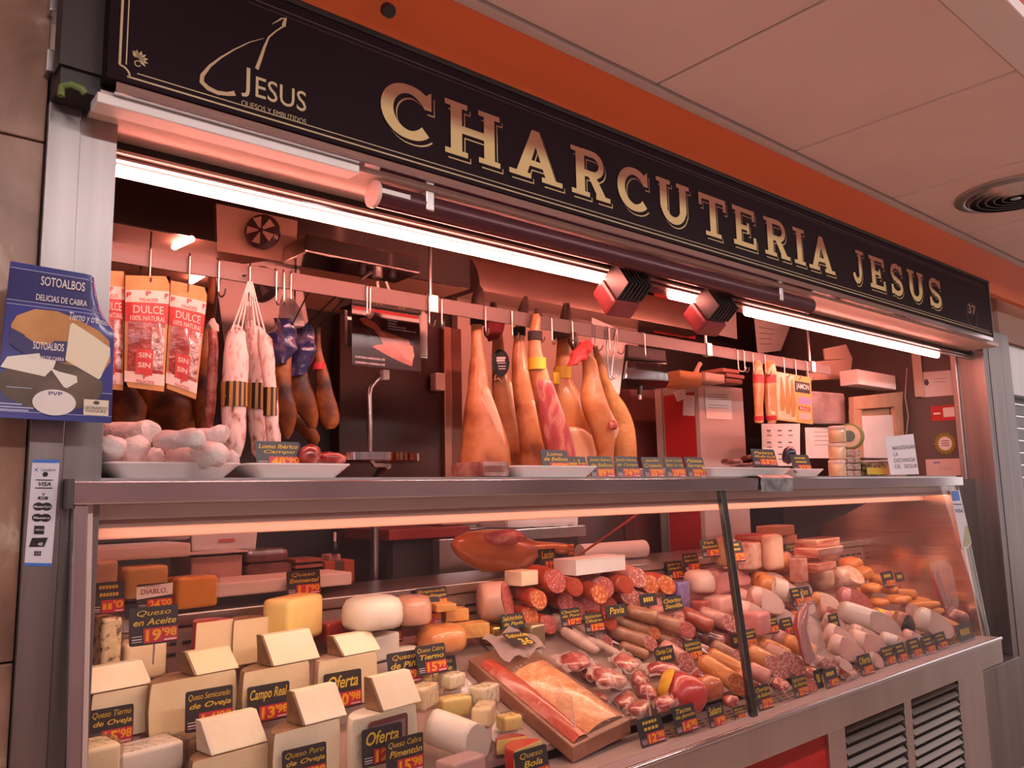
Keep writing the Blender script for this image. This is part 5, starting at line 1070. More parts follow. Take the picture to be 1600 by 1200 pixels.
# red worktable with scale, back counter
t = Thing('work_table', 'red topped work table with steel front behind the case', 'table', (2.4, 3.0, .8))
a, b = W(608,840,2.95), W(680,845,2.95); z1 = W(640,826,2.95).z; z0 = W(640,843,2.95).z
g = G(); xe = W(735,830,2.95).x; g.bx(a.x, xe, 2.95, 3.33, z0, z1); t.part('top', g, pm('red_top', (.26,.025,.02), rough=.4), bevel=.006)
g = G(); g.bx(a.x+.05, xe-.03, 3.0, 3.05, FZ, z0-.001); t.part('cabinet', g, DARK)
g = G(); p0 = W(678,843,2.94).x; g.bx(p0, xe, 2.90, 2.949, z0-.19, z0-.005); t.part('drawer_front', g, STEEL, bevel=.004)
t = Thing('counter_scale', 'steel counter scale with white body above the smoked shoulder', 'scale', W(850,832,2.85)); t.part('body', pbox((792,806),(905,798),(905,822),(794,826),2.85,.25), WHITEP, bevel=.02); t.part('base', pbox((788,828),(915,820),(917,838),(790,846),2.83,.3), STEEL, bevel=.006)
g = G()
for k in range(4): c = W(800+30*k, 826-2*k, 2.86); g.tube([c, c-V(0,0,.02)], .02, 10)
t.part('foot', g, BLACK)
q0, q1 = W(800,838,2.85), W(905,830,2.85); g = G(); g.bx(q0.x, q1.x, 2.86, 3.0, FZ, q0.z-.02); t.part('pedestal', g, DSTEEL)
cbox('meat_block', 'pink fat meat block on the red work table', 'meat', 690, 806, 752, 822, 3.0, .15, pm('pink_fat_block', [(.4,(.60,.28,.24)),(.6,(.74,.46,.40))], scale=9, rough=.35, coat=.5, bump=.5), .02)
g = G(); g.bx(2.2, 3.3, 3.06, 3.28, FZ, .70); solo('back_counter', g, pm('back_counter', (.04,.028,.026), rough=.35), 'low dark counter along the back wall of the shop', 'counter')
# ================================================================== goods in the display case
def cmat(name, a, b, scale=10, rough=.45, bump=.15, coat=.15, **k): return pm(name, [(.35,a),(.65,b)], scale=scale, rough=rough, bump=bump, coat=coat, bscale=40, sss=.08, **k)
CRE = cmat('cheese_cream', (.76,.60,.35), (.82,.68,.43)); PAL = cmat('cheese_pale', (.80,.70,.48), (.85,.76,.56)); YLW = cmat('cheese_yellow', (.80,.58,.18), (.85,.66,.25)); ORC = cmat('cheese_orange', (.80,.36,.03), (.86,.45,.06))
RINDB = cmat('rind_brown', (.17,.085,.038), (.30,.17,.08), 14, .6, .5); RINDY = cmat('rind_yellow', (.62,.44,.16), (.72,.54,.24), 9); RINDR = cmat('rind_red_wax', (.42,.02,.02), (.52,.035,.03), 6, .25, .05, .6); RINDW = cmat('rind_white', (.74,.66,.55), (.80,.73,.63))
BLUEC = pm('blue_cheese', [(.38,(.12,.09,.06)),(.46,(.60,.46,.24)),(.7,(.74,.60,.34))], scale=45, detail=6, rough=.5, bump=.4)
def Dw(u, v, dep): return D(u, v, DK*dep+.005)            # flat-bottomed goods: the rear edge just clears the sloping deck
SUPW = pm('support_white', (.62,.52,.47), rough=.45)
SUPS = []; WH = {}
def support(p, w, dep, R, B, off=0.0): SUPS.append((p.copy(), w, dep, R.copy(), B.copy(), off))   # levelled after settling
def put_support(p, w, dep, R, B, off):                      # triangular plastic wedge that levels a flat-bottomed piece
    f = p + B*.012; r = p + B*(dep*.94); k = w*.42
    zf, zr = deckz(f.y)+.001+off, deckz(r.y)+.001+off; top = p.z-.0068
    if top-zf < .006 or f.y < 1.96: return
    g = G(); g.loft([[f+R*x+V(0,0,zf-f.z), r+R*x+V(0,0,min(zr,top-.0005)-r.z), r+R*x+V(0,0,top-r.z), f+R*x+V(0,0,top-f.z)] for x in (-k, k)]); 
    if any(b.bvh.overlap(BVHTree.FromPolygons(g.v, g.f)) for b in bodies): return
    case.part('support_wedge', g, SUPW)
def wheel(label, um, vb, wpx, hpx, mat, rind, h=0, Y=None, dep=.085, rz=.15, name='cheese_half', cat='cheese', bul=.06, top=None, wrap=None):
    """half wheel standing with its flat cut side to the front; (um, vb) bottom middle of the cut"""
    p = W(um, vb, Y) if Y is not None else D(um, vb, max(h, DK*dep+.005))
    m = mpp(p); w = wpx*m*1.0; hh = hpx*m
    R = V(math.cos(rz), math.sin(rz), 0); B = V(-math.sin(rz), math.cos(rz), 0)
    if Y is None: support(p, w*.8, dep*.8, R, B)
    WH[(um, vb)] = (p.copy(), hh); t = Thing(name, label, cat, p); lv = [(0,.955),(.04,.985),(.15,1),(.5,1+bul*.4),(.85,1),(.96,.985),(1,.955)]
    rings = []
    for z, k in lv:
        ring = [p + R*(-w/2*k) + V(0,0,hh*z), p + R*(w/2*k) + V(0,0,hh*z)]
        for j in range(1, 12):
            a = math.pi*j/12; ring.append(p + R*(w/2*k*math.cos(a)) + B*(dep*k*math.sin(a)) + V(0,0,hh*z))
        rings.append(ring)
    g = G(); g.loft(rings); t.part('rind', g, rind, smooth=50)
    c = []
    for z, k in lv: c.append((w/2*k*.985, z*.99+.005))
    pts = [p - B*.0015 + R*x + V(0,0,hh*z) for x, z in c] + [p - B*.0015 - R*x + V(0,0,hh*z) for x, z in reversed(c)]
    g = G(); g.prism(pts, B*.002); t.part('cut_face', g, mat)
    if wrap:
        g = G(); g.loft([[q - B*.004 + (q-p)*.03 for q in pts], [q - B*.006 + (q-p)*.02 for q in pts]]); t.part('wrap', g, WRAP)
    return t
def wedge(label, px, mat, rind, Y=None, h=0, on=None, d=.075, rz=.15, tall=.55, name='cheese_wedge'):
    """wedge slice: px = (left, top, right, bottom); sloped cut face to the front, rind strip on its left end"""
    u0, v0, u1, v1 = px
    if on: q, wh = WH[on]; p = V(W((u0+u1)/2, v1, q.y+.004).x, q.y+.004, q.z+wh+.0015)
    else: p = W((u0+u1)/2, v1, Y) if Y is not None else D((u0+u1)/2, v1, h)
    m = mpp(p); w = (u1-u0)*m*1.06; hh = (v1-v0)*m*.86; R = V(math.cos(rz), math.sin(rz), 0); B = V(-math.sin(rz), math.cos(rz), 0); s = -w*.12
    def pr(x0, x1, e=0): return [[p+R*(x+sh)+B*(y)+V(0,0,z) for y, z, sh in ((-e,0,0),(-e,hh*.04,0),(d*.50,hh+e,s*.6),(d*.86,hh+e,s*.6),(d,hh*.5,0),(d,0,0))] for x in (x0, x1)]
    t = Thing(name, label, 'cheese', p, 'tasting wedges'); g = G(); g.loft(pr(-w/2+.007, w/2)); t.part('paste', g, mat, bevel=.002)
    g = G(); g.loft(pr(-w/2, -w/2+.0075, .0008)); t.part('rind', g, rind, bevel=.002); return t
def slab(name, label, cat, px, mat, Y=None, h=0, d=.12, bev=.012, rz=.12, wrap=False, group=None, off=0.0):
    u0, v0, u1, v1 = px; lift = DK*d*math.cos(rz)+.006+off; p = W((u0+u1)/2, v1, Y) if Y is not None else D((u0+u1)/2, v1, max(h, lift)); m = mpp(p); w = (u1-u0)*m*1.04; hh = (v1-v0)*m
    R = Matrix.Rotation(rz,3,'Z')
    if Y is None and h <= lift: support(p, w*.8, d*.85, R @ V(1,0,0), R @ V(0,1,0), off)
    c = p + R @ V(0,d/2,0) + V(0,0,hh/2); t = Thing(name, label, cat, p, group)
    g = G(); g.box(c, (w,d,hh), R); t.part('block', g, mat, bevel=bev, seg=3, smooth=40)
    if wrap:
        g = G(); g.box(c, (w+.012,d+.01,hh+.01), R); t.part('wrap', g, WRAP, bevel=bev, seg=2, smooth=40)
    return t
RZ = .12
wheel('far left half cheese behind the Queso Tierno card', 190, 1152, 95, 72, PAL, RINDB, rz=RZ)
wedge('pale tasting wedge on the far left half cheese', (146,1044,234,1084), PAL, RINDW, on=(190,1152), rz=RZ)
wheel('half sheep cheese behind the Queso Semicurado card', 302, 1140, 142, 80, CRE, RINDB, rz=RZ, h=.0)
wedge('tasting wedge lying on the semicured half cheese', (304,1016,374,1054), CRE, RINDB, on=(302,1140), rz=RZ)
wheel('half cheese behind the card priced 13 98', 432, 1122, 118, 78, CRE, RINDB, rz=RZ)
wedge('tasting wedge on the half cheese priced 13 98', (422,992,504,1044), PAL, RINDB, on=(432,1122), rz=RZ)
wheel('half cheese with purple streaked rind behind the Oferta card', 544, 1104, 112, 76, CRE, cmat('rind_purple', (.34,.20,.16), (.5,.36,.24), 9), rz=RZ)
wedge('tasting wedge with brown rind on the Oferta cheese', (531,997,600,1030), PAL, RINDB, on=(544,1104), rz=RZ)
wheel('half pure sheep cheese at the bottom edge', 480, 1222, 122, 84, PAL, RINDB, rz=RZ, h=.0)
wedge('tasting wedge in front of the cheese priced 13 98', (470,1090,547,1146), PAL, RINDB, on=(480,1222), rz=RZ)
wheel('half cheese at the bottom edge below the Semicurado card', 360, 1240, 130, 62, CRE, RINDB, rz=RZ)
wedge('pale tasting wedge lowest on the left', (330,1128,420,1184), PAL, RINDW, on=(360,1240), rz=RZ)
wheel('wrapped half cheese with printed label under the brown wedge', 602, 1204, 128, 88, PAL, RINDW, rz=RZ, wrap=True)
_p = Dw(602,1204,.085); _mm = mpp(_p); _B = V(-math.sin(RZ),math.cos(RZ),0); _R = V(math.cos(RZ),math.sin(RZ),0); _q = _p-_B*.0085+V(0,0,46*_mm)
g = G(); g.prism([_q+_R*(x*_mm)+V(0,0,z*_mm) for x, z in ((-36,-30),(38,-30),(42,-26),(42,30),(38,34),(-32,34),(-36,30))], _B*.001); solo('cheese_label', g, pm('brown_label', (.16,.05,.04), rough=.35), 'brown rounded label on the wrapped half cheese', 'label')
g = G(); g.prism([_q-_B*.001+_R*(x*_mm)+V(0,0,z*_mm) for x, z in ((-30,-24),(36,-24),(36,26),(-30,26))], _B*.0008); solo('cheese_label', g, pm('label_grey', (.24,.16,.15), rough=.35), 'grey print field of the wrapped cheese label', 'label')
wedge('tasting wedge with brown side on the wrapped half cheese', (590,1068,666,1124), PAL, RINDB, on=(602,1204), rz=RZ)
wheel('half cheese in red wax behind the tasting wedges', 334, 1046, 62, 74, CRE, RINDR, h=.10, rz=.1, dep=.08)
wheel('creamy half cheese right of the red wax one', 393, 1036, 64, 68, CRE, RINDB, h=.10, rz=.1, dep=.08)
slab('emmental_block', 'big yellow emmental block with rounded edges', 'cheese', (434,934,526,1000), YLW, Y=2.375, d=.10, bev=.022, rz=.55)
wheel('round cream cheese piece peeking out below the emmental', 418, 1044, 42, 42, YLW, RINDY, h=.0, rz=.2, dep=.08)
slab('blue_cheese_block', 'tall blue veined cheese at the case end', 'cheese', (160,968,188,1048), BLUEC, h=.03, d=.10, bev=.01, wrap=True)
slab('cheese_block', 'rustic cheese block under the Queso en Aceite card', 'cheese', (196,1004,258,1062), CRE, h=.02, d=.10, bev=.012, wrap=True)
slab('oiled_cheese_block', 'yellow wrapped oil cheese block behind the DIABLO card', 'cheese', (198,886,262,934), cmat('oil_cheese', (.66,.40,.10), (.80,.56,.20), 8), Y=2.46, d=.10, wrap=True)
slab('cheddar_block', 'bright orange wrapped cheddar block on the worktop', 'cheese', (277,902,341,950), ORC, Y=2.45, d=.09, wrap=True)
slab('cheese_piece', 'tan truffle cheese piece at the upper left end of the case', 'cheese', (146,878,182,948), cmat('tan_rind', (.50,.36,.22), (.62,.46,.28), 16), Y=2.46, d=.10)
slab('quince_paste_block', 'dark red quince paste block beside the fresh cheese', 'quince paste', (508,972,556,1004), cmat('quince', (.22,.02,.015), (.30,.035,.02), 6, .2), h=.06, d=.08)
def dome(name, label, cat, px, mat, Y=None, h=0, d=.1, seed=0, amp=.0):
    u0, v0, u1, v1 = px; p = W((u0+u1)/2, v1, Y) if Y is not None else D((u0+u1)/2, v1, max(h, DK*d*1.2)); m = mpp(p); a = (u1-u0)*m/2; hh = (v1-v0)*m; g = G()
    g.loft([[p + RH*(a*k*math.cos(2*math.pi*j/20)) + DH*(d*k*math.sin(2*math.pi*j/20)) + DH*d*.6 + V(0,0,hh*z) for j in range(20)] for k, z in ((.88,0),(.98,.15),(1,.4),(.97,.68),(.86,.88),(.62,.98),(.05,1))]); 
    if amp: g.noise(amp, 14, seed)
    return solo(name, g, mat, label, cat, smooth=60)
dome('fresh_cheese', 'round white fresh Burgos cheese, rear one', 'cheese', (532,944,626,990), RINDW, h=.07, d=.10)
slab('fresh_cheese', 'cut white fresh cheese in front of the Burgos card', 'cheese', (572,986,640,1030), RINDW, h=.04, d=.08, rz=.3)
dome('fresh_cheese', 'low white fresh cheese tub right of the Oferta wedge', 'cheese', (600,1002,656,1036), RINDW, h=.02, d=.06)
# wrapped small wedges right of the goat roll
k = 0
for px, mt, rz in (((655,1074,706,1106),CRE,.5),((690,1082,742,1112),YLW,-.2),((738,1078,784,1108),PAL,.3),((735,1104,790,1132),CRE,.7),((775,1122,812,1146),YLW,-.1),((700,1062,736,1084),PAL,.2),((662,1052,700,1078),YLW,.4)):
    slab('wrapped_cheese_piece', ['film wrapped cheese piece left under the Brie card','yellow film wrapped cheese piece under the Brie card','pale film wrapped cheese piece at the white board','cream film wrapped cheese piece above the goat roll end','small yellow wrapped piece right of the goat roll','pale wrapped piece directly below the Brie card','yellow wrapped piece below the Cabra Tierno card'][k], 'cheese', px, mt, h=.0, d=.06, bev=.01, rz=rz, wrap=True, group='wrapped cheese pieces', off=.014); k += 1
# red ball cheese slices and plastic tub at the bottom
wheel('red waxed ball cheese slice, upper one beside the goat roll', 800, 1176, 52, 22, YLW, RINDR, rz=-.3, dep=.05)
wheel('red waxed ball cheese slice behind the Queso Bola card', 826, 1200, 74, 34, YLW, RINDR, rz=.2, dep=.07)
slab('plastic_tub', 'clear lidded plastic tub under the goat cheese roll', 'tub', (682,1164,786,1222), veil('tub_plastic', .6, (.62,.40,.38), .2, .1), h=.0, d=.11, bev=.014)
slab('wrapped_cheese_piece', 'crumpled film wrapped cheese at the lower left corner', 'cheese', (186,1160,288,1206), RINDW, h=.03, d=.10, wrap=True)
slab('wrapped_cheese_piece', 'tan wrapped cheese in the bottom left corner', 'cheese', (140,1168,196,1215), CRE, h=.02, d=.10, wrap=True)
slab('wrapped_cheese_piece', 'brown wrapped cheese pieces between cards near the bottom left', 'cheese', (290,1140,345,1175), RINDB, h=.0, d=.08, wrap=True)
# log shaped goods
def logg(name, label, cat, A, B, r, skin, cut=None, obl=0.0, seed=0, amp=.003, group=None, taper=1.0, cap=.3, wrap=None, flat=1.0, n=16, band=None, tie=False):
    A, B = Vector(A), Vector(B); ax = (B-A).normalized(); L = (B-A).length; up = V(0,0,1); sx = ax.cross(up).normalized(); uz = sx.cross(ax)
    t = Thing(name, label, cat, V(*( (A+B)/2 ))-V(0,0,r), group)
    cn = (ax + (CP-B).normalized()*(1.9*obl) + V(0,0,.5*obl)).normalized()          # normal of the slanting cut
    if ax.dot(cn) < .40: cn = (cn + ax*(.40-ax.dot(cn))*1.3).normalized()
    def ring(s, k, o=0.0):
        out = []
        for j in range(n):
            q = (sx*math.cos(2*math.pi*j/n) + uz*(math.sin(2*math.pi*j/n)*flat))*(r*k)
            out.append(A + ax*(L*s - (o*q.dot(cn)/ax.dot(cn) if o else 0)) + q)
        return out
    prof = [(0,.12),(.015,.5),(.05,.8*taper+.0),(.12,.96*taper),(.3,(1+taper)/2)]+[(.55,1),(.8,1)]
    prof += [(1,1)] if cut else [(.9,.98),(.96,.8),(.99,.45),(1,.1)]
    g = G(); g.loft([ring(s, k, s**3 if cut and obl else 0) for s, k in prof], True, True); g.noise(amp, 16, seed); t.part('casing', g, skin, smooth=60)
    if cut:
        rg = ring(1, .955, 1 if obl else 0); c = sum(rg, V(0,0,0))/n + cn*.004; g = G(); g.add([q+cn*.0025 for q in rg]+[c], [(j,(j+1)%n,n) for j in range(n)]); t.part('cut_face', g, cut, smooth=60)
    if band:
        for s0, s1, bm in band: g = G(); g.loft([ring(s0,1.02),ring((s0+s1)/2,1.025),ring(s1,1.02)]); g.noise(amp*.5,16,seed); t.part('label_band', g, bm, smooth=60)
    if tie:
        g = G(); g.lathe(A-ax*.012, [(r*.12,-.015),(r*.3,-.02),(r*.14,0),(r*.1,.012)], 8, ax); t.part('tied_end', g, pm('white_string', (.75,.68,.65)), smooth=40)
    if wrap:
        g = G(); g.loft([ring(s, k*1.06+.02, max(s,0)**3 if obl else 0) for s, k in [(-.04,.3)]+prof]); g.noise(.006, 30, seed+5); t.part('wrap', g, wrap, smooth=60)
    return t
t = logg('goat_cheese_roll', 'white goat cheese roll with greyish cut end', 'cheese', D(672,1128,.09), D(757,1160,.09), .052, RINDW, cmat('goat_cut', (.50,.44,.36), (.56,.50,.42), 12), .35, amp=.001)
SAL1 = pm('salami_cut', [(.16,(.80,.56,.48)),(.30,(.54,.15,.13)),(.7,(.44,.08,.075))], scale=120, kind='voronoi', rough=.35, coat=.3)
SAL2 = pm('salchichon_cut', [(.24,(.82,.62,.53)),(.40,(.60,.24,.20)),(.75,(.48,.13,.11))], scale=85, kind='voronoi', rough=.35, coat=.35)
CHO = pm('chorizo_cut', [(.18,(.80,.52,.32)),(.34,(.64,.20,.06)),(.75,(.54,.11,.04))], scale=75, kind='voronoi', rough=.35, coat=.35)
PINK = cmat('cooked_ham_pink', (.70,.36,.31), (.76,.44,.38), 12, .4); PINKP = cmat('mortadella_pale', (.74,.48,.40), (.78,.54,.46), 10, .45); PINKD = cmat('cooked_ham_rose', (.62,.22,.22), (.70,.30,.29), 9, .35, coat=.4)
SKR = cmat('chorizo_skin', (.34,.045,.022), (.46,.08,.035), 12, .3, .4, .5); SKB = cmat('brown_sausage_skin', (.30,.13,.07), (.42,.20,.11), 14, .35, .4, .4); SKW = cmat('dusty_sausage_skin', (.46,.29,.24), (.60,.42,.36), 16, .55, .35); SKP = cmat('pink_sausage_skin', (.52,.20,.16), (.64,.30,.25), 12, .35, .3, .4); SKM = cmat('mortadella_skin', (.50,.30,.22), (.58,.36,.27), 6, .35)
SKO = cmat('orange_skin', (.58,.20,.05), (.68,.28,.08), 10, .35, .3, .4); SKWH = cmat('white_label_skin', (.72,.60,.55), (.77,.66,.60), 8, .4)
# mortadella and neighbours at the back centre
logg('mortadella', 'large mortadella log with speckled pink cut end', 'sausage', D(792,938,.12)+V(-.10,.05,0), D(792,938,.12), .070, SKM, SAL1, .25, amp=.001)
slab('cheese_bar', 'pale yellow cheese bar lying behind the mortadella', 'cheese', (808,902,848,926), PAL, Y=2.44, d=.10, bev=.006)
logg('pate_roll', 'tan pate roll right of the mortadella', 'pate', W(834,938,2.44), W(834,944,2.33), .040, SKO, cmat('tan_pate', (.60,.36,.18), (.66,.42,.22), 20), .2, amp=.001)
def tin(label, px, mat, Y=None, h=0.0, d=.09):
    t = slab('meat_tin', label, 'tin', px, mat, Y=Y, h=h, d=d, bev=.016, rz=.1); u0,v0,u1,v1 = px; p = W((u0+u1)/2,v1,Y) if Y else D((u0+u1)/2,v1,h); m = mpp(p); w = (u1-u0)*m*.8; hh = (v1-v0)*m
    g = G(); n_ = V(math.sin(.1),-math.cos(.1),0); R = V(math.cos(.1),math.sin(.1),0); c = p+n_*.002+V(0,0,hh*.5)
    pts = [c+R*(w/2*x)+V(0,0,hh*.36*z) for x, z in ((-1,-1),(1,-1),(1,1),(-1,1),(-1,-1))]; g.tube(pts, .003, 5); t.part('pressed_rim', g, mat)
GOLDT = pm('gold_tin', (.60,.38,.10), rough=.22, metal=.9); SILT = pm('grey_gold_tin', (.52,.42,.26), rough=.3, metal=.8)
tin('gold square meat tin behind the Salchichon card', (768,964,812,996), GOLDT, h=.02); tin('greyish rounded meat tin right of the gold one', (812,958,850,1004), SILT, h=.02)
dome('smoked_loin', 'smoked pork loin in film behind the Sajonia card', 'meat', (606,940,668,982), cmat('smoked_pink', (.60,.30,.20), (.70,.40,.28), 9, .3, .3, .5), h=.09, d=.08)
dome('smoked_ham_half', 'orange smoked ham half under film', 'meat', (640,976,728,1016), cmat('smoked_orange', (.66,.24,.08), (.74,.34,.13), 8, .25, .3, .7), h=.06, d=.10)
CRUST = cmat('pie_crust', (.56,.26,.06), (.68,.38,.12), 20, .6, .6)
slab('pie_slice', 'baked pie slice behind the Sajonia card', 'pie', (694,952,734,972), CRUST, h=.11, d=.09, bev=.005, rz=-.3); slab('pie_slice', 'lower baked pie slice right of the smoked ham', 'pie', (712,970,764,994), CRUST, h=.06, d=.09, bev=.005, rz=-.35); slab('pie_slice', 'top baked pie slice under the Empanada card', 'pie', (680,946,712,958), CRUST, h=.13, d=.08, bev=.005, rz=-.3)
# smoked shoulder on the ledge, knife-like red rod, paper roll
t = Thing('smoked_shoulder', 'whole smoked orange pork shoulder with shank on the ledge', 'ham', W(780,892,2.52))
LAC = cmat('lacon_skin', (.60,.19,.05), (.72,.28,.09), 5, .28, .25, .6)
rings = []
for u, vt, vb in ((706,848,858),(712,838,870),(730,828,884),(755,824,892),(780,824,894),(805,830,894),(825,840,890),(838,846,876),(850,848,868),(870,849,866),(888,850,866),(894,854,863)):
    a, b = W(u,vt,2.55), W(u,vb,2.55); c = (a+b)/2; r = (a-b).length/2; rings.append([c + V(0,0,r*math.cos(2*math.pi*k/18)) + V(.3,.95,0).normalized()*(r*.9*math.sin(2*math.pi*k/18)) for k in range(18)])
g = G(); g.loft(rings); g.noise(.012, 8, 3); t.part('body', g, LAC, smooth=60)
g = hang([(826,770,800),(834,752,818),(843,748,822),(850,762,806)], 2.49, .5, 14, 3, back=-.02, amp=.012, sc_=20, seed=4); t.part('cut_face', g, pm('lacon_meat', [(.35,(.48,.10,.10)),(.55,(.60,.20,.20)),(.65,(.74,.44,.36))], scale=30, rough=.4, coat=.4, bump=.5), smooth=60)
for k in range(3):
    g = G(); g.tube([W(888,854+5*k,2.54), W(896,853+6*k,2.53)], .009, 8); t.part('trotter_toe', g, LAC, smooth=1)
g = G(); g.tube([W(868,893,2.40), W(1006,797,2.47)], [.004,.007], 8); solo('rod', g, pm('red_brown_rod', (.32,.05,.03), rough=.35), 'reddish rod leaning diagonally across the ledge', 'rod', smooth=1)
t = Thing('paper_roll', 'white wrapping paper roll lying on the ledge', 'paper roll', W(950,885,2.5)); A, B = W(906,868,2.68), W(1006,866,2.64); A.z = B.z = 1.0245
g = G(); g.tube([A, B], .042, 20); t.part('roll', g, PAPER, smooth=1); g = G(); g.tube([B-V(.002,0,0), B+V(.002,0,0)], .024, 16); t.part('core', g, pm('core_shadow', (.25,.12,.09), rough=.8))
slab('paper_stack', 'stack of white wrapping sheets on the ledge before the roll', 'paper', (886,872,992,894), PAPER, Y=2.455, d=.12, bev=.002, rz=.05)
# --- pile of cut sausages, back centre (each piece cut obliquely, wrapped in film)
PK = [((868,912),.034,SAL1,SKR,'uppermost left, bright pink cut'),((934,930),.028,CHO,SKR,'orange cut below the label sticker'),((947,912),.033,SAL1,SKP,'pink oval cut in the top row'),((986,926),.034,SAL2,SKR,'pale pink cut under the top row'),((1000,907),.032,SAL2,SKP,'pale cut high in the middle'),((1018,911),.034,CHO,SKR,'orange marbled cut in the top row'),((1044,916),.034,CHO,SKR,'orange marbled cut at the right end'),((886,942),.034,SAL1,SKR,'second row left with speckled cut'),((914,956),.036,SAL1,SKR,'large speckled cut above the Chorizo de Pavo card'),((938,952),.034,SAL1,SKP,'speckled cut right of the large one'),((996,955),.030,SAL2,SKR,'long pale cut in the second row'),((1010,941),.030,SAL2,SKP,'pale cut in the second row under the orange ones'),((1030,946),.030,SAL2,SKW,'creamy cut at the right of the second row'),((1046,950),.026,CHO,SKP,'small orange cut above the Chorizo card'),((846,966),.032,CHO,SKR,'low left orange cut beside the tin'),((868,968),.032,SAL1,SKR,'low left pink cut'),((852,938),.034,CHO,SKR,'orange piece at the left edge of the pile'),((905,912),.030,SKR,SKR,'red piece with barcode sticker'),((965,952),.036,SKR,SKR,'deep red piece in the middle of the pile'),((978,918),.030,SKR,SKR,'red piece in the top row'),((950,968),.028,SKR,SKR,'deep red piece behind the Pavo card')]
for i, ((u,v),r,cm,sk,s) in enumerate(PK):
    B = D(u, v, .07 + max(0,(960-v))*.0016); A = B + V(-.03+.02*math.sin(i*2), .13, .025)
    logg('sausage_piece', 'sausage piece in back pile, '+s, 'sausage', A, B, r*1.12, sk, cm, .55, i, .004, 'cut sausage pieces in the back pile', taper=.9, flat=1.15)
    if i == 17:
        g = G(); c = B+V(-.01,-.045,.0); rect(g, c, V(.9,-.1,-.3).normalized(), V(.1,.3,.9).normalized(), -.02, -.018, .02, .022); solo('barcode_sticker', g, PAPER, 'small square barcode sticker on a red sausage piece', 'sticker')
slab('blue_pack', 'violet blue wrapped ham pack at the right of the sausage pile', 'pack', (1052,902,1092,960), pm('violet_film', [(.40,(.20,.16,.42)),(.55,(.30,.22,.48)),(.65,(.66,.52,.56))], scale=9, rough=.25, coat=.6, bump=.5), h=.06, d=.10, bev=.02, wrap=True)
slab('vacuum_pack', 'pack of sliced red meat right of the violet pack', 'pack', (1092,922,1126,962), pm('slice_red', [(.35,(.36,.06,.05)),(.65,(.50,.13,.10))], scale=15, rough=.3, coat=.5), h=.07, d=.10, bev=.012)
dome('cooked_shoulder', 'pale wrapped cooked meat above the red pack', 'meat', (1072,900,1124,934), PINKP, h=.14, d=.09)
# --- long sausages in the middle
LG = [((836,985,.035),(972,1008,.035),.030,SKW,SAL2,'dusty grey salami lying lowest in front of the card pair'),((842,1002,.03),(950,1016,.02),.022,SKW,None,'second thin dusty salami below the grey one'),((945,1000,.06),(1018,1000,.05),.030,SKB,SAL2,'short brown sausage with pale cut below the card pair'),((935,982,.07),(1030,984,.07),.030,SKB,CHO,'long brown sausage with orange cut'),((975,962,.09),(1062,978,.08),.032,SKB,SAL1,'brown sausage with round pink cut in the middle'),((965,955,.10),(1020,968,.09),.030,SKB,None,'brown sausage end behind the pink cut one'),((1010,950,.11),(1062,958,.11),.028,SKP,SAL2,'pink sausage with marbled cut near the Chorizo card'),((1040,966,.07),(1084,980,.07),.030,SKP,SAL2,'stubby sausage with pale marbled cut right of centre'),((1020,998,.05),(1056,1002,.05),.028,SKB,SAL2,'small sausage with oval cut above the Cular card'),((1055,955,.10),(1115,985,.09),.040,SKR,None,'glossy red chorizo in film at the right'),((1085,962,.09),(1142,980,.08),.040,SKP,SAL2,'pink sausage in cloudy film next to the mullion'),((960,1022,.03),(1008,1022,.03),.022,SKB,None,'thin dried sausage lying across below the brown ones'),((1030,1020,.03),(1082,1042,.03),.042,SKP,SAL2,'large oblique pale salami cut above the red ham ball'),((1090,1028,.05),(1156,1046,.04),.036,SKO,None,'orange dried sausage left of the mullion, upper'),((1092,1048,.04),(1166,1084,.03),.044,SKO,CHO,'orange dried sausage left of the mullion, lower'),((1088,1000,.05),(1140,1004,.05),.034,pm('dark_wrapped', [(.35,(.12,.03,.03)),(.6,(.34,.14,.12)),(.7,(.6,.4,.36))], scale=24, rough=.2, coat=.7, bump=.7),None,'dark crumpled vacuum sausage left of the mullion'),((1060,1012,.04),(1120,1022,.04),.03,pm('dark_wrapped', (.1,.1,.1)),None,'dark red wrapped sausage below the crumpled one')]
def AB(a, b, k=.55, r=.03):
    e = 1.2*r; B = D(b[0], b[1], max(b[2], e)); A0 = D(a[0], a[1], max(a[2], e)); A = WX(a[0], a[1], B.x-(B.x-A0.x)*k) if abs(a[0]-b[0]) > 15 else A0+V(0,.05,.01)
    A.y = min(A.y, 2.44-r); A.z = max(A.z, deckz(A.y)+e); return A, B
for i, (a, b, r, sk, cm, s) in enumerate(LG): logg('sausage', s, 'sausage', *AB(a, b, .55, r), r, sk, cm, .5 if cm else 0, i+40, .004, 'sausages in the middle of the case', tie=(cm is None), wrap=WRAP if i in (9,10) else None)
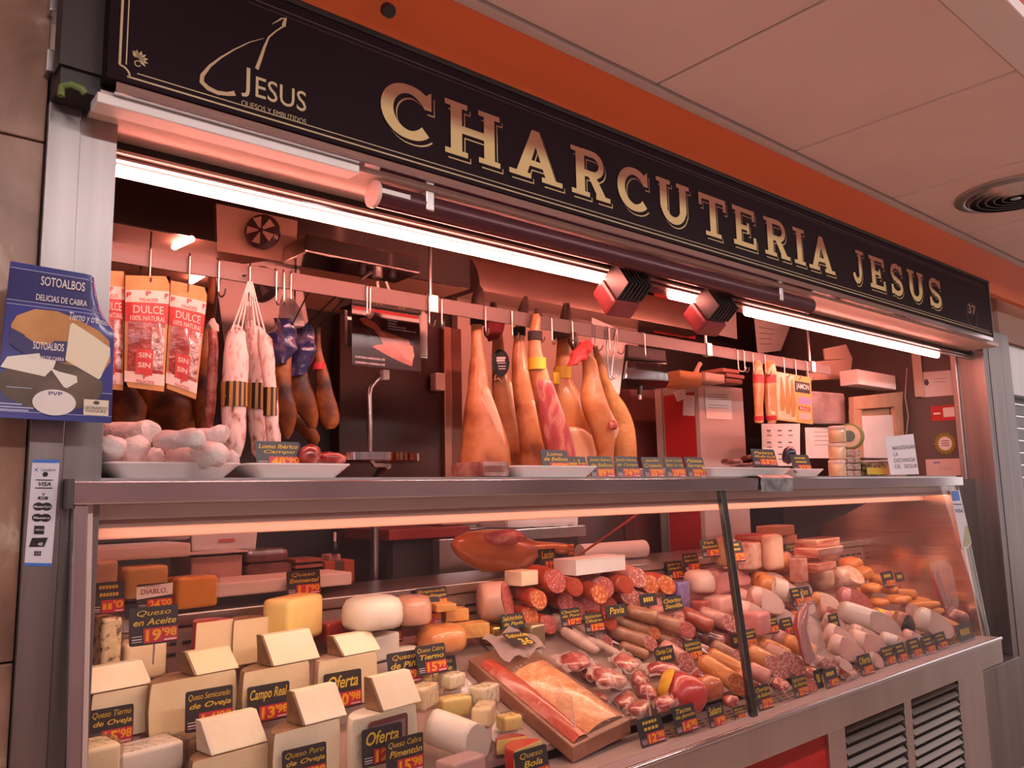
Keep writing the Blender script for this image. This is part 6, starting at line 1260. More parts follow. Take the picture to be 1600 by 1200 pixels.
# --- vacuum packed ham cuts (tacos)
VAC = pm('vacuum_ham', [(.34,(.22,.025,.025)),(.50,(.42,.07,.06)),(.60,(.62,.28,.22)),(.74,(.34,.05,.045))], scale=20, detail=5, rough=.2, coat=.8, bump=.6, bscale=24)
VACP = pm('vacuum_fat_ham', [(.36,(.30,.05,.04)),(.50,(.50,.16,.12)),(.58,(.72,.46,.36)),(.68,(.38,.08,.065))], scale=13, detail=5, rough=.2, coat=.8, bump=.6, bscale=20)
CLOUD = veil('cloudy_film', .42, (.70,.52,.47), .2, .8, 18)
def vpack(label, u, v, w_, h_, mat, h=.02, seed=0, rz=0.0, tk=.028, flange=True):
    c = D(u, v, max(h, .026)); m = mpp(c); a, b = w_*m/2*1.0, h_*m/2*1.1
    R = V(math.cos(rz), math.sin(rz)*.86, math.sin(rz)*.51); S = V(-math.sin(rz), math.cos(rz)*.86, math.cos(rz)*.51).normalized(); N = R.cross(S).normalized()
    t = Thing('vacuum_pack', label, 'pack', c-N*tk*.5, 'vacuum packed ham cuts'); g = G(); n = 18
    g.loft([[c + R*(a*k*math.copysign(abs(math.cos(2*math.pi*j/n))**.7, math.cos(2*math.pi*j/n))) + S*(b*k*math.copysign(abs(math.sin(2*math.pi*j/n))**.7, math.sin(2*math.pi*j/n))) + N*(tk*z) for j in range(n)] for k, z in ((.78,-.5),(.96,-.2),(1,.1),(.93,.4),(.7,.58),(.3,.64),(.02,.65))]); g.noise(.010, 16, seed); t.part('meat', g, mat, smooth=60)
    if flange:
        g = G(); nn = 8; pts = [c + R*(a*1.18*(2*i/nn-1)) + S*(b*1.2*(2*j/nn-1)) + N*(.006*math.sin(i*1.7+seed)+.006*math.cos(j*2.1+seed)) for j in range(nn+1) for i in range(nn+1)]
        g.add(pts, [(j*(nn+1)+i, j*(nn+1)+i+1, (j+1)*(nn+1)+i+1, (j+1)*(nn+1)+i) for j in range(nn) for i in range(nn)]); t.part('film', g, CLOUD, smooth=60)
    return t
for i, a in enumerate((('dark red vacuum packed ham cut left, beside the salmon', 900,1034,66,40,VAC,.03),('fatty vacuum packed ham cut left of the divider', 968,1036,56,40,VACP,.03),('pale vacuum pack below the dark red one', 945,1066,60,34,VACP,.02),('cloudy vacuum pack with pale fat near the salmon tip', 975,1084,56,34,VACP,.02),('small pale vacuum pack above the Morcilla card', 998,1106,44,22,VACP,.01),('striped red and white vacuum pack right of the divider', 1038,1046,60,24,VAC,.05),('dark red vacuum pack left of the red ham ball', 1030,1078,46,34,VAC,.03),('dark red vacuum pack above the Tacos card', 1040,1100,46,20,VAC,.02),('pale vacuum pack under the round salami cut', 1040,1036,60,18,VACP,.03))):
    vpack(a[0], *a[1:6], h=a[6], seed=i, rz=.3*math.sin(i*2.2))
for i, a in enumerate((('red vacuum pack wedged between the first two packs', 930,1048,50,30,VAC,.025),('pale vacuum pack under the fatty left one', 992,1060,48,30,VACP,.025),('dark vacuum pack at the left divider foot', 968,1058,40,26,VAC,.03),('small red vacuum pack near the second divider foot', 1010,1078,34,26,VAC,.02),('streaky vacuum pack between divider and ham ball', 1060,1062,44,26,VACP,.03),('dark red vacuum pack under the orange sausages', 1092,1056,40,26,VAC,.03),('thin red vacuum pack along the salmon edge', 925,1076,44,22,VAC,.015),('pale pack above the Tacos card, right', 1064,1106,40,18,VACP,.015))):
    vpack(a[0], *a[1:6], h=a[6], seed=40+i, rz=.4*math.sin(i*1.7), flange=i % 2 == 0)
for i, (a, b, r, sk, cm, s) in enumerate((((1100,985,.06),(1146,996,.055),.034,SKR,SAL1,'red sausage with speckled cut beside the mullion'),((1104,1010,.045),(1150,1022,.04),.032,SKB,SAL2,'brown sausage with marbled cut beside the mullion'),((1000,984,.05),(1046,990,.05),.026,SKB,CHO,'thin brown sausage with orange cut in the middle'),((900,1004,.03),(968,1024,.02),.022,SKW,SAL2,'thin dusty salami with small cut by the vacuum packs'),((862,996,.03),(930,1016,.02),.024,SKW,None,'dusty salami lying behind the first vacuum pack'))):
    logg('sausage', s, 'sausage', *AB(a, b, .55, r), r, sk, cm, .5 if cm else 0, i+140, .004, 'sausages in the middle of the case')
# red ham ball with yellow net end
c = D(1080,1084,.075); t = Thing('ham_ball', 'round red waxed ham ball with yellow net end', 'ham', c-V(0,0,.06)); g = G(); g.lathe(c+V(-.07,.07,.04), [(.03,0),(.055,.02),(.07,.05),(.074,.09),(.066,.13),(.045,.155),(.01,.165)], 22, V(.55,-.7,-.38)); g.noise(.004, 14, 2); t.part('body', g, cmat('red_wax_ham', (.46,.035,.03), (.55,.06,.05), 5, .3, .2, .6), smooth=60)
g = G(); g.lathe(c+V(-.075,.075,.045), [(.032,-.01),(.05,0),(.064,.025)], 22, V(.55,-.7,-.38)); t.part('yellow_net', g, cmat('yellow_net', (.70,.36,.02), (.78,.46,.05), 40, .5, .6), smooth=60)
lump_i = [0]
def dlump(name, label, cat, u, v, w_, h_, mat, h=.03, d=.06, seed=0, group=None, amp=.22):
    c = D(u, v, max(h, h_/2*mpp(D(u,v))+DK*d*.5)); m = mpp(c); a, b = w_/2*m, h_/2*m; g = G(); rings = []
    for i in range(7):
        z = -1+2*i/6; k = math.sqrt(max(0,1-abs(z)**2.4))*.98+.02; rings.append([c + RH*(a*k*math.cos(2*math.pi*j/14)) + DH*(d*k*math.sin(2*math.pi*j/14)) + V(0,0,b*z) for j in range(14)])
    g.loft(rings); g.noise(min(a,b)*amp, 14, seed); return solo(name, g, mat, label, cat, group, smooth=60)
CHOP = cmat('chorizo_piece', (.48,.12,.045), (.60,.22,.08), 16, .3, .4, .5)
dlump('chorizo_piece', 'orange chorizo piece above the Salami card', 'sausage', 1118,1066,58,46,CHOP,.04,.05,1); dlump('chorizo_piece', 'cut dark red cured piece behind the Morcon card', 'sausage', 1140,1086,48,34,VAC,.03,.05,2); dlump('chorizo_piece', 'orange dried piece right against the mullion', 'sausage', 1158,1060,36,56,CHOP,.05,.05,3)
# salmon tray
t = Thing('salmon_tray', 'long dark tray of salmon sides under clear film', 'salmon', D(870,1100))
a0, a1, b1, b0 = D(732,1030,.050), D(895,1168,.050), D(985,1124,.050), D(812,1000,.050)
g = G(); g.prism([a0,a1,b1,b0], V(0,0,-.045)); t.part('tray', g, cmat('tray_wood', (.22,.09,.05), (.32,.14,.08), 12, .5), bevel=.003)
def SQ(s, q, l): return (a0*(1-s)+b0*s)*(1-q)+(a1*(1-s)+b1*s)*q + V(0,0,l)
def fillet(s0, s1, q0, q1, tk, mat, nm, seed):
    n, m_ = 10, 14; g = G(); top = []
    for j in range(m_+1):
        for i in range(n+1):
            s, q = i/n, j/m_; wq = math.sin(math.pi*min(1,q*1.25+.12))**.5 if q < .7 else 1; top.append(SQ(s0+(s1-s0)*s, q0+(q1-q0)*q, .002+tk*math.sin(math.pi*s)**.6*math.sin(math.pi*(q*.92+.04))**.4 + .003*noise.noise(V(s*4,q*9,seed))))
    g.add(top, [(j*(n+1)+i, j*(n+1)+i+1, (j+1)*(n+1)+i+1, (j+1)*(n+1)+i) for j in range(m_) for i in range(n)]); return t.part(nm, g, mat, smooth=60)
fillet(.05,.30,.10,.98,.03, cmat('salmon_red', (.42,.05,.03), (.52,.10,.05), 14, .25, .3, .7), 'red_fillet', 1)
fillet(.32,.95,.28,.96,.035, pm('salmon_flesh', [(.4,(.74,.28,.10)),(.6,(.82,.38,.16))], scale=7, rough=.3, coat=.6), 'salmon_fillet', 2)
fillet(.28,.99,.01,.99,.045, film('salmon_film', .97, rough=.1, bump=1.0, bscale=22, fres=1.5), 'film', 3)
n, m_ = 8, 6; g = G(); g.add([SQ(.25+.72*i/n, .0+.28*j/m_, .05+.012*math.sin(i*1.3+j)) for j in range(m_+1) for i in range(n+1)], [(j*(n+1)+i, j*(n+1)+i+1, (j+1)*(n+1)+i+1, (j+1)*(n+1)+i) for j in range(m_) for i in range(n)]); t.part('film_fold', g, veil('salmon_film_fold', .5, (.66,.52,.50), .2, .6, 14), smooth=60)
g = G(); g.poly([SQ(.50,.06,.068),SQ(.82,.10,.068),SQ(.80,.26,.068),SQ(.46,.22,.068)]); cdp = t.part('price_label', g, NAVYC)
g = G(); R1 = (SQ(.82,.10,0)-SQ(.50,.06,0)).normalized(); U1 = (SQ(.50,.06,0)-SQ(.46,.22,0)).normalized(); put_text(g, 'Salmón', SQ(.52,.13,.0695), R1, U1, w=.09, h=.02, bold=.02); put_text(g, '36', SQ(.60,.235,.0695), R1, U1, w=.05, h=.035, bold=.03); t.part('label_print', g, YEL, sub=cdp)
# white board under the wrapped pieces
g = G(); g.prism([D(712,1042,.012), D(694,1064,.012), D(796,1186,.012), D(838,1174,.012)], V(0,0,-.009)); solo('white_board', g, WB, 'white plastic board left of the salmon tray', 'board', bevel=.002)
# ================================================================== right half of the case
WL = SKWH
def plog(label, a, b, r, skin, cut, obl=.62, cat='cooked meat', name='deli_log', **k): return logg(name, label, cat, *AB(a, b, .6, r*1.05), r*1.05, skin, cut, obl, int(a[0]), k.pop('amp', .002), 'deli logs right of the mullion', **k)
BRN = cmat('baked_ham_skin', (.46,.24,.13), (.56,.32,.19), 9, .4)
plog('large baked loaf with round pale cut behind the York card', (1108,862,.25), (1134,866,.22), .085, BRN, PINKP)
slab('meat_loaf', 'upright pale meat loaf block with rounded top', 'cooked meat', (1201,838,1234,892), cmat('pale_loaf', (.76,.46,.33), (.80,.52,.39), 8), h=.17, d=.07, bev=.028, rz=-.1)
slab('meat_loaf', 'speckled headcheese block beside the pale loaf', 'cooked meat', (1164,852,1206,898), pm('headcheese', [(.36,(.56,.26,.20)),(.5,(.70,.44,.34)),(.65,(.76,.54,.44))], scale=26, rough=.3, coat=.5), h=.17, d=.10, bev=.014, rz=.3)
BAC = pm('bacon_strips', [(.38,(.40,.08,.05)),(.50,(.58,.20,.12)),(.60,(.72,.42,.30))], scale=9, rough=.3, coat=.5, stretch=(.5,.5,4), bump=.4)
for k, (px, s) in enumerate((((1256,842,1334,858),'topmost'),((1258,856,1336,868),'second from top'),((1262,866,1330,880),'third from top'),((1256,876,1328,890),'lowest'))): slab('bacon_slab', 'slab of streaky bacon in the right stack, '+s, 'bacon', px, BAC, h=.21-.0*k, d=.12, bev=.006, rz=.1, group='stacked bacon slabs')
for k, (px, s) in enumerate((((1170,834,1216,846),'left end, reddish'),((1198,822,1258,838),'topmost, pale brown'),((1206,836,1262,850),'lower, pale brown'))): slab('bacon_slab', 'smoked bacon slab on the rear heap, '+s, 'bacon', px, [BAC, BRN, cmat('smoked_pale', (.52,.24,.16), (.62,.34,.24), 9)][k], Y=2.46, d=.12, bev=.008, rz=.1, group='rear bacon slabs')
plog('short rose cooked ham stub left by the mullion', (1120,895,.16), (1150,896,.15), .05, PINKD, PINKD)
slab('cooked_ham_block', 'big rose cooked ham block under the York cards', 'cooked ham', (1108,872,1178,920), PINKD, h=.13, d=.14, bev=.03, rz=.2)
slab('cooked_ham_block', 'second rose ham block behind the mullion', 'cooked ham', (1100,918,1158,958), PINK, h=.07, d=.12, bev=.02, rz=.2)
plog('orange netted roll with pale cut, upper of two', (1180,884,.14), (1240,882,.14), .055, SKO, PINKP); plog('orange glazed roll under the pale loaf', (1170,900,.11), (1228,904,.11), .048, SKO, PINKP)
plog('white banded turkey log with pale cut', (1178,914,.10), (1232,922,.09), .062, SKO, PINKP, band=[(.55,.98,WL)])
plog('golden turkey roll right of the white banded log', (1228,912,.09), (1258,914,.08), .055, SKO, PINKP)
slab('meat_loaf', 'speckled pink pressed ham block behind the Chicharron card', 'cooked meat', (1246,874,1270,912), pm('pressed_ham', [(.36,(.50,.18,.14)),(.6,(.66,.34,.28))], scale=24, rough=.35, coat=.4), h=.13, d=.07, bev=.008)
dlump('cooked_meat_bag', 'cloudy bag of cooked meat beside the headcheese roll', 'cooked meat', 1288,896,52,48,cmat('cloudy_meat', (.60,.34,.22),(.72,.48,.34),14,.3,.4,.5),.13,.08,4)
plog('headcheese roll with white sticker', (1300,906,.12), (1334,898,.12), .062, pm('headcheese', (.1,.1,.1)), pm('headcheese', (.1,.1,.1)))
plog('pink cooked ham roll, pale, left in the middle row', (1178,946,.08), (1212,944,.07), .062, PINK, PINKP); plog('pink cooked ham roll beside it in the middle row', (1196,952,.06), (1236,956,.05), .055, PINK, PINKP)
plog('rose ham roll below the middle row, beside the mullion', (1168,966,.05), (1190,968,.04), .055, PINK, PINKP)
slab('cooked_ham_block', 'rose cooked ham block behind the two Mortadela cards', 'cooked ham', (1176,962,1220,1004), PINKD, h=.03, d=.10, bev=.02)
plog('golden half roll under the Pavo cards', (1222,966,.04), (1258,962,.04), .045, SKO, PINKP)
plog('large pink salami half with rose cut right of centre', (1298,936,.08), (1336,940,.08), .062, PINKD, SAL1)
plog('white printed mortadella roll with lettering', (1310,974,.05), (1396,980,.045), .064, WL, cmat('mortadella_grey', (.58,.38,.34), (.64,.44,.40), 14), amp=.001)
plog('yellow and red labelled sausage behind the printed roll', (1352,960,.08), (1408,962,.07), .045, PINKD, PINKP, band=[(.1,.3,pm('label_yellow',(.75,.55,.03),rough=.4)),(.55,.75,pm('label_yellow',(.75,.55,.03),rough=.4))])
plog('black olive loaf with dark shiny end', (1392,972,.06), (1418,980,.05), .062, cmat('brown_casing', (.30,.12,.08), (.38,.17,.12), 8), pm('black_end', [(.4,(.012,.010,.010)),(.7,(.04,.03,.03))], scale=12, rough=.2, coat=.8), .35)
plog('rose ham roll behind the black olive loaf', (1410,955,.08), (1434,958,.07), .05, PINK, PINKP); plog('pale ham log with rose cut near the case end', (1432,974,.06), (1462,978,.05), .062, SKWH, PINKP)
plog('pink wrapped ham roll lying low, left', (1330,1008,.03), (1372,1012,.03), .05, PINKP, PINK); plog('large wrapped ham roll with rose cut behind the Bellota card', (1330,994,.05), (1362,1000,.03), .04, PINKP, PINKP)
plog('large rose mortadella half behind the front cards', (1340,1022,.05), (1372,1018,.045), .068, PINKP, PINK, wrap=WRAP)
plog('small pale cooked roll under the printed roll', (1296,996,.04), (1324,1004,.035), .045, PINKP, PINKP); plog('white wrapped roll behind the middle front cards', (1380,1008,.02), (1420,1012,.02), .035, WL, PINKP); plog('film wrapped rose roll left of the Mortadela front card', (1300,1030,.04), (1330,1034,.03), .055, PINK, PINKP, wrap=WRAP)
plog('dusty brown sausage in film at the right corner', (1440,986,.035), (1496,996,.02), .034, SKB, None); plog('orange long sausage lying along the end wall', (1448,960,.06), (1512,988,.03), .03, SKO, None)
SKH = pm('hot_orange', [(.4,(.62,.20,.04)),(.6,(.74,.34,.08))], scale=14, rough=.35, coat=.4, bump=.4)
for i, (u, v, w_, h_) in enumerate(((1372,906,26,20),(1356,924,36,18),(1392,920,30,16),(1366,936,40,18),(1404,938,40,16),(1348,896,30,24),(1440,944,60,16),(1330,880,40,20))): dlump('pork_rind', ['round orange rind roll beside the small card','orange fried rind under the round roll','orange fried rind right of the round roll','orange fried rind lower left in the heap','orange fried rind lower right in the heap','orange rind left of the round roll','red sausage stretch along the end wall','orange rind under the bacon stack'][i], 'pork rind', u, v, w_, h_, SKH, .10, .06, i, 'orange fried rinds', .3)
dlump('dark_pack', 'dark crumpled black pudding bag in the right corner', 'pack', 1488, 962, 44, 28, pm('dark_wrapped', (.1,.1,.1)), .05, .07, 7)
FILL = [((1150,930,.07),(1182,930,.06),.05,PINK,PINKP,'pale pink ham roll close to the mullion'),((1236,938,.07),(1262,942,.06),.05,PINKP,PINKP,'pale roll under the Pavo card'),((1262,922,.09),(1290,928,.08),.05,SKO,PINKP,'golden roll between turkey log and meat bag'),((1262,950,.06),(1296,956,.05),.045,SKP,SAL2,'marbled pink stub left of the rose salami half'),((1290,968,.05),(1312,976,.04),.04,PINKP,PINK,'pale stub left of the printed mortadella'),((1336,920,.10),(1364,924,.09),.045,SKO,None,'orange sausage below the headcheese roll'),((1420,936,.09),(1460,944,.08),.035,SKO,None,'orange sausage above the rose ham rolls'),((1452,948,.07),(1490,958,.06),.035,SKO,None,'orange sausage at the end wall, upper'),((1240,984,.05),(1262,990,.04),.05,SKO,PINKP,'golden stub left of the lean strip'),((1206,986,.05),(1236,996,.04),.045,PINK,PINK,'rose stub under the Mortadela cards'),((1300,1012,.03),(1330,1018,.03),.045,PINKP,PINK,'pale rose stub right of the lean strip'),((1402,990,.04),(1430,996,.03),.04,PINK,PINKP,'rose stub under the black olive loaf'),((1400,928,.10),(1436,930,.09),.03,SKO,None,'thin orange sausage amid the rinds')]
for a, b, r, sk, cm, s_ in FILL: plog(s_, a, b, r, sk, cm)
# front right: sausages and vacuum meats
FR = [((1176,1010,.05),(1232,1020,.05),.044,SKO,None,'orange dried sausage right of the mullion'),((1170,1024,.045),(1226,1046,.04),.048,SKO,SAL2,'orange sausage with marbled pink cut, front left'),((1200,1024,.045),(1258,1040,.04),.046,SKP,SAL2,'pink sausage with marbled cut, front centre'),((1212,1002,.06),(1266,1014,.05),.04,SKO,None,'orange sausage lying behind the marbled cuts'),((1168,1062,.025),(1204,1070,.02),.034,SKP,None,'pink wrapped sausage behind the Chorizo Bellota card'),((1232,1056,.02),(1268,1064,.02),.032,SKR,SAL1,'red cut sausage between the front cards'),((1266,1046,.03),(1296,1050,.03),.03,SKP,SAL2,'small cut sausage right of the red strip')]
for i, (a, b, r, sk, cm, s) in enumerate(FR): logg('sausage', s, 'sausage', *AB(a, b, .55, r), r, sk, cm, .6 if cm else 0, i+70, .004, 'sausages at the front right', tie=False, wrap=WRAP if i in (1,2) else None)
for i, a in enumerate((('fatty vacuum pack at the front beside the mullion', 1190,1066,50,28,VACP,.03),('dark tipped vacuum pack between the front cards', 1216,1062,40,28,VAC,.02),('pale vacuum pack behind the pink price card', 1262,1048,48,24,VACP,.03),('pale film pack behind the Oferta front card', 1318,1040,50,22,VACP,.02))): vpack(a[0], *a[1:6], h=a[6], seed=20+i, rz=.2*math.sin(i))
# packs standing against the glass
def stick(label, pts, w_, film_px):
    t = Thing('fuet_pack', label, 'pack', GP(*pts[-1])+V(0,.03,0), 'film packs leaning on the glass'); g = G()
    m = mpp(GP(*pts[0])); P3 = [GP(*p)+V(0,w_*m+.018,0) for p in pts]; g.tube(P3, [w_*m*k for k in ([.35,.9,1.0,.85,1.0,.95,.35] if len(pts) == 7 else [.4]+[1]*(len(pts)-2)+[.4])], 12); g.noise(.006, 20, 3); t.part('meat', g, cmat('lean_red', (.30,.03,.025), (.42,.06,.05), 14, .2, .3, .8), smooth=60)
    g = G(); g.prism([GP(*p)+V(0,.011,0) for p in film_px], V(0,.001,0)); t.part('film', g, veil('leaning_film', .16, (.80,.66,.60), .15, .5, 20)); return t
stick('dark red lean strip in clear film leaning on the glass', [(1276,948),(1268,965),(1266,985),(1272,1002),(1276,1020),(1280,1030),(1276,1040)], 11, [(1250,945),(1276,934),(1284,962),(1294,1010),(1292,1028),(1276,1042),(1262,1036),(1256,1010),(1250,975)])
stick('dark red fuet in clear film leaning at the right glass end', [(1474,892),(1477,905),(1481,918),(1484,930),(1490,940),(1494,948),(1492,954)], 8, [(1454,880),(1478,874),(1490,886),(1502,940),(1500,952),(1484,958),(1470,920)])
# --- case price cards
card((144,912,194,960), ['#6','#6'], ('#2','0'), 'price card half hidden by the left case end', Y=2.36, lean=.1)
card((214,913,270,954), [], ('24','00'), 'price card with handwritten DIABLO strip', Y=2.34, lean=.1, hand=('QUESO','DIABLO,'), stand=.06)
card((209,953,275,1001), ['Queso','en Aceite'], ('19','98'), 'price card reading Queso en Aceite', Y=2.27, lean=.15, stand=.10)
card((447,895,501,933), ['Queso','Emmental'], ('11','90'), 'price card reading Queso Emmental above the yellow block', Y=2.37, lean=.1, stand=.02)
card((588,963,633,1003), ['Queso','de Burgos'], ('8','98'), 'price card reading Queso de Burgos', h=.09, stand=.08)
card((655,922,704,952), ['Empanada','Gallega'], ('8','98'), 'price card reading Empanada Gallega', Y=2.42, stand=.05)
card((653,941,697,978), ['Filetes','de Sajonia'], ('9','98'), 'price card reading Filetes de Sajonia', Y=2.35, stand=.05)
card((612,1022,663,1070), ['Queso','de Piña'], ('18','98'), 'price card reading Queso de Pina', h=.06, stand=.06)
card((655,1012,701,1054), ['Queso Cabra','Tierno'], ('15','99'), 'price card reading Queso Cabra Tierno', h=.08, stand=.07)
card((686,1037,729,1085), ['Queso','Brie'], ('10','98'), 'price card reading Queso Brie', h=.03, stand=.03)
FC = dict(lean=.05)
card((507,1052,566,1106), ['Oferta'], ('10','98'), 'price card reading Oferta on the purple rind cheese', Y=Dw(544,1104,.085).y-.03, **FC)
card((387,1072,453,1126), ['Campo Real'], ('13','98'), 'single line price card showing 13 98 on a half cheese', Y=Dw(432,1122,.085).y-.03, **FC)
card((290,1082,362,1140), ['Queso Semicurado','de Oveja'], ('14','98'), 'price card reading Queso Semicurado de Oveja', Y=Dw(302,1140,.085).y-.03, **FC)
card((139,1108,208,1166), ['Queso Tierno','de Oveja'], ('15','98'), 'price card reading Queso Tierno de Oveja', Y=Dw(190,1152,.085).y-.03, **FC)
card((442,1170,511,1224), ['Queso Puro','de Oveja'], ('15','98'), 'price card reading Queso Puro de Oveja', Y=Dw(480,1222,.085).y-.03, **FC)
card((567,1138,630,1192), ['Oferta'], ('12','98'), 'price card reading Oferta beside the Cabra Pimenton card', Y=Dw(602,1204,.085).y-.03, **FC)
card((605,1154,663,1210), ['Queso Cabra','Pimentón'], ('15','98'), 'price card reading Queso Cabra Pimenton', Y=Dw(602,1204,.085).y-.06, **FC)
card((812,1174,862,1225), ['Queso','Bola'], ('9','98'), 'price card reading Queso Bola', h=.0)
card((846,858,873,891), ['Lacón'], ('11','90'), 'price card reading Lacon on the smoked shoulder', Y=2.44, stand=.01)
card((774,970,812,992), ['Salchichón','de Payés'], None, 'price card reading Salchichon on the gold tin', h=.05)
card((880,956,914,984), ['Chorizo','de Pavo'], ('10','90'), 'price card reading Chorizo de Pavo', h=.08, stand=.06)
card((914,953,946,982), ['Salchichón','Olivares'], ('12','90'), 'price card reading Salchichon, right beside the Chorizo de Pavo card', h=.085, stand=.06)
card((948,947,982,963), ['Pavia'], None, 'price card with a single yellow word above brown sausages', h=.10, stand=.08)
card((1006,937,1032,953), ['#4'], None, 'price card half hidden behind brown sausages', h=.12, stand=.09)
card((1036,935,1066,953), ['Chorizo','Sevilla'], None, 'price card reading Chorizo Sevilla', h=.12, stand=.09)
card((1046,878,1070,904), ['Jamón York','Campofrío'], ('11','90'), 'price card reading Jamon York, left one on the ledge', Y=2.43, stand=.04)
card((1081,869,1106,898), ['Jamón York','Bajo en Sal'], ('8','99'), 'price card reading Jamon York Bajo en Sal', Y=2.42, stand=.04)
card((1110,845,1138,872), ['York','Sandwich'], ('6','98'), 'price card reading York Sandwich on the baked loaf', Y=2.36, stand=.02)
card((1140,848,1164,876), ['#6','#6'], ('5','98'), 'price card just right of the mullion on the baked loaf', Y=2.36, stand=.02)
card((1231,850,1258,873), ['Chicharrón','#4'], ('7','90'), 'price card reading Chicharron', Y=2.36, stand=.04)
card((1027,1014,1056,1036), ['Chorizo Cular','#4'], None, 'price card reading Chorizo Cular', h=.05, stand=.03)
card((1068,1004,1098,1036), ['Salchichón','Extremeño'], ('15','90'), 'price card reading Salchichon Extremeno', h=.05, stand=.03)
card((1142,988,1158,1008), ['#5'], None, 'small price card against the mullion', h=.06, stand=.04)
card((1168,980,1190,1006), ['Mortadela','#6'], ('12','90'), 'price card just right of the mullion in the middle row', h=.05, stand=.03)
card((1200,974,1222,1000), ['Mortadela','#5'], ('6','90'), 'price card reading Mortadela, left of a pair', h=.05, stand=.03)
card((1222,968,1242,994), ['#6','#3'], ('7','90'), 'price card right of the Mortadela pair', h=.05, stand=.03)
card((1232,922,1249,952), ['#4','#4'], ('5','90'), 'price card left on the white banded turkey log', h=.08, stand=.03)
card((1248,914,1268,944), ['Pavo'], ('11','90'), 'price card reading Pavo on the golden turkey roll', h=.09, stand=.03)
card((1297,960,1312,980), ['#4','#4'], None, 'small price card left of the printed mortadella roll', h=.05, stand=.03)
card((1382,896,1400,918), ['#5'], ('13','90'), 'small price card among the orange rinds, left', h=.12, stand=.03)
card((1401,895,1414,908), ['#5'], None, 'small price card among the orange rinds, right', h=.12, stand=.03)
# front row along the vent strip
FY = 1.935
for px, ln_, pr, lab in (((1004,1122,1042,1160),['#5','#4'],('12','90'),'front price card at the tip of the salmon tray'),((1058,1104,1092,1142),['Tacos','de Jamón'],('14','90'),'front price card reading Tacos de Jamon'),((1101,1092,1131,1130),['Salami'],('9','90'),'front price card reading Salami'),((1136,1082,1168,1118),['Morcón','de Bellota'],('22','90'),'front price card reading Morcon de Bellota'),((1184,1070,1207,1104),['Chorizo','de Bellota'],('22','90'),'front price card reading Chorizo de Bellota'),((1236,1054,1260,1086),['Salchichón','de Bellota'],('22','90'),'front price card reading Salchichon de Bellota'),((1274,1040,1284,1068),['#4'],None,'narrow front price card behind the pink one'),((1284,1036,1308,1066),['#4'],('8','90'),'front price card with pink price field'),((1303,1028,1328,1052),['#5','#5'],('7','90'),'front price card right of the pink one'),((1343,1019,1364,1050),['Oferta'],('10','90'),'front price card reading Oferta before the rose mortadella'),((1379,1008,1398,1036),['Mortadela','#5'],('6','90'),'front price card reading Mortadela, left of a close pair'),((1398,1003,1415,1031),['#5','#5'],('5','90'),'front price card, right of a close pair'),((1418,996,1437,1024),['#6','#4'],('5','90'),'front price card third from the right end'),((1440,989,1460,1018),['#6','#5'],('9','90'),'front price card second from the right end'),((1463,987,1480,1010),['#5','#4'],('9','90'),'front price card last at the right end'),((1498,968,1524,992),['#5'],None,'dark price card in the right corner')):
    card(px, ln_, pr, lab, h=.0, lean=.25)
# ================================================================== settle: move goods along their sight line until nothing interpenetrates
from mathutils.bvhtree import BVHTree
bpy.context.view_layer.update()
class Body: pass
bodies = []; SK = ('display_case','hook_rail','s_hook','acrylic_divider','glass_sticker','cheese_label','barcode_sticker','card_sticker','cheese_poster')
for o in list(COL.objects):
    if o.parent or not o.get('category') or o.name.startswith(SK): continue
    vs, fs = [], []
    for c in ([o] if o.type == 'MESH' else []) + [c for c in o.children_recursive if c.type == 'MESH']:
        if c.name.startswith(('pin','string','hanging_cord')): continue
        k = len(vs); M = c.matrix_world.copy(); vs += [M @ v.co for v in c.data.vertices]; fs += [tuple(i+k for i in p.vertices) for p in c.data.polygons]
    if not vs: continue
    cen = sum(vs, V(0,0,0))/len(vs)
    inc = .45 < cen.x < 4.95 and 1.78 < cen.y < 2.52 and .40 < cen.z < 1.24
    hung = o.name.startswith(('cured_ham','aged_ham','salchichon','salami_stick'))
    top = o.name.startswith(('wrapped_loin','cured_loin_piece','sliced_ham'))
    if not (inc or hung or top): continue
    b = Body(); b.o = o; b.static = o.name.startswith(('salmon_tray','white_board','smoked_shoulder','cutting_board','cheese_half','cheese_wedge')); b.fix = b.static or o.name.startswith(('ham_ball','mortadella','emmental_block','paper_stack','fuet_pack')); b.v0 = vs; b.f = fs; b.inc = inc; b.hung = hung; b.loc0 = o.location.copy(); b.s = 1.0; b.t = 0.0; b.l = V(0,0,0); b.cen = cen; b.card = o.name.startswith('price_card')
    b.r = (cen-CP).normalized(); b.d = (cen-CP).length; b.dirty = True; b.ledge = inc and min(v.z for v in vs) > .93; bodies.append(b)
def pos(b): return [b.loc0 + (v-b.loc0)*b.s + b.r*b.t + b.l for v in b.v0]
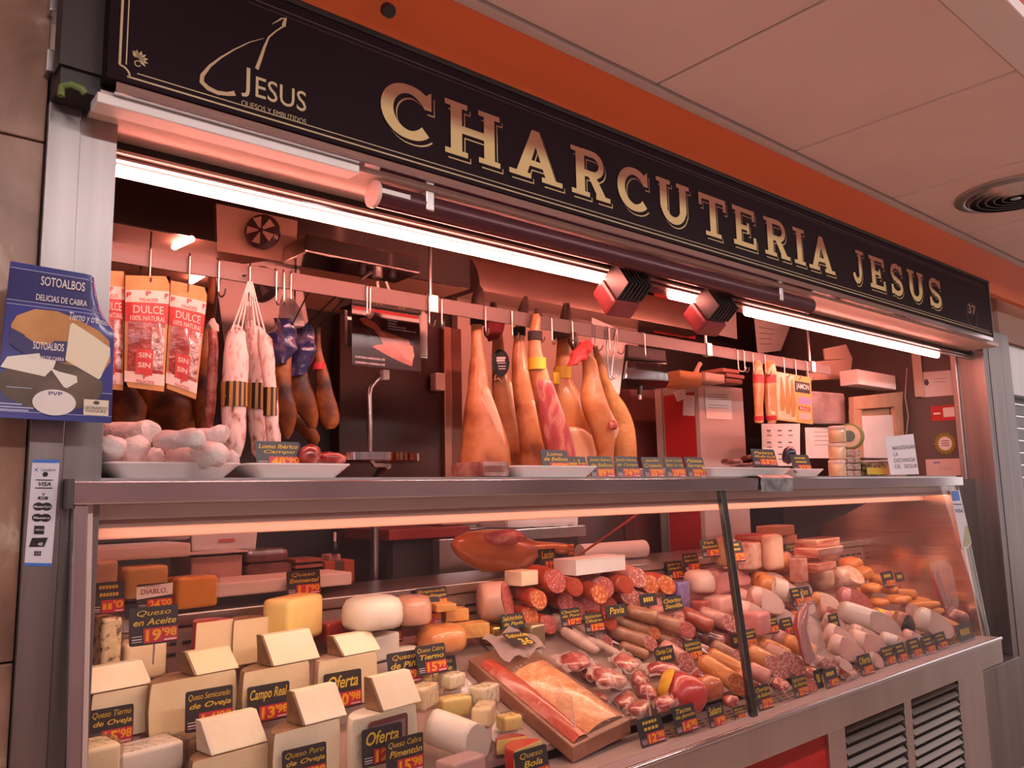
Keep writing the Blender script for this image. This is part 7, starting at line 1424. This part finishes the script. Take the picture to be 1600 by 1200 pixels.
def fit(b):                                    # stay off deck, riser, ledge, end walls and glass
    if b.static: return
    if b.inc:
        v = pos(b); x0 = min(p.x for p in v); x1 = max(p.x for p in v); sh = max(.455-x0, 0) - max(x1-4.926, 0)
        if abs(sh) > 1e-5: b.v0 = [p+V(sh,0,0) for p in b.v0]; b.loc0 = b.loc0+V(sh,0,0); b.dirty = True
    for _ in range(6):
        v = pos(b); mv = 0.0
        if b.inc:
            if b.ledge: need = max(.9825-min(p.z for p in v), 0); mv = need/max(-b.r.z, .08)
            else:
                dk = max((deckz(max(p.y,1.957))+.0015-p.z for p in v if p.y > (1.955 if b.card else 1.90)), default=0); mv = max(mv, dk/(DK*b.r.y-b.r.z))
                ri = max((p.y-(2.4465 if p.z < .935 else 2.4335) for p in v if p.z < .983), default=0); ri = max(ri, 0); mv = max(mv, ri/b.r.y if ri < .12 else .12)
                st = max((.4795-p.z for p in v if p.y <= 1.955), default=0); mv = max(mv, st/max(-b.r.z,.1) if st > 0 else 0)
        if mv < 1e-5: break
        b.t -= mv*1.02; b.dirty = True
    if b.inc and not b.o.name.startswith('fuet_pack'):
        gl = max(1.7985+(p.z-.462)*.1077-p.y for p in pos(b))
        if gl > 0: b.t += gl/b.r.y; b.s *= .95; b.dirty = True
def tree(b):
    if b.dirty:
        b.v = pos(b); b.bvh = BVHTree.FromPolygons(b.v, b.f)
        b.lo = [min(p[i] for p in b.v) for i in range(3)]; b.hi = [max(p[i] for p in b.v) for i in range(3)]; b.dirty = False
for b in bodies: fit(b)
for it in range(110):
    for b in bodies: tree(b)
    hit = 0
    order = sorted(bodies, key=lambda b: b.lo[0])
    for i, a in enumerate(order):
        for c in order[i+1:]:
            if c.lo[0] > a.hi[0]: break
            if c.lo[1] > a.hi[1] or c.hi[1] < a.lo[1] or c.lo[2] > a.hi[2] or c.hi[2] < a.lo[2]: continue
            if not a.bvh.overlap(c.bvh): continue
            hit += 1; n, f = (a, c) if a.d+a.t < c.d+c.t else (c, a)
            st = .006 if it < 26 else .004
            if abs(n.t) < .20 and not n.fix: n.t -= st; n.dirty = True
            if abs(f.t) < .20 and f.t < .12 and not f.fix: f.t += st; f.dirty = True
            if it > 8:
                dv = (f.cen+f.r*f.t+f.l)-(n.cen+n.r*n.t+n.l); dv -= n.r*dv.dot(n.r)
                if dv.length > 1e-4:
                    dv.normalize()
                    for q, sg in ((n,-1),(f,1)):
                        if not q.fix and not q.hung and (q.l+dv*(sg*.002)).length < .035: q.l = q.l+dv*(sg*.002); q.dirty = True
            if it > 14:
                for q in (n, f):
                    if q.fix: continue
                    if q.s > (.80 if not q.card else .92) and not q.hung: q.s *= .985; q.dirty = True
                    elif q.hung and q.s > .93: q.s *= .995; q.dirty = True
    for b in bodies:
        if b.dirty: fit(b)
    if not hit: break
for b in bodies:
    b.o.location = b.loc0 + b.r*b.t + b.l; b.o.scale = (b.s, b.s, b.s)
for b in bodies: tree(b)
for p, w_, dep, R, B, off in SUPS:                       # supports under the settled positions
    b = next((b for b in bodies if (b.loc0-p).length < 1e-4), None)
    if b: put_support(b.loc0+b.r*b.t+b.l, w_*b.s, dep*b.s, R, B, off)
    else: put_support(p, w_, dep, R, B, off)
